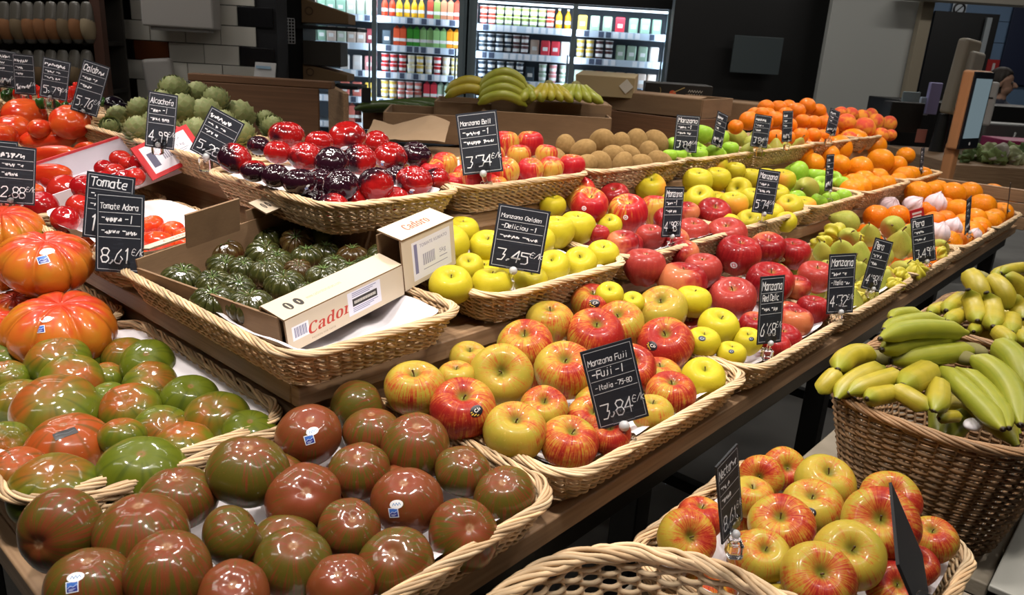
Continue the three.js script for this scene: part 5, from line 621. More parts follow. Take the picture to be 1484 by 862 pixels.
// grey slotted shelf end beside the banana stand
{ const g = group(new THREE.Vector3(1.55, 0, 0.0)); const u = part(g, 'upright_panel', new RoundedBoxGeometry(0.7, 0.78, 0.03, 1, 0.004), greyPaint); u.position.set(0, 0.39, -0.055); const cap = part(g, 'top_cap', new RoundedBoxGeometry(0.7, 0.012, 0.05, 1, 0.003), std(rgb(0.42, 0.42, 0.38), 0.5)); cap.position.set(0, 0.786, -0.055); for (let k = 0; k < 7; k++) { const s = part(g, 'slot', new THREE.BoxGeometry(0.05, 0.01, 0.004), std(0x0a0a0a, 0.8)); s.position.set(-0.3 + k * 0.095, 0.74, -0.039); } put(g, 'slotted_shelf_end', 'grey painted slotted panel beside the banana stand', 'panel'); }
basket(0.76, 1.14, 0.10, 0.44, 0.79, 'wicker basket of streaked apples on the separate stand', { h: 0.08 });
{ const N = pile({ kind: 'fuji', name: 'streaked_apple', label: 'large red and green streaked apple in the basket on the separate stand', category: 'apple', group: 'streaked apples on the separate stand', axis: 'v', f0: 0.12, f1: 0.42, yF: 0.90, yB: 0.90, noun: 'apple', from: 'the stand front', near: 'on the far side from the display', far: 'on the side towards the display', seed: 131, maxTilt: 0.8, floorY: 0.80, area: [0.79, 1.1, 0.12, 0.42], all: { to: 'cam' }, items: [[993, 779, 82, { v: 0, tilt: 0.9 }], [1014, 752, 66, { v: 1 }], [1105, 692, 62, { v: 0, tilt: 1.1 }], [1137, 681, 62, { v: 3, tilt: 0.9 }], [1196, 702, 82, { v: 4, tilt: 0.4 }], [1089, 722, 64, { v: 2 }], [1132, 765, 92, { v: 3, tilt: 0.5, sticker: 'fuji', off: [0.0, -0.7], ss: 0.8 }], [1176, 742, 84, { v: 2, tilt: 0.3, sticker: 'fuji', off: [-0.05, -0.05], label: 'yellow and red apple with a black sticker facing the shopper' }], [1289, 725, 82, { v: 3, tilt: 0.7, up: 0.02 }], [1281, 768, 104, { v: 3, g: 2, tilt: 0.8, up: 0.03 }], [1350, 783, 68, { v: 0 }], [1237, 813, 98, { v: 4, tilt: 0.7, up: 0.02, label: 'pale green apple with a faint red blush in front of the pile' }], [1105, 810, 78, { v: 2, tilt: 0.4 }], [1187, 838, 100, { v: 0, tilt: 0.6, up: 0.01 }], [1287, 848, 78, { v: 1 }], [1325, 816, 58, { v: 1 }], [1237, 732, 50, { v: 4, up: -0.02 }], [1223, 758, 46, { v: 1, up: -0.03 }], [1178, 796, 44, { v: 0, up: -0.04 }]] });
  liner(0.78, 1.12, 0.12, 0.42, underBed(N, 0.80, 2.1), 0.87, 0.006, 67, 'white paper lining the basket of stand apples'); }
// round basket in front
{ const w = 0.40, d = 0.46, m = basketParts(w, d, 0.16, 0.05, 0.19, 'pale', 0.0074, 0.0040, 5), g = group(new THREE.Vector3(0.565, 0.765, -0.225), 0.0); part(g, 'woven_wall', m.weave, wickerMat, undefined, 'stuff'); part(g, 'stakes', m.stakes, wickerMat, undefined, 'stuff'); part(g, 'plaited_rim', m.rim, wickerMat); part(g, 'plaited_foot', m.foot, wickerMat); part(g, 'woven_bottom', m.floor, wickerMat, undefined, 'stuff'); put(g, 'wicker_basket', 'oval open wicker basket holding a white net beside the corner basket', 'basket');
  // white net bag
  const net = new MB(), c = new THREE.Vector3(0.645, 0.865, -0.24), P = (a, b) => { const th = 0.12 + b * 1.5, ph = a * 2 * PI, r = 0.108 * (1 + 0.12 * (noise(cos(ph) * 3 + 4, sin(ph) * 3, b * 4) - 0.5)); return [c.x + r * sin(th) * cos(ph), c.y + r * 0.62 * cos(th), c.z + r * sin(th) * sin(ph)]; };
  for (let k = 0; k < 46; k++) for (const s of [1, -1]) { const pts = []; for (let j = 0; j <= 18; j++) { const b = j / 18; pts.push(P(k / 46 + s * b * 0.14, b)); } net.tube(pts, 0.0009, 3, false, [0.8, 0.78, 0.82]); }
  const core = shell((t, p) => [sin(t) * cos(p) * (1 + 0.06 * cos(5 * p)), cos(t) * 0.6, sin(t) * sin(p) * (1 + 0.05 * sin(4 * p))], 30, 18), o = group(c); part(o, 'netting', net.geometry().translate(-c.x, -c.y, -c.z), std(0xffffff, 0.6, { vertexColors: true }), 'white plastic netting', 'stuff'); const k = part(o, 'contents', core, std(rgb(0.50, 0.46, 0.52), 0.7)); k.scale.setScalar(0.10); const knot = part(o, 'knot', new THREE.TorusKnotGeometry(0.010, 0.004, 40, 6), std(rgb(0.75, 0.73, 0.77), 0.6)); knot.position.set(0.0, 0.083, 0); put(o, 'net_bag', 'white net bag lying in the oval wicker basket', 'bag'); }
// bananas: each by three pixel points (tip, middle, stalk end) and the width, on its own level
const bananaTex = dataMap(64, 256, (u, v) => { const n = fbm(u * 6, v * 10, 3), rib = abs(((u * 5) % 1) - 0.5) * 2; let c = mix3([0.62, 0.57, 0.13], [0.72, 0.65, 0.20], n); c = mix3(c, [0.52, 0.56, 0.14], sstep(0.25, 0.0, v) * 0.8 + sstep(0.75, 1.0, v) * 0.8); c = mix3(c, [0.50, 0.50, 0.12], (1 - sstep(0.0, 0.12, rib)) * 0.35); return mix3(c, [0.20, 0.14, 0.06], sstep(0.016, 0.004, v) + sstep(0.985, 0.998, v)); });
const bananaTex2 = dataMap(64, 256, (u, v) => { const n = fbm(u * 6, v * 10, 8), rib = abs(((u * 5) % 1) - 0.5) * 2; let c = mix3([0.52, 0.55, 0.13], [0.63, 0.62, 0.19], n); c = mix3(c, [0.44, 0.52, 0.12], (1 - sstep(0.0, 0.14, rib)) * 0.4); return mix3(c, [0.18, 0.12, 0.06], sstep(0.016, 0.004, v) + sstep(0.985, 0.998, v)); });
const bananaMats = [bananaTex, bananaTex2].map(map => phys({ map, roughness: 0.45, clearcoat: 0.15, clearcoatRoughness: 0.3 })), crownMat = std(rgb(0.20, 0.18, 0.06), 0.8);
function bananaGeo(A, B, C, r) {
  const q = new THREE.QuadraticBezierCurve3(A, B.clone().multiplyScalar(2).addScaledVector(A, -0.5).addScaledVector(C, -0.5), C), n = 22, sides = 10, p = [], u = [], idx = [], nrm = [], fr = q.computeFrenetFrames(n, false);
  for (let j = 0; j <= n; j++) { const s = j / n, c = q.getPointAt(s), k = r * (s < 0.16 ? lerp(0.22, 0.92, sstep(-0.02, 0.16, s)) : s > 0.82 ? lerp(0.95, 0.28, sstep(0.80, 1.0, s)) : 1 - 0.06 * abs(s - 0.5));
    for (let i = 0; i <= sides; i++) { const a = i / sides * 2 * PI, f = 1 + (i % 2 ? -0.045 : 0.02), N = fr.normals[j].clone().multiplyScalar(cos(a)).addScaledVector(fr.binormals[j], sin(a)); p.push(c.x + N.x * k * f, c.y + N.y * k * f, c.z + N.z * k * f); nrm.push(N.x, N.y, N.z); u.push(i / sides, s); if (i < sides && j < n) { const o = j * (sides + 1) + i; idx.push(o, o + 1, o + sides + 1, o + 1, o + sides + 2, o + sides + 1); } } }
  for (const [j, flip] of [[0, 1], [n, 0]]) { const o = j * (sides + 1); for (let i = 1; i < sides - 1; i++) flip ? idx.push(o, o + i + 1, o + i) : idx.push(o, o + i, o + i + 1); }
  const g = new THREE.BufferGeometry(); g.setAttribute('position', new THREE.Float32BufferAttribute(p, 3)); g.setAttribute('normal', new THREE.Float32BufferAttribute(nrm, 3)); g.setAttribute('uv', new THREE.Float32BufferAttribute(u, 2)); g.setIndex(idx); return g;
}
const Z = ([x, y]) => [1180 + x / 3.592, 400 + y / 3.592];              // zoomed view of the photograph
function bananaHand(list, label, mat, crown, conv = Z) {
  const g = group(); let base = null;
  for (const [a, b, c, w, la, lb, lc] of list) { const A = onLevel(...conv(a), la), B = onLevel(...conv(b), lb ?? la), C = onLevel(...conv(c), lc ?? la), t = B.clone().sub(camera.position).length() / ray(...conv(b)).length(), r = w / (conv === Z ? 3.592 : 1) / 2 * t * 1.2; if (!base) { base = B.clone(); g.position.copy(base); } for (const q of [A, B, C]) q.sub(base); part(g, 'banana', bananaGeo(A, B, C, r), bananaMats[mat]); }
  if (crown) { const p = onLevel(...conv(crown[0]), crown[1]).sub(base), m = part(g, 'crown', new THREE.SphereGeometry(0.018, 10, 8), crownMat); m.position.copy(p); m.scale.set(1, 0.7, 1.3); }
  return put(g, 'banana_hand', label, 'bananas', 'banana hands in the tall baskets');
}
basket(1.20, 1.74, 0.05, 0.385, 0.752, 'tall brown wicker basket of green-yellow bananas', { h: 0.235, flare: 0.06, corner: 0.14, tone: 'brown', rowGap: 0.0058, thick: 0.0032 });
basket(1.76, 2.30, 0.055, 0.40, 0.752, 'second tall brown wicker basket behind the first', { h: 0.20, flare: 0.05, corner: 0.14, tone: 'brown', rowGap: 0.0058, thick: 0.0032 });
{ const y = 1.01;
  bananaHand([[[395, 445], [610, 412], [835, 388], 100, y + 0.03, y + 0.035, y + 0.03], [[350, 385], [545, 335], [755, 318], 96, y + 0.055], [[340, 330], [530, 278], [800, 296], 88, y + 0.075, y + 0.08, y + 0.06], [[360, 280], [530, 235], [680, 228], 76, y + 0.085], [[400, 218], [455, 195], [560, 192], 56, y + 0.085]], 'big hand of green-yellow bananas lying flat across the first tall basket', 1, [[830, 385], y + 0.03]);
  bananaHand([[[122, 490], [195, 415], [325, 428], 100, y + 0.02, y + 0.03], [[32, 612], [75, 550], [128, 505], 82, y - 0.02, y, y + 0.01], [[118, 565], [165, 510], [240, 475], 64, y - 0.01, y, y + 0.01], [[115, 640], [215, 535], [365, 478], 88, y - 0.015, y + 0.01, y + 0.02], [[178, 612], [300, 560], [455, 515], 92, y, y + 0.015, y + 0.02], [[272, 640], [350, 620], [435, 605], 88, y + 0.005]], 'hand of short bananas spilling over the rim towards the display', 0, [[330, 425], y + 0.02]);
  bananaHand([[[418, 590], [500, 635], [590, 695], 88, y + 0.01, y + 0.01, y], [[458, 575], [535, 532], [615, 490], 125, y + 0.02], [[622, 705], [645, 640], [640, 560], 104, y, y + 0.01, y + 0.01], [[650, 742], [705, 732], [770, 730], 56, y - 0.02]], 'hand of stubby bananas lying tips out in the middle of the basket', 0);
  bananaHand([[[985, 800], [800, 610], [640, 470], 96, y, y + 0.01, y + 0.015], [[1015, 795], [895, 600], [735, 480], 86, y, y + 0.015, y + 0.02], [[1075, 780], [985, 540], [790, 425], 112, y, y + 0.03, y + 0.03], [[1120, 600], [1050, 440], [940, 360], 112, y + 0.02, y + 0.05, y + 0.05], [[1085, 620], [1010, 500], [935, 430], 60, y, y + 0.02, y + 0.02]], 'hand of long green bananas hanging down over the near rim', 1, [[780, 425], y + 0.03]);
  const e = 1.0;
  bananaHand([[[870, 125], [850, 50], [805, -5], 92, e + 0.02, e + 0.05, e + 0.06], [[850, 235], [830, 150], [800, 70], 82, e, e + 0.02, e + 0.05], [[932, 265], [928, 170], [895, 85], 88, e, e + 0.02, e + 0.05], [[1000, 170], [985, 75], [905, 15], 84, e + 0.01, e + 0.05, e + 0.06], [[1085, 225], [1060, 160], [1020, 110], 76, e, e + 0.02, e + 0.04], [[1110, 110], [1060, 35], [990, 5], 70, e + 0.02, e + 0.05, e + 0.06]], 'hand of yellow bananas hanging over the second tall basket', 0, [[860, 0], e + 0.06]);
  bananaHand([[[685, 182], [730, 145], [785, 110], 78, e], [[695, 238], [740, 212], [785, 188], 72, e - 0.01], [[603, 190], [645, 172], [690, 158], 58, e - 0.01], [[830, 290], [845, 262], [860, 235], 60, e - 0.02]], 'cluster of short bananas between the two tall baskets', 0);
  bananaHand([[[1025, 295], [1027, 255], [1025, 212], 84, e], [[1030, 345], [990, 318], [955, 285], 78, e - 0.01], [[1110, 345], [1085, 320], [1060, 290], 84, e - 0.01]], 'cluster of banana tips at the side of the second tall basket', 0);
  bananaHand([[[1440, 402], [1468, 393], [1500, 396], 18, 1.03], [[1450, 396], [1480, 389], [1510, 390], 16, 1.04]], 'ripe yellow bananas at the back of the second tall basket', 0, null, p => p);
  const R8 = rng(31); for (const [cx, cv, sp2, n, lab] of [[1.47, 0.22, 0.2, 9, 'lower layer of bananas deep in the first tall basket'], [2.03, 0.22, 0.2, 9, 'lower layer of bananas deep in the second tall basket']]) { const g = group(new THREE.Vector3(cx, 0.90, -cv)); for (let k = 0; k < n; k++) { const a = R8() * 0.9 - 0.45 + (k % 2 ? 0 : PI / 2), ox = (R8() - 0.5) * 0.24, oz = (R8() - 0.5) * 0.12, L = 0.085, dx = cos(a) * L, dz = sin(a) * L * 0.8, yy = 0.01 * k * 0.6; part(g, 'banana', bananaGeo(new THREE.Vector3(ox - dx, yy, oz - dz), new THREE.Vector3(ox, yy + 0.03, oz), new THREE.Vector3(ox + dx, yy, oz + dz), 0.02), bananaMats[k % 2]); } put(g, 'banana_hand', lab, 'bananas', 'banana hands in the tall baskets'); }
  const pw = new THREE.Mesh(shell((t, p) => [sin(t) * cos(p) * (1 + 0.08 * cos(3 * p)), cos(t) * 0.35, sin(t) * sin(p) * 0.6], 20, 10), paperMat); pw.position.copy(onLevel(1410, 615, 0.985)); pw.scale.setScalar(0.022); put(pw, 'paper_wad', 'crumpled white paper at the near rim of the banana basket', 'paper');
}

// ---------------------------------------------------------------- artichokes, peppers, aubergines on the tomato side's top tier
{ const y = DECK[3], core = shell(ovalFn(0.2, 0.9), 18, 12);
  const artMat = std(0xffffff, 0.6, { vertexColors: true });
  const arti = (seed) => { const m = new MB(), R = rng(seed); m.geo(core, new THREE.Matrix4().makeScale(0.86, 0.9, 0.86), [0.10, 0.13, 0.05]);
    for (let ring = 0; ring < 9; ring++) { const th = 2.5 - ring * 0.29, n = Math.max(4, Math.round(11 * sin(Math.min(th, PI - th) + 0.12))); for (let k = 0; k < n; k++) { const a = (k + (ring % 2) * 0.5) / n * 2 * PI + R() * 0.1, len = 0.46, wd = Math.min(0.4, 2.7 * sin(th) / n + 0.12); const c = mix3([0.17, 0.22, 0.07], [0.27, 0.31, 0.12], R());
      const P = (s, w) => { const t = th + 0.15 - s * len * 0.95, r = 0.85 + 0.1 * s + 0.12 * s * s, pa = a + w * wd * (1 - pow(s, 3) * 0.8) / Math.max(0.25, sin(t)); return [r * sin(t) * cos(pa), r * cos(t) * 0.98, r * sin(t) * sin(pa)]; };
      const base = m.p.length / 3, S = [0, 0.35, 0.7, 1], Wd = [-1, 0, 1]; for (const s of S) for (const w of Wd) { const q = P(s, w), e = P(s, w * 0.9), up = (w ? 0 : 0.03); const L = Math.hypot(...q); m.p.push(q[0] * (1 + up), q[1] * (1 + up), q[2] * (1 + up)); m.n.push(q[0] / L + cos(a) * w * 0.0, q[1] / L, q[2] / L); const tip = mix3(c, [0.34, 0.34, 0.16], (abs(w) * 0.5 + (s === 1 ? 0.6 : 0)) * 0.9); m.c.push(...tip); m.u.push(0, 0); }
      for (let i = 0; i < 3; i++) for (let j = 0; j < 2; j++) { const o = base + i * 3 + j; m.i.push(o, o + 3, o + 1, o + 1, o + 3, o + 4); } } }
    m.tube([[0, -0.8, 0], [0.02, -1.1, 0], [0.05, -1.3, 0.02]], 0.2, 8, false, [0.22, 0.28, 0.10]); const q = m.geometry(); q.computeVertexNormals(); return q; };
  const G = [arti(3), arti(8)], R = rng(77);
  basket(0.84, 1.15, 1.60, 2.06, y, 'wicker basket of artichokes on the top tier'); basket(0.84, 1.15, 2.08, 2.56, y, 'wicker basket of artichokes and courgettes further along the top tier');
  for (const [px, py, w, up] of [[203, 160, 36, 0.09], [252, 132, 44, 0.17], [287, 136, 34, 0.16], [313, 146, 40, 0.14], [265, 160, 46, 0.11], [299, 165, 44, 0.10], [347, 168, 44, 0.08], [284, 195, 48, 0.06], [350, 196, 42, 0.06], [200, 190, 42, 0.06], [172, 172, 36, 0.05], [160, 184, 30, 0.04], [240, 190, 44, 0.05], [235, 150, 40, 0.13], [395, 185, 36, 0.05], [255, 205, 40, 0.03], [222, 178, 34, 0.06], [325, 178, 36, 0.08], [385, 175, 30, 0.06]]) {
    const p = onLevel(px, py, y + 0.04 + up * 0.75), t = p.clone().sub(camera.position).length() / ray(px, py).length(), m = new THREE.Mesh(G[R() > 0.5 ? 1 : 0], artMat), r = w / 2 * t; m.position.copy(p); m.scale.setScalar(Math.min(r, 0.075)); m.rotation.set((R() - 0.5) * 1.2, R() * 6, (R() - 0.5) * 1.2); put(m, 'artichoke', 'round green artichoke in the heap beyond the purple tomatoes', 'artichoke', 'heaped artichokes'); }
  const PV = (kd, nm, label, cat, grp, list, seed) => { const q = rng(seed); for (const [px, py, w, lv, o] of list) { const p = onLevel(px, py, lv), t = p.clone().sub(camera.position).length() / ray(px, py).length(); fruit(kd, nm, p, w / 2 * t, q, label, cat, grp, { maxTilt: 1.2, ...o }); } };
  basket(0.84, 1.15, 2.58, 3.06, y, 'wicker basket of aubergines and green peppers'); basket(0.84, 1.15, 3.08, 3.56, y, 'wicker basket of red peppers');
  PV('aubergine', 'aubergine', 'shiny near-black aubergine beyond the long tomatoes', 'aubergine', 'aubergines', [[110, 160, 24, 1.25, { dir: new THREE.Vector3(0.7, 0.2, 0.5).normalize() }], [165, 152, 26, 1.23, { dir: new THREE.Vector3(0.7, -0.1, -0.6).normalize() }], [175, 160, 22, 1.22, { dir: new THREE.Vector3(0.7, 0.1, -0.4).normalize() }]], 4);
  PV('pepper', 'green_pepper', 'small dark green pepper beside the red peppers', 'pepper', 'green peppers', [[60, 150, 18, 1.26, { v: 1 }], [80, 153, 18, 1.25, { v: 1 }], [16, 130, 16, 1.27, { v: 1 }], [10, 140, 18, 1.26, { v: 1 }], [148, 148, 16, 1.24, { v: 1 }], [95, 155, 16, 1.25, { v: 1 }]], 5);
  PV('pepper', 'red_pepper', 'small bright red pepper beyond the round tomatoes', 'pepper', 'red peppers', [[52, 131, 16, 1.27, { v: 0 }], [103, 135, 22, 1.26, { v: 0 }], [95, 145, 20, 1.26, { v: 0 }], [110, 124, 10, 1.28, { v: 0 }], [26, 136, 16, 1.27, { v: 0 }], [118, 145, 16, 1.25, { v: 0 }], [62, 141, 16, 1.26, { v: 0 }], [40, 142, 14, 1.26, { v: 0 }]], 6);
}
// ---------------------------------------------------------------- brown crates and boards behind the top tier
const boardBrown = std(0xffffff, 0.75, { map: dataMap(256, 128, (u, v) => mix3([0.34, 0.23, 0.14], [0.44, 0.31, 0.20], fbm(u * 4, v * 40, 5))) });
function facing(px, py, depth, turn = 0) { return group(bg(px, py, depth), HEADING + turn); }
const M9 = (d) => d / F * 1.02;                 // metres per pixel at a depth
function panelBox(name, label, cat, px0, py0, px1, py1, depth, thick, mat, turn = 0, grp) { const s = M9(depth), w = (px1 - px0) * s, h = (py1 - py0) * s, g = facing((px0 + px1) / 2, (py0 + py1) / 2, depth, turn), m = part(g, 'panel_face', new RoundedBoxGeometry(w, h, thick, 1, Math.min(0.006, thick / 3)), mat); m.position.z = -thick / 2; return put(g, name, label, cat, grp); }
function openBox(name, label, px0, py0, px1, py1, depth, deep, mat, turn = 0, lug) {
  const s = M9(depth), w = (px1 - px0) * s / cos(turn), h = (py1 - py0) * s, g = facing((px0 + px1) / 2, py1, depth, turn), b = (n, sx, sy, sz, x, yy, z, rx = 0) => { const q = part(g, n, new RoundedBoxGeometry(sx, sy, sz, 1, 0.002), mat); q.position.set(x, yy, z); q.rotation.x = rx; };
  b('box_front', w, h, 0.008, 0, h / 2, 0); b('box_back', w, h, 0.008, 0, h / 2, -deep); b('box_side', 0.008, h, deep, -w / 2, h / 2, -deep / 2); b('box_side', 0.008, h, deep, w / 2, h / 2, -deep / 2); b('box_bottom', w, 0.006, deep, 0, 0.003, -deep / 2); if (lug) b('box_flap', w * 0.96, 0.004, 0.07, 0, h + 0.004, -0.036, 0.1);
  return put(g, name, label, 'box');
}
// big brown board box behind the artichokes
{ const D = 2.9, s = M9(D), g = facing(378, 215, D, 0.0), b = (n, x0, y0, x1, y1, z, t = 0.02) => { const m = part(g, n, new RoundedBoxGeometry((x1 - x0) * s, (y1 - y0) * s, t, 1, 0.004), boardBrown); m.position.set(((x0 + x1) / 2 - 378) * s, (215 - (y0 + y1) / 2) * s, z); return m; };
  b('front_board', 285, 128, 462, 215, 0); b('top_board', 282, 118, 480, 128, -0.02, 0.06); const sd = part(g, 'side_board', new RoundedBoxGeometry(0.02, 0.23, 0.5, 1, 0.004), woodMat); sd.position.set((470 - 378) * s, 0.108, -0.2); sd.rotation.y = 0.35; const bk = part(g, 'lower_board', new RoundedBoxGeometry(0.46, 0.8, 0.02, 1, 0.004), boardBrown); bk.position.set(0, -0.42, -0.01); put(g, 'board_unit', 'brown boarded unit behind the artichokes', 'unit'); }
// row of crates behind the apples
openBox('cardboard_box', 'long low cardboard box behind the purple tomatoes', 560, 168, 696, 208, 2.75, 0.35, kraftBoard, 0.1);
openBox('cardboard_box', 'deep cardboard box holding the back row of kiwis', 700, 168, 878, 215, 2.9, 0.3, kraftBoard, 0.0);
openBox('cardboard_box', 'cardboard box standing beside the kiwis', 878, 168, 985, 203, 3.35, 0.3, boardBrown, -0.71);
openBox('cardboard_box', 'small cardboard box of bananas with a round mark', 632, 150, 708, 172, 3.0, 0.3, kraftBoard, 0.05);
openBox('cardboard_box', 'flat cardboard tray under the row of bananas', 706, 149, 880, 166, 3.05, 0.3, kraftBoard, 0.0, true);
openBox('cardboard_box', 'long cardboard tray ledge beside the bananas', 850, 138, 1000, 163, 3.5, 0.35, kraftBoard, -0.6, true);
openBox('cardboard_box', 'cardboard tray ledge reaching the heaped mandarins', 990, 150, 1110, 176, 3.9, 0.35, kraftBoard, -0.6, true);
openBox('cardboard_box', 'open cardboard tray of cucumbers', 530, 160, 640, 190, 3.3, 0.4, boardBrown, 0.1);
{ const g = group(new THREE.Vector3(2.45, 0, -1.78)), m = part(g, 'unit_body', new RoundedBoxGeometry(2.5, 0.3, 0.5, 1, 0.006), boardBrown); m.position.y = 0.98; for (const x of [-1.2, 0, 1.2]) { const l = part(g, 'leg', new THREE.BoxGeometry(0.06, 0.83, 0.4), boardBrown); l.position.set(x, 0.415, 0); } const t = part(g, 'unit_top', new RoundedBoxGeometry(2.52, 0.02, 0.52, 1, 0.004), woodMat); t.position.y = 1.14; put(g, 'support_unit', 'brown base unit behind the top tier', 'unit'); }
{ const m = new THREE.Mesh((() => { const g = new THREE.PlaneGeometry(0.26, 0.16, 16, 10), P = g.attributes.position; for (let k = 0; k < P.count; k++) P.setZ(k, 0.03 * sin(P.getX(k) * 22) * (0.4 + P.getY(k) * 3) + 0.012 * noise(P.getX(k) * 30, P.getY(k) * 30, 2)); g.computeVertexNormals(); return g; })(), kraftMat); m.position.copy(bg(592, 190, 2.6)); m.rotation.set(-1.25, HEADING, 0, 'YXZ'); put(m, 'kraft_paper_sheet', 'wavy sheet of brown paper behind the purple tomatoes', 'paper'); }
{ const s = M9(3.5), g = facing(875, 138, 3.55, -0.2), tex = std(rgb(0.42, 0.32, 0.17), 0.75); const a = part(g, 'box_body', new RoundedBoxGeometry(82 * s, 28 * s, 0.22, 1, 0.004), tex); a.position.set(0, 14 * s, -0.1); a.rotation.x = 0.06; const d = part(g, 'diamond_mark', new THREE.BoxGeometry(0.045, 0.045, 0.002), std(rgb(0.62, 0.58, 0.5), 0.7)); d.position.set(30 * s, 14 * s, 0.013); d.rotation.z = 0.78; put(g, 'closed_carton', 'closed kraft carton with a pale diamond mark', 'carton'); }
{ const s = M9(3.7), map = canvasMap(512, 128, (c) => { c.fillStyle = '#17140f'; c.fillRect(0, 0, 512, 128); c.fillStyle = '#c2532f'; c.beginPath(); c.arc(210, 74, 26, 0, 7); c.fill(); c.strokeStyle = '#a08a55'; c.lineWidth = 8; c.beginPath(); c.moveTo(215, 66); c.lineTo(300, 18); c.stroke(); c.beginPath(); c.arc(60, 60, 56, -0.6, 1.4); c.lineWidth = 4; c.stroke(); c.strokeStyle = '#b9b2a4'; c.lineWidth = 4; for (let r = 0; r < 2; r++) { c.beginPath(); for (let k = 0; k < 12; k++) c.lineTo(330 + k * 10, 46 + r * 34 + (k % 2 ? -9 : 9)); c.stroke(); } }), g = facing(982, 146, 3.75, -0.1), dk = std(0x17140f, 0.6); const a = part(g, 'box_body', new RoundedBoxGeometry(92 * s, 22 * s, 0.25, 1, 0.003), dk); a.position.set(0, 11 * s, -0.13); const f = part(g, 'printed_front', new THREE.PlaneGeometry(90 * s, 20 * s), std(0xffffff, 0.5, { map })); f.position.set(0, 11 * s, -0.003); put(g, 'printed_carton', 'black printed carton with a red fruit picture', 'carton'); }
// bananas and cucumbers on those boxes
{ const mk = (px, py, depth, n, len, fan, label, mat, turn) => { const g = facing(px, py, depth, turn), r = 0.019; for (let k = 0; k < n; k++) { const a = (k - (n - 1) / 2) * fan, off = (k - (n - 1) / 2) * r * 1.7, A = new THREE.Vector3(off + sin(a) * len * 0.5, 0.02, 0.05), B = new THREE.Vector3(off * 0.8, len * 0.28, 0.045), C = new THREE.Vector3(off * 0.35, len * 0.42, -0.03); part(g, 'banana', bananaGeo(A, B, C, r), bananaMats[mat]); } const c = part(g, 'crown', new THREE.SphereGeometry(0.022, 10, 8), crownMat); c.position.set(0, len * 0.43, -0.03); put(g, 'banana_hand', label, 'bananas', 'banana hands on the cardboard boxes'); };
  const flat = (px, py, depth, n, label, turn, mat) => { const g = facing(px, py, depth, turn), r = 0.02; for (let k = 0; k < n; k++) { const y = 0.018 + k * 0.026, A = new THREE.Vector3(-0.09, y * 0.7, 0.02 - k * 0.008), B = new THREE.Vector3(0, y + 0.035, 0.035 - k * 0.012), C = new THREE.Vector3(0.09, y * 0.8, -0.01 - k * 0.004); part(g, 'banana', bananaGeo(A, B, C, r), bananaMats[mat]); } const c = part(g, 'crown', new THREE.SphereGeometry(0.02, 10, 8), crownMat); c.position.set(0.095, 0.04, -0.02); put(g, 'banana_hand', label, 'bananas', 'banana hands on the cardboard boxes'); };
  flat(680, 148, 2.98, 2, 'pair of yellow bananas on the small cardboard box', 0.1, 0); flat(728, 158, 2.95, 4, 'hand of green bananas leaning on the flat tray', 0.0, 1); mk(762, 152, 3.0, 3, 0.15, 0.2, 'rounded hand of bananas on the flat tray', 1, 0.4); mk(795, 152, 3.02, 5, 0.16, 0.12, 'wide hand of yellow bananas on the flat tray', 0, 0.1); mk(832, 153, 3.03, 6, 0.16, 0.14, 'wide hand of green bananas at the tray end', 1, -0.1);
  const cm = phys({ color: rgb(0.06, 0.10, 0.02), roughness: 0.4, clearcoat: 0.3 }); for (let k = 0; k < 7; k++) { const p = bg(556 + k * 11, 159 + (k % 2) * 4 - k * 0.9, 3.25 + k * 0.03), g = new MB(); g.tube([[-0.12, 0, 0.02], [-0.08, 0.012, 0.01], [0, 0.018, 0], [0.08, 0.012, -0.01], [0.12, 0, -0.02]], t => 0.02 * sqrt(Math.max(0.12, 1 - pow(2 * t - 1, 4))), 8); const m = new THREE.Mesh(g.geometry(), cm); m.position.copy(p); m.rotation.y = HEADING + 0.3 - k * 0.08; put(m, 'cucumber', 'dark green cucumber in the open tray', 'cucumber', 'cucumbers in the open tray'); }
  panelBox('price_card', 'small black card clipped by the cucumbers', 'price card', 524, 128, 538, 148, 3.2, 0.004, cardBack, 0.6);
}

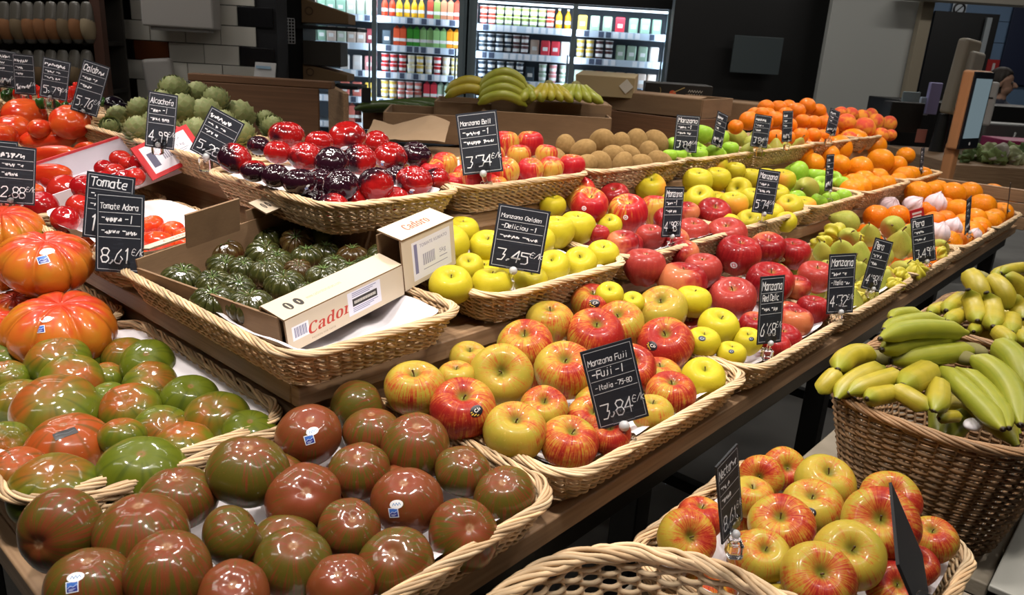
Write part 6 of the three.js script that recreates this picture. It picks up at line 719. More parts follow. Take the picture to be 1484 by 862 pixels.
// ---------------------------------------------------------------- tiled pillar, bag shelf, box rack on the tomato side
const headX = (px, py, depth) => { const p = bg(px, py, depth); return p.x * sa + p.z * ca; };
{ const D = 4.5, s = M9(D), tileMats = [0.62, 0.58, 0.66].map(k => phys({ color: rgb(k, k * 0.97, k * 0.88), roughness: 0.25, clearcoat: 0.3 })), blackTile = phys({ color: rgb(0.012, 0.012, 0.014), roughness: 0.2, clearcoat: 0.4 }), amber = phys({ color: rgb(0.10, 0.03, 0.01), roughness: 0.25 });
  const g = group(hd(0, 0, D), HEADING), x0 = headX(120, 80, D), x1 = headX(402, 80, D), core = part(g, 'pillar_core', new THREE.BoxGeometry(x1 - x0, ROOM_Y, 0.2), std(0x15151a, 0.8)); core.position.set((x0 + x1) / 2, ROOM_Y / 2, -0.106);
  const tw = 48 * s, th = 25.7 * s, tg = new RoundedBoxGeometry(tw - 0.004, th - 0.004, 0.012, 1, 0.002), yTop = bg(260, 118, D).y;
  for (let r = -6; r < 10; r++) { const y = yTop + (r + 0.5) * th; for (let k = 0; k < 9; k++) { const x = x0 + (k + 0.5 + (r & 1 ? 0.5 : 0)) * tw; if (x > x1 - tw * 0.4 || y < 0.8) continue;
      const px = 742 + x / s, white = (px > 140 && px < 178) || (px > 205 + (r & 1 ? 10 : 0) && px < 368), dark = px > 350 && (r === 1 || r === 3);
      const t = part(g, 'tile', tg, px > 190 && px < 240 && r === 1 ? amber : white && !dark ? tileMats[(k * 7 + r * 5 + 60) % 3] : blackTile); t.position.set(x, y, 0.003); } }
  g.userData.label = 'pillar of white and black brick tiles behind the artichokes'; structure(g, 'wall_pillar', 'white and black tiled pillar');
  // dispensers on the tiles
  const paint = std(rgb(0.42, 0.40, 0.38), 0.5), d1 = facing(263, 15, D - 0.12, 0.1), a = part(d1, 'dispenser_body', new RoundedBoxGeometry(0.37, 0.30, 0.16, 2, 0.012), paint); a.position.set(0, 0.06, 0.0); const l = part(d1, 'dispenser_lip', new RoundedBoxGeometry(0.30, 0.02, 0.12, 1, 0.006), std(rgb(0.3, 0.29, 0.28), 0.5)); l.position.set(0.0, -0.098, 0); put(d1, 'paper_dispenser', 'grey wall dispenser on the white tiles', 'dispenser');
  const d2 = facing(232, 112, D - 0.1, 0.25), b = part(d2, 'dispenser_body', new RoundedBoxGeometry(0.15, 0.20, 0.10, 2, 0.02), paint); b.rotation.z = 0.1; put(d2, 'soap_dispenser', 'small white slanted dispenser above the artichokes', 'dispenser');
  const sg = facing(384, 106, 3.6, -0.1), c = part(sg, 'sign_face', new RoundedBoxGeometry(0.10, 0.095, 0.006, 1, 0.003), std(rgb(0.45, 0.45, 0.45), 0.4)); c.rotation.x = -0.3; const bar = part(sg, 'blue_bar', new THREE.BoxGeometry(0.07, 0.012, 0.002), std(rgb(0.2, 0.33, 0.45), 0.5)); bar.position.set(-0.005, 0.025, -0.0035 + 0.008); bar.rotation.x = -0.3; const st = part(sg, 'sign_foot', new THREE.BoxGeometry(0.06, 0.012, 0.05), std(rgb(0.4, 0.4, 0.4), 0.5)); st.position.set(0, -0.053, 0); put(sg, 'counter_sign', 'small pale counter sign on the brown boards', 'sign');
}
// shelf of hanging nut bags
{ const D = 4.1, s = M9(D), xs = [headX(-60, 60, D), headX(146, 60, D)], g = group(hd(0, 0, D), HEADING), W2 = xs[1] - xs[0]; const dk = std(0x15120f, 0.7), wd = std(rgb(0.075, 0.03, 0.018), 0.6);
  const p = part(g, 'back_panel', new THREE.BoxGeometry(W2, 2.4, 0.02), std(rgb(0.04, 0.035, 0.03), 0.8)); p.position.set((xs[0] + xs[1]) / 2, 1.2, -0.25); const post = part(g, 'post', new THREE.BoxGeometry(0.05, 2.4, 0.05), wd); post.position.set(xs[1], 1.2, 0); for (const py of [58, 128, -14]) { const y = bg(60, py, D).y, b = part(g, 'shelf_board', new THREE.BoxGeometry(W2, 0.02, 0.26), dk); b.position.set((xs[0] + xs[1]) / 2, y, -0.12); } put(g, 'shelf_unit', 'dark shelf unit of bagged nuts beside the tiled pillar', 'shelf');
  const foil = phys({ color: rgb(0.16, 0.145, 0.12), roughness: 0.3, transmission: 0.45, thickness: 0 }), fills = [rgb(0.12, 0.07, 0.03), rgb(0.22, 0.09, 0.03), rgb(0.15, 0.10, 0.05), rgb(0.26, 0.20, 0.12)].map(c => std(c, 0.8));
  const bagGeo = shell((t, p2) => { const y = cos(t); return [pow(sin(t), 0.45) * cos(p2) * 0.5, y * 0.62, pow(sin(t), 0.8) * sin(p2) * 0.24 * (1 - 0.5 * Math.max(0, y))]; }, 18, 12), fillGeo = shell((t, p2) => [pow(sin(t), 0.5) * cos(p2) * 0.515, cos(t) * 0.42 - 0.16, pow(sin(t), 0.8) * sin(p2) * 0.252], 16, 10), R = rng(15);
  for (const [row, top] of [[0, 55], [1, 124]]) for (let k = 0; k < 9; k++) { const px = -8 + k * 17, pt = bg(px, top - 22, D - 0.02), o = group(pt, HEADING + (R() - 0.5) * 0.3), w = 0.075, bag = part(o, 'bag_film', bagGeo, foil), f = part(o, 'nuts', fillGeo, fills[Math.floor(R() * 4)]); bag.scale.set(w * 0.98, 0.165, 0.15); f.scale.set(w * 1.02, 0.155, 0.165); put(o, 'nut_bag', row ? 'clear bag of nuts on the lower dark shelf' : 'clear bag of nuts on the upper dark shelf', 'bag', 'bags of nuts on the dark shelf'); }
}
// dark rack with brown slanted boxes
{ const D = 4.9, g = group(hd(0, 0, D), HEADING), dk = std(0x0a0a0b, 0.6), xa = headX(398, 60, D), xb = headX(436, 60, D), p = part(g, 'rack_post', new THREE.BoxGeometry(xb - xa, 2.6, 0.3), dk); p.position.set((xa + xb) / 2, 1.3, -0.2); for (const py of [40, 124]) { const b = part(g, 'rack_shelf', new THREE.BoxGeometry(0.42, 0.02, 0.3), dk); b.position.set(xb + 0.14, bg(460, py, D).y, -0.12); } put(g, 'dark_rack', 'black rack in front of the refrigerators', 'rack');
  const slant = (px0, py0, px1, py1, label, cut) => { const s = M9(D), w = (px1 - px0 - 2) * s, h = (py1 - py0) * s - 0.012, sh = new THREE.Shape(); sh.moveTo(0, 0); sh.lineTo(w, cut * h * 0.1); sh.lineTo(w, h * (1 - cut)); sh.lineTo(0, h); const o = facing(px0 + 2, py1, D + 0.02); o.position.y += 0.016; const m = part(o, 'box_side', new THREE.ExtrudeGeometry(sh, { depth: 0.2, bevelEnabled: true, bevelSize: 0.003, bevelThickness: 0.003, bevelSegments: 1 }), std(rgb(0.20, 0.12, 0.055), 0.75)); m.position.z = -0.2; const k = part(o, 'printed_mark', new THREE.TorusGeometry(0.022, 0.003, 6, 16), std(rgb(0.11, 0.06, 0.03), 0.8)); k.position.set(w * 0.16, h * 0.5, 0.006); put(o, 'slanted_box', label, 'box'); };
  slant(436, 4, 500, 36, 'slanted brown box on the upper rack shelf', 0.55); slant(438, 95, 500, 119, 'slanted brown box on the lower rack shelf', 0.6);
  panelBox('dark_box', 'dark box with faint lettering on the rack', 'box', 440, 62, 492, 94, D, 0.2, std(rgb(0.03, 0.024, 0.018), 0.6));
  const lit = bg(407, 44, D - 0.08), mesh = group(lit, HEADING); for (let i = 0; i < 8; i++) for (let j = 0; j < 8; j++) { } const fr = new MB(); for (let i = 0; i <= 9; i++) fr.tube([[-0.08 + i * 0.018, -0.07, 0], [-0.08 + i * 0.018, 0.07, 0]], 0.0025, 4, false, [0.6, 0.6, 0.62]); for (let j = 0; j <= 8; j++) fr.tube([[-0.08, -0.07 + j * 0.0175, 0], [0.082, -0.07 + j * 0.0175, 0]], 0.0025, 4, false, [0.6, 0.6, 0.62]); part(mesh, 'wire_grid', fr.geometry(), std(0xffffff, 0.4, { vertexColors: true }), undefined, 'stuff'); put(mesh, 'wire_basket', 'small pale wire grid hanging on the black rack', 'basket');
}
// ---------------------------------------------------------------- refrigerated cabinets
const D9 = 9.2;
{ const frame = std(rgb(0.30, 0.38, 0.42), 0.4, { metalness: 0.5 }), inner = std(rgb(0.10, 0.12, 0.14), 0.6), shelfM = std(rgb(0.22, 0.26, 0.28), 0.5), railM = std(rgb(0.55, 0.66, 0.76), 0.5), tagW = std(rgb(0.85, 0.88, 0.92), 0.6), tagD = std(rgb(0.06, 0.08, 0.13), 0.6), glass = phys({ color: 0xffffff, roughness: 0.02, transmission: 1, thickness: 0, ior: 1.2 }), ledM = new THREE.MeshStandardMaterial({ color: 0xffffff, emissive: 0xdff0ff, emissiveIntensity: 3 });
  const R = rng(404), pal = { juice: [[0.95, 0.55, 0.05], [0.92, 0.62, 0.08], [0.85, 0.25, 0.12], [0.95, 0.7, 0.1]], mixc: [[0.85, 0.30, 0.15], [0.35, 0.62, 0.22], [0.90, 0.55, 0.12], [0.62, 0.08, 0.25], [0.55, 0.75, 0.45], [0.20, 0.55, 0.15]], yellow: [[0.88, 0.80, 0.45], [0.85, 0.72, 0.30], [0.80, 0.15, 0.15], [0.92, 0.88, 0.70]], warm: [[0.90, 0.75, 0.30], [0.85, 0.45, 0.40], [0.92, 0.90, 0.86], [0.25, 0.10, 0.10]], pack: [[0.75, 0.80, 0.72], [0.55, 0.70, 0.60], [0.80, 0.72, 0.66], [0.60, 0.25, 0.28]], fruit: [[0.85, 0.55, 0.40], [0.80, 0.30, 0.22], [0.88, 0.78, 0.55], [0.60, 0.68, 0.35]], dark: [[0.22, 0.28, 0.32], [0.30, 0.36, 0.40], [0.35, 0.22, 0.22], [0.14, 0.2, 0.26]], pink: [[0.80, 0.20, 0.25], [0.85, 0.55, 0.55], [0.88, 0.86, 0.84], [0.60, 0.70, 0.60]] };
  const mats = new Map(), colorMat = c => { const k = c.join(); if (!mats.has(k)) mats.set(k, std(new THREE.Color().setRGB(...c.map(q => pow(q, 2.0))), 0.45)); return mats.get(k); };
  const G = { carton: (() => { const m = new MB(); m.box(0, 0.095, 0, 0.07, 0.19, 0.07); m.geo(new THREE.CylinderGeometry(0.0, 0.049, 0.04, 4, 1), new THREE.Matrix4().makeRotationY(PI / 4).setPosition(0, 0.21, 0)); return m.geometry(); })(), bottle: new THREE.LatheGeometry([[0, 0], [0.034, 0], [0.036, 0.02], [0.036, 0.13], [0.03, 0.155], [0.014, 0.185], [0.014, 0.205], [0, 0.205]].map(p => new THREE.Vector2(...p)), 12), tub: new THREE.LatheGeometry([[0, 0], [0.036, 0], [0.044, 0.085], [0.047, 0.088], [0.047, 0.096], [0, 0.096]].map(p => new THREE.Vector2(...p)), 14), pack: new RoundedBoxGeometry(0.105, 0.17, 0.05, 2, 0.015).translate(0, 0.085, 0) }, cap = new THREE.CylinderGeometry(0.016, 0.016, 0.02, 10), band = new THREE.BoxGeometry(0.071, 0.035, 0.0715), lid = new THREE.CylinderGeometry(0.048, 0.048, 0.008, 14), bandR = new THREE.CylinderGeometry(0.0368, 0.0368, 0.035, 12, 1, true), panel = new RoundedBoxGeometry(0.06, 0.045, 0.052, 1, 0.004), bandT = new THREE.CylinderGeometry(0.0436, 0.041, 0.035, 14, 1, true), whiteM = std(rgb(0.8, 0.8, 0.78), 0.5);
  function product(kindName, pos, c, label, grp, parent) { const o = group(pos, HEADING + parent); part(o, 'container', G[kindName], colorMat(c)); if (kindName === 'bottle') { part(o, 'cap', cap, whiteM).position.y = 0.212; part(o, 'paper_band', bandR, whiteM).position.y = 0.075; } if (kindName === 'carton') part(o, 'printed_band', band, whiteM).position.y = 0.07; if (kindName === 'tub') { part(o, 'lid', lid, whiteM).position.y = 0.1; part(o, 'paper_band', bandT, whiteM).position.y = 0.045; } if (kindName === 'pack') part(o, 'printed_panel', panel, whiteM).position.y = 0.075; put(o, { carton: 'drink_carton', bottle: 'drink_bottle', tub: 'dairy_tub', pack: 'food_pack' }[kindName], label, { carton: 'carton', bottle: 'bottle', tub: 'tub', pack: 'pack' }[kindName], grp); }
  function fridge(px0, px1, shelves, posts, label, word, yaw, topY) {
    const x0 = headX(px0, 80, D9), x1 = headX(px1, 80, D9), cx = (x0 + x1) / 2, w = x1 - x0, g = group(hd(cx, 0, D9), HEADING + yaw), dp = 0.62, b = (n, sx, sy, sz, x, y, z, m) => { const q = part(g, n, new THREE.BoxGeometry(sx, sy, sz), m); q.position.set(x, y, z); return q; };
    b('back_wall', w, topY, 0.05, 0, topY / 2, -dp, inner); b('side_wall', 0.05, topY, dp, -w / 2, topY / 2, -dp / 2, frame); b('side_wall', 0.05, topY, dp, w / 2, topY / 2, -dp / 2, frame); b('top_box', w, 0.22, dp + 0.04, 0, topY + 0.11, -dp / 2, std(0x0d0e10, 0.5)); b('plinth', w, 0.35, dp, 0, 0.175, -dp / 2, std(0x191b1e, 0.6));
    const lx = px => headX(px, 80, D9) - cx, fwd = toWorld(0, 0, 1);
    for (const px of posts) b('door_post', 0.055, topY - 0.35, 0.05, lx(px), 0.35 + (topY - 0.35) / 2, 0.02, frame);
    for (let k = 0; k + 1 < posts.length; k++) { const a = lx(posts[k]), c = lx(posts[k + 1]); b('glass_door', c - a - 0.06, topY - 0.4, 0.006, (a + c) / 2, 0.36 + (topY - 0.4) / 2, 0.03, glass); b('door_handle', 0.02, 0.5, 0.03, c - 0.05, 1.2, 0.05, frame); }
    const led = b('led_strip', w - 0.14, 0.02, 0.03, 0, topY - 0.03, -0.06, ledM); for (const px of posts) b('led_strip', 0.012, topY - 0.5, 0.012, lx(px), 0.42 + (topY - 0.5) / 2, -0.015, ledM);
    shelves.forEach(([y, segs], n) => {
      b('shelf_plate', w - 0.08, 0.012, 0.46, 0, y, -0.33, shelfM); const rl = b('price_rail', w - 0.08, 0.075, 0.008, 0, y - 0.022, -0.095, railM); const nt = Math.floor(w / 0.085); for (let k = 0; k < nt; k++) { if (R() < 0.16) continue; const tg = new THREE.Mesh(tagGeo, R() < 0.62 ? tagW : tagD); tg.name = 'price_tag'; tg.position.set(-w / 2 + 0.08 + k * (w - 0.14) / nt, 0, 0.005); tg.scale.x = 0.8 + R() * 0.5; rl.add(tg); }
      for (const [a, c, kindName, pl, hk = 1] of segs) { const xa = lx(a), xc = lx(c), step = { carton: 0.074, bottle: 0.074, tub: 0.095, pack: 0.112 }[kindName], cnt = Math.max(1, Math.floor((xc - xa) / step)); let col = pal[pl][Math.floor(R() * pal[pl].length)]; for (let k = 0; k < cnt; k++) { if (k % 2 === 0 || R() < 0.3) col = pal[pl][Math.floor(R() * pal[pl].length)]; const x = xa + (k + 0.5) * (xc - xa) / cnt, q = g.localToWorldSafe(x, y + 0.007, -0.16 - R() * 0.04); product(kindName, q, col, `${{ juice: 'orange and red', mixc: 'brightly coloured', yellow: 'pale yellow', warm: 'warm-toned', pack: 'pale green and white', fruit: 'fruit-coloured', dark: 'dark blue-grey', pink: 'pink and white' }[pl]} ${{ carton: 'drink carton', bottle: 'bottle', tub: 'tub', pack: 'food pack' }[kindName]} on the ${['highest', 'second', 'third', 'fourth', 'fifth'][n]} shelf of the ${word} refrigerator`, `products on the ${['highest', 'second', 'third', 'fourth', 'fifth'][n]} shelf of the ${word} refrigerator`, yaw);
          if (kindName === 'tub') { const q2 = g.localToWorldSafe(x, y + 0.007 + 0.105, -0.18); product('tub', q2, col, `${{ juice: 'orange and red', mixc: 'brightly coloured', yellow: 'pale yellow', warm: 'warm-toned', pack: 'pale green and white', fruit: 'fruit-coloured', dark: 'dark blue-grey', pink: 'pink and white' }[pl]} tub on the ${['highest', 'second', 'third', 'fourth', 'fifth'][n]} shelf of the ${word} refrigerator`, `products on the ${['highest', 'second', 'third', 'fourth', 'fifth'][n]} shelf of the ${word} refrigerator`, yaw); } } }
    });
    put(g, 'refrigerator', label, 'refrigerator');
    g.updateMatrixWorld();
    for (let k = 0; k + 1 < posts.length; k++) { const a = lx(posts[k]), c = lx(posts[k + 1]), L = new THREE.RectAreaLight(0xdcedff, FRIDGE_POWER, c - a - 0.1, 0.1), p = new THREE.Vector3((a + c) / 2, topY - 0.06, -0.05).applyMatrix4(g.matrixWorld); L.position.copy(p); L.lookAt(new THREE.Vector3((a + c) / 2, 0.6, -0.32).applyMatrix4(g.matrixWorld)); L.name = 'refrigerator_light'; scene.add(L); }
    for (const px of posts) for (const sd of [1, -1]) { const L = new THREE.RectAreaLight(0xdcedff, FRIDGE_POWER, 0.05, topY - 0.5), p = new THREE.Vector3(lx(px) + sd * 0.02, 0.42 + (topY - 0.5) / 2, -0.03).applyMatrix4(g.matrixWorld); L.position.copy(p); L.lookAt(new THREE.Vector3(lx(px) + sd * 0.5, 0.42 + (topY - 0.5) / 2, -0.35).applyMatrix4(g.matrixWorld)); L.name = 'refrigerator_light'; scene.add(L); }
  }
  THREE.Group.prototype.localToWorldSafe = function (x, y, z) { this.updateMatrixWorld(true); return new THREE.Vector3(x, y, z).applyMatrix4(this.matrixWorld); };
  const tagGeo = new THREE.BoxGeometry(0.055, 0.062, 0.002);
  fridge(428, 671, [[1.74, [[440, 540, 'pack', 'pack'], [548, 612, 'bottle', 'juice'], [615, 664, 'carton', 'fruit']]], [1.43, [[440, 540, 'pack', 'pack'], [548, 565, 'pack', 'dark'], [566, 664, 'carton', 'mixc']]], [1.13, [[486, 540, 'pack', 'pink'], [548, 664, 'tub', 'yellow']]], [0.83, [[486, 540, 'pack', 'warm'], [548, 610, 'tub', 'warm'], [612, 664, 'carton', 'pink']]], [0.53, [[480, 540, 'carton', 'warm'], [548, 664, 'tub', 'pack']]]], [432, 543, 667], 'glass-door refrigerator of juices and yoghurts', 'juice', 0.0, 2.12);
  fridge(680, 972, [[1.72, [[690, 800, 'tub', 'fruit'], [800, 826, 'bottle', 'juice'], [834, 848, 'pack', 'yellow'], [850, 905, 'pack', 'pink'], [907, 958, 'pack', 'pack']]], [1.42, [[690, 765, 'tub', 'dark'], [767, 780, 'pack', 'pack'], [782, 826, 'pack', 'pink'], [834, 890, 'tub', 'warm'], [892, 958, 'pack', 'pink']]], [1.12, [[690, 760, 'tub', 'dark'], [762, 776, 'pack', 'dark'], [780, 826, 'tub', 'pink'], [834, 958, 'pack', 'pack']]], [0.82, [[690, 826, 'tub', 'dark'], [834, 958, 'pack', 'pack']]]], [686, 829, 964], 'wide glass-door refrigerator of desserts and cold meats', 'dessert', -0.03, 2.0);
}
// ---------------------------------------------------------------- dark wall, white panel, checkout corner
panelBox('black_partition', 'tall black partition beside the refrigerators', 'partition', 978, -160, 1196, 330, 7.6, 0.15, std(0x0c0c0d, 0.45));
{ const g = panelBox('wall_screen', 'dim grey screen on the black partition', 'screen', 1064, 56, 1130, 104, 7.42, 0.03, std(rgb(0.06, 0.075, 0.08), 0.25)); }
panelBox('white_panel', 'tall pale grey partition panel by the checkout', 'panel', 1198, -160, 1322, 330, 7.2, 0.08, std(rgb(0.42, 0.43, 0.41), 0.55));
panelBox('panel_post', 'beige door post at the edge of the pale panel', 'post', 1322, -160, 1338, 330, 7.1, 0.08, std(rgb(0.30, 0.26, 0.19), 0.5));
{ const D = 11.5, blue = std(rgb(0.10, 0.17, 0.28), 0.6); // blue panelled wall beyond
  const g = group(hd(0, 0, D), HEADING), x0 = headX(1330, 80, D), x1 = headX(1640, 80, D); for (let k = 0; k < 12; k++) { const b = part(g, 'wall_panel', new THREE.BoxGeometry(x1 - x0, 0.272, 0.04), blue); b.position.set((x0 + x1) / 2, 0.14 + k * 0.28, 0); } g.userData.label = 'blue panelled wall beyond the checkout'; structure(g, 'wall_far', 'blue panelled wall beyond the checkout');
  panelBox('dark_doorway', 'dark doorway opening in the blue wall', 'doorway', 1338, 30, 1424, 200, D - 0.1, 0.05, std(0x08090b, 0.6)); panelBox('doorway_trim', 'pale trim beside the dark doorway', 'trim', 1420, 32, 1427, 120, D - 0.18, 0.05, std(rgb(0.25, 0.28, 0.30), 0.5));
  panelBox('doorway_lintel', 'pale beam above the doorway', 'beam', 1330, -8, 1500, 3, 6.9, 0.2, std(rgb(0.30, 0.28, 0.24), 0.6));
  panelBox('dark_board', 'dark navy notice board on the blue wall', 'board', 1462, 14, 1560, 118, D - 0.08, 0.04, std(rgb(0.012, 0.018, 0.045), 0.5));
  const sp = facing(1390, 13, D - 0.06), f = part(sp, 'sign_plate', new THREE.BoxGeometry(0.19, 0.19, 0.01), std(rgb(0.45, 0.5, 0.55), 0.5)); f.position.y = 0.0; const rg = part(sp, 'sign_ring', new THREE.TorusGeometry(0.075, 0.014, 8, 24), std(0x0b0c10, 0.5)); rg.position.z = 0.008; const bar = part(sp, 'sign_slash', new THREE.BoxGeometry(0.14, 0.016, 0.006), std(0x0b0c10, 0.5)); bar.position.z = 0.008; bar.rotation.z = 0.8; put(sp, 'round_sign', 'small white sign with a black ring on the blue wall', 'sign');
  const fs = facing(1438, 97, D - 0.1), r = part(fs, 'sign_plate', new THREE.BoxGeometry(0.17, 0.20, 0.012), std(rgb(0.30, 0.02, 0.02), 0.5)); const wv = part(fs, 'white_symbol', new THREE.BoxGeometry(0.035, 0.11, 0.006), std(rgb(0.5, 0.45, 0.45), 0.5)); wv.position.set(0.01, -0.005, 0.009); put(fs, 'fire_sign', 'red fire equipment sign on the blue wall', 'sign'); }
{ const D = 5.6, dk = std(0x0b0b0c, 0.5); panelBox('checkout_counter', 'black checkout counter beyond the peaches', 'counter', 1292, 158, 1560, 300, D, 0.5, dk); panelBox('card_terminal_box', 'black counter box with a red notice', 'box', 1290, 150, 1336, 190, D - 0.5, 0.12, std(0x120c0a, 0.5));
  panelBox('paper_notice', 'small pinkish notice on the black counter', 'notice', 1328, 188, 1342, 206, D - 0.6, 0.004, std(rgb(0.45, 0.16, 0.12), 0.6)); panelBox('photo_card', 'leaning picture card on the counter', 'card', 1308, 134, 1332, 154, D - 0.35, 0.01, std(rgb(0.30, 0.38, 0.42), 0.4)); panelBox('leaflet_stand', 'lilac leaflet holder on the counter', 'leaflets', 1346, 122, 1362, 164, D - 0.3, 0.04, std(rgb(0.32, 0.30, 0.55), 0.5)); panelBox('leaflet_stack', 'pale blue leaflets beside the lilac holder', 'leaflets', 1334, 142, 1347, 166, D - 0.28, 0.03, std(rgb(0.40, 0.48, 0.60), 0.5));
  // till screen on an arm
  const mon = facing(1392, 112, 4.9, 0.55), cas = std(rgb(0.30, 0.26, 0.20), 0.45), b = part(mon, 'monitor_case', new RoundedBoxGeometry(0.16, 0.44, 0.07, 2, 0.02), cas); b.rotation.z = -0.08; const b2 = part(mon, 'monitor_back', new RoundedBoxGeometry(0.13, 0.34, 0.05, 2, 0.02), std(rgb(0.36, 0.33, 0.28), 0.4)); b2.position.set(0.02, -0.02, 0.05); b2.rotation.z = -0.08; const ft = part(mon, 'monitor_foot', new THREE.CylinderGeometry(0.03, 0.05, 0.3, 14), dk); ft.position.set(-0.03, -0.37, -0.03); put(mon, 'till_monitor', 'beige till monitor seen from behind', 'monitor');
  // weighing scale screen
  const sc = facing(1405, 160, 3.75, 0.0); sc.rotation.y = HEADING + 0.66; const wood = std(rgb(0.36, 0.17, 0.07), 0.5), cs = part(sc, 'screen_case', new RoundedBoxGeometry(0.21, 0.36, 0.05, 2, 0.012), wood), face = part(sc, 'screen_bezel', new RoundedBoxGeometry(0.195, 0.35, 0.012, 1, 0.004), std(0x14181d, 0.3)); face.position.z = 0.027; const scr = part(sc, 'lit_screen', new THREE.PlaneGeometry(0.165, 0.27), new THREE.MeshStandardMaterial({ color: 0x20262a, roughness: 0.3, emissive: 0x9fb6bf, emissiveIntensity: 0.28 })); scr.position.set(0, 0.01, 0.0345); const lg = part(sc, 'maker_mark', new THREE.CircleGeometry(0.008, 12), std(rgb(0.6, 0.6, 0.6), 0.5)); lg.position.set(0, -0.15, 0.0345); const post = part(sc, 'screen_post', new RoundedBoxGeometry(0.06, 0.42, 0.05, 1, 0.01), wood); post.position.set(-0.06, -0.36, -0.01); const pl = part(sc, 'weighing_plate', new RoundedBoxGeometry(0.34, 0.02, 0.30, 1, 0.006), std(rgb(0.3, 0.3, 0.3), 0.35, { metalness: 0.8 })); pl.position.set(0, -0.56, 0.1); put(sc, 'weighing_scale', 'wood-cased weighing scale with a lit touch screen', 'scale');
  const side = facing(1432, 150, 4.2, -0.5), sb = part(side, 'printer_case', new RoundedBoxGeometry(0.06, 0.22, 0.12, 2, 0.012), std(rgb(0.4, 0.4, 0.39), 0.4)); const sd = part(side, 'printer_slot', new THREE.BoxGeometry(0.03, 0.008, 0.004), dk); sd.position.set(0, 0.03, 0.061); put(side, 'label_printer', 'slim pale label printer behind the scale screen', 'printer');
}
// bed of leafy greens and bagged garlic behind the wooden end crate
{ const bed = panelBox('greens_table', 'wooden table of greens beyond the display end', 'table', 1378, 245, 1560, 330, 4.25, 0.9, woodMat), R = rng(88), gm = [rgb(0.22, 0.30, 0.10), rgb(0.40, 0.44, 0.24), rgb(0.50, 0.47, 0.40), rgb(0.10, 0.16, 0.05)].map(c => std(c, 0.7)), lf = shell((t, p) => { const r = 1 + 0.22 * sin(5 * p + 3 * t) * sin(t) + 0.12 * sin(11 * p); return [r * sin(t) * cos(p), r * cos(t) * 0.6, r * sin(t) * sin(p)]; }, 36, 18);
  const tableTop = bg(1469, 245, 4.25).y; for (let k = 0; k < 26; k++) { const px = 1385 + R() * 100, py = 222 + R() * 22, m = new THREE.Mesh(lf, gm[Math.floor(R() * 4)]); m.position.copy(bg(px, py, 4.3 + R() * 0.45)); m.scale.setScalar(0.035 + R() * 0.03); m.position.y = tableTop + m.scale.x * 0.9; m.rotation.set(R() * 3, R() * 6, R() * 3); put(m, 'lettuce_head', 'small frilly pale green or cream salad head beyond the display end', 'lettuce', 'salad heads beyond the display end'); }
  panelBox('magenta_crate', 'magenta plastic crate beyond the salad heads', 'crate', 1458, 218, 1530, 243, 4.75, 0.3, std(rgb(0.25, 0.01, 0.08), 0.5)).position.y = tableTop + 12.5 * M9(4.75) + 0.003;
  const tapm = std(rgb(0.3, 0.31, 0.3), 0.3, { metalness: 0.8 }), sink = facing(1452, 196, 5.25), q = part(sink, 'trolley_body', new RoundedBoxGeometry(0.36, 0.16, 0.2, 2, 0.015), std(rgb(0.10, 0.105, 0.10), 0.4)); const hnd = new MB(); hnd.tube([[-0.02, -0.2, 0.12], [-0.02, -0.02, 0.16], [0.0, 0.03, 0.14]], 0.008, 8); part(sink, 'chrome_handle', hnd.geometry(), tapm, 'chrome handle'); put(sink, 'till_machine', 'dark grey till machine with a chrome handle', 'machine'); }

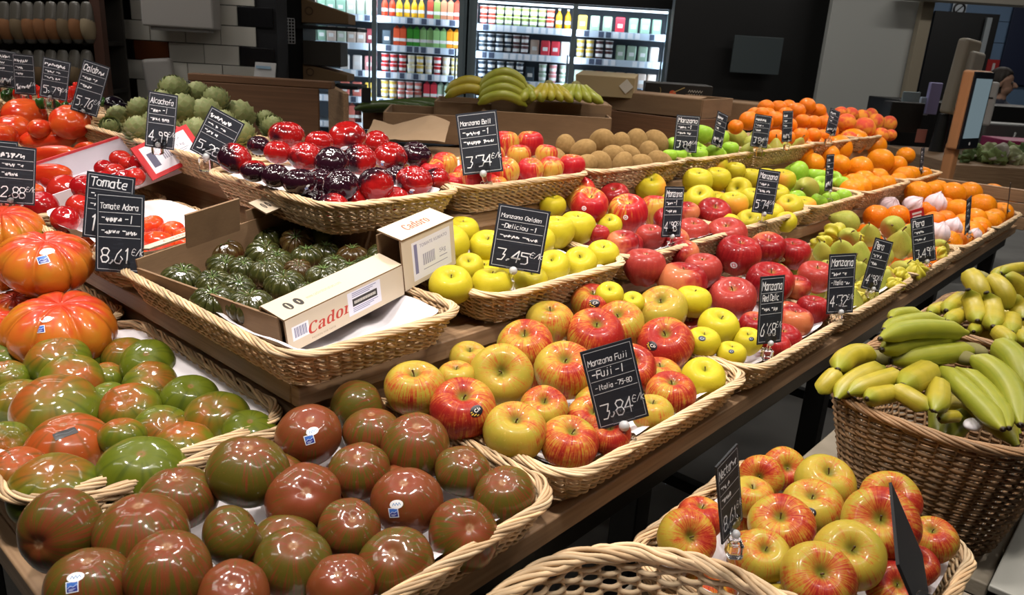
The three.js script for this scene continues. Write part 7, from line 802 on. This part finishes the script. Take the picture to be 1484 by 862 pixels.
// ---------------------------------------------------------------- person behind the checkout
{ const cell = 0.012, bones = [];
  const V = (x, y, z) => new THREE.Vector3(x, y, z), cap = (a, b, ra, rb) => bones.push([a, b, ra, rb]);
  const hip = V(0, 0.95, 0), chest = V(0, 1.28, 0.01), neck = V(0, 1.43, 0.0), headC = V(0, 1.575, 0.015);
  cap(hip, chest, 0.15, 0.155); cap(V(-0.09, 0.95, 0), V(0.09, 0.95, 0), 0.13, 0.13); cap(V(-0.13, 1.36, 0), V(0.13, 1.36, 0), 0.075, 0.075); cap(chest, neck, 0.13, 0.06); cap(neck, V(0, 1.50, 0.01), 0.052, 0.05); cap(V(0, 1.60, 0.0), V(0, 1.535, 0.03), 0.092, 0.062);
  for (const s of [-1, 1]) { cap(V(s * 0.175, 1.36, 0), V(s * 0.23, 1.10, -0.01), 0.058, 0.045); cap(V(s * 0.23, 1.10, -0.01), V(s * 0.17, 1.0, 0.22), 0.043, 0.032); cap(V(s * 0.17, 1.0, 0.22), V(s * 0.15, 0.99, 0.30), 0.034, 0.026); for (let f = 0; f < 4; f++) cap(V(s * 0.15 + (f - 1.5) * 0.019, 0.99, 0.30), V(s * 0.145 + (f - 1.5) * 0.02, 0.972, 0.37 - abs(f - 1.3) * 0.008), 0.0105, 0.0085); cap(V(s * 0.15 - s * 0.03, 0.99, 0.25), V(s * 0.15 - s * 0.06, 0.98, 0.30), 0.012, 0.01); cap(V(s * 0.085, 0.95, 0), V(s * 0.10, 0.5, 0.01), 0.088, 0.06); cap(V(s * 0.10, 0.5, 0.01), V(s * 0.10, 0.09, -0.01), 0.056, 0.04); cap(V(s * 0.10, 0.05, -0.03), V(s * 0.11, 0.04, 0.15), 0.042, 0.035); }
  cap(V(0, 1.585, 0.10), V(0, 1.56, 0.118), 0.012, 0.016); for (const s of [-1, 1]) cap(V(s * 0.09, 1.59, 0.0), V(s * 0.09, 1.56, 0.0), 0.016, 0.012);
  const dist = p => { let d = 1e9; for (const [a, b, ra, rb] of bones) { const ab = b.clone().sub(a), h = clamp(p.clone().sub(a).dot(ab) / ab.lengthSq()), q = p.distanceTo(a.clone().addScaledVector(ab, h)) - lerp(ra, rb, h), k = 0.02, m = Math.max(k - abs(d - q), 0) / k; d = Math.min(d, q) - m * m * k * 0.25; } return d; };
  // mesh by sampling rings round the axis would lose arms, so march a coarse grid of tetrahedra
  const x0 = -0.32, y0 = 0, z0 = -0.24, nx = 36, ny = 96, nz = 38, sx = 0.64 / nx, sy = 1.72 / ny, sz = 0.66 / nz, f = new Float32Array((nx + 1) * (ny + 1) * (nz + 1)), I = (i, j, k) => (k * (ny + 1) + j) * (nx + 1) + i, tmp = V(0, 0, 0);
  for (let k = 0; k <= nz; k++) for (let j = 0; j <= ny; j++) for (let i = 0; i <= nx; i++) f[I(i, j, k)] = dist(tmp.set(x0 + i * sx, y0 + j * sy, z0 + k * sz));
  const pos = [], key = new Map(), idx = [], pt = (i, j, k) => [x0 + i * sx, y0 + j * sy, z0 + k * sz], vert = (a, b) => { const A = I(...a), B = I(...b), id = A < B ? A * 4e6 + B : B * 4e6 + A; if (!key.has(id)) { const t = f[A] / (f[A] - f[B]), P = pt(...a), Q = pt(...b); key.set(id, pos.length / 3); pos.push(lerp(P[0], Q[0], t), lerp(P[1], Q[1], t), lerp(P[2], Q[2], t)); } return key.get(id); };
  const T = [[0, 5, 1, 6], [0, 1, 2, 6], [0, 2, 3, 6], [0, 3, 7, 6], [0, 7, 4, 6], [0, 4, 5, 6]], C = [[0, 0, 0], [1, 0, 0], [1, 1, 0], [0, 1, 0], [0, 0, 1], [1, 0, 1], [1, 1, 1], [0, 1, 1]];
  for (let k = 0; k < nz; k++) for (let j = 0; j < ny; j++) for (let i = 0; i < nx; i++) { const c = C.map(q => [i + q[0], j + q[1], k + q[2]]), v = c.map(q => f[I(...q)]); if (v.every(q => q > 0) || v.every(q => q <= 0)) continue; for (const t of T) { const inn = t.filter(q => v[q] <= 0), out = t.filter(q => v[q] > 0); if (!inn.length || !out.length) continue; if (inn.length === 1) idx.push(...out.map(q => vert(c[inn[0]], c[q]))); else if (out.length === 1) idx.push(...inn.map(q => vert(c[q], c[out[0]]))); else { const a = vert(c[inn[0]], c[out[0]]), b = vert(c[inn[0]], c[out[1]]), d = vert(c[inn[1]], c[out[1]]), e = vert(c[inn[1]], c[out[0]]); idx.push(a, b, d, a, d, e); } } }
  const P = pos.length / 3, nrm = [], col = [], e = 0.004; for (let n = 0; n < P; n++) { const p = V(pos[3 * n], pos[3 * n + 1], pos[3 * n + 2]), d = q => dist(q), g = V(d(V(p.x + e, p.y, p.z)) - d(V(p.x - e, p.y, p.z)), d(V(p.x, p.y + e, p.z)) - d(V(p.x, p.y - e, p.z)), d(V(p.x, p.y, p.z + e)) - d(V(p.x, p.y, p.z - e))).normalize(); nrm.push(g.x, g.y, g.z); const skin = p.y > 1.445 || (p.z > 0.24 && p.y > 0.9); col.push(...(skin ? [0.33, 0.19, 0.13] : p.y < 0.1 ? [0.02, 0.02, 0.02] : p.y < 0.93 ? [0.02, 0.024, 0.035] : [0.025, 0.03, 0.05])); }
  for (let q = 0; q < idx.length; q += 3) { const A = V(...pos.slice(idx[q] * 3, idx[q] * 3 + 3)), B = V(...pos.slice(idx[q + 1] * 3, idx[q + 1] * 3 + 3)), D = V(...pos.slice(idx[q + 2] * 3, idx[q + 2] * 3 + 3)), N = B.sub(A).cross(D.sub(A)); if (N.x * nrm[idx[q] * 3] + N.y * nrm[idx[q] * 3 + 1] + N.z * nrm[idx[q] * 3 + 2] < 0) [idx[q + 1], idx[q + 2]] = [idx[q + 2], idx[q + 1]]; }
  const geo = new THREE.BufferGeometry(); geo.setAttribute('position', new THREE.Float32BufferAttribute(pos, 3)); geo.setAttribute('normal', new THREE.Float32BufferAttribute(nrm, 3)); geo.setAttribute('color', new THREE.Float32BufferAttribute(col, 3)); geo.setIndex(idx);
  const who = group(V(0, 0, 0)); part(who, 'body', geo, std(0xffffff, 0.7, { vertexColors: true }));
  const hair = part(who, 'hair', shell((t, p) => { const r = 1 + 0.04 * sin(9 * p) * sin(t), front = Math.max(0, sin(p)) * sstep(0.9, 1.6, t); return [r * sin(Math.min(t, 2.3)) * cos(p) * 0.104, cos(t) * 0.115, (r * sin(Math.min(t, 2.3)) * sin(p) * (1 - 0.55 * front)) * 0.112 - 0.02]; }, 28, 18), std(rgb(0.02, 0.014, 0.01), 0.7)); hair.position.set(0, 1.615, 0.0);
  for (const s of [-1, 1]) { const ey = part(who, 'eye', new THREE.SphereGeometry(0.011, 10, 8), std(rgb(0.05, 0.04, 0.035), 0.3)); ey.position.set(s * 0.032, 1.592, 0.083); } const mo = part(who, 'mouth', new RoundedBoxGeometry(0.042, 0.008, 0.008, 1, 0.003), std(rgb(0.22, 0.08, 0.07), 0.6)); mo.position.set(0, 1.527, 0.094);
  const at0 = bg(1452, 122, 6.9); who.position.set(at0.x, at0.y - 1.575, at0.z); const floorY = who.position.y; who.position.y = 0; const k = at0.y / 1.575; who.scale.setScalar(k); who.rotation.y = HEADING + 0.9; put(who, 'person', 'person in dark clothes with dark hair behind the checkout', 'person');
}

// look-alikes told apart by counting from a neighbour
{ const ones = ['first', 'second', 'third', 'fourth', 'fifth', 'sixth', 'seventh', 'eighth', 'ninth'], ord = [...ones, 'tenth', 'eleventh', 'twelfth', 'thirteenth', 'fourteenth', 'fifteenth', 'sixteenth', 'seventeenth', 'eighteenth', 'nineteenth', 'twentieth', ...ones.map(w => 'twenty-' + w), 'thirtieth'];
  const count = (name, text, key, label) => { const by = new Map(); for (const o of scene.children) if (new RegExp(`^${name}(_[0-9]+)?$`).test(o.name) && (!label || label.test(o.userData.label)) && !/sticker/.test(o.userData.label)) by.set(o, key(o.position)); [...by.keys()].sort((a, b) => by.get(a) - by.get(b)).forEach((o, k) => { o.userData.label = text.replace('#', ord[k]); }); };
  const v = p => -p.z, u = p => p.x, fromPillar = p => -(p.x * sa + p.z * ca);
  count('artichoke', 'round green artichoke, # of the heap counted from the purple tomatoes', v); count('nut_bag', 'clear bag of nuts on the upper dark shelf, # from the tiled pillar', fromPillar, /upper/); count('nut_bag', 'clear bag of nuts on the lower dark shelf, # from the tiled pillar', fromPillar, /lower/);
  count('ribbed_tomato', 'deeply ribbed orange tomato, # counted from the olive green tomatoes', v); count('long_tomato', 'long glossy red tomato, # counted from the white and red box', v); count('round_tomato', 'large round orange-red tomato, # counted from the long tomatoes', v); count('salmon_tomato', 'salmon-red tomato behind the 8,61 card, # counted from the cardboard tray', v);
  count('lettuce_head', 'frilly salad head on the end table, # counted from the scale', p => p.x * sa + p.z * ca); count('yellow_padding', 'yellow flower-shaped padding among the pears, # from the red apples', u); count('wrapped_mandarin', 'mandarin in pinkish white paper, # counted from the pears', u); count('cucumber', 'dark green cucumber in the open tray, # from the brown boarded unit', p => p.x * sa + p.z * ca); count('green_pepper', 'small dark green pepper, # counted from the artichokes', v); count('red_pepper', 'small bright red pepper, # counted from the artichokes', v); count('aubergine', 'shiny near-black aubergine, # counted from the artichokes', v); }

renderer.render(scene, camera);
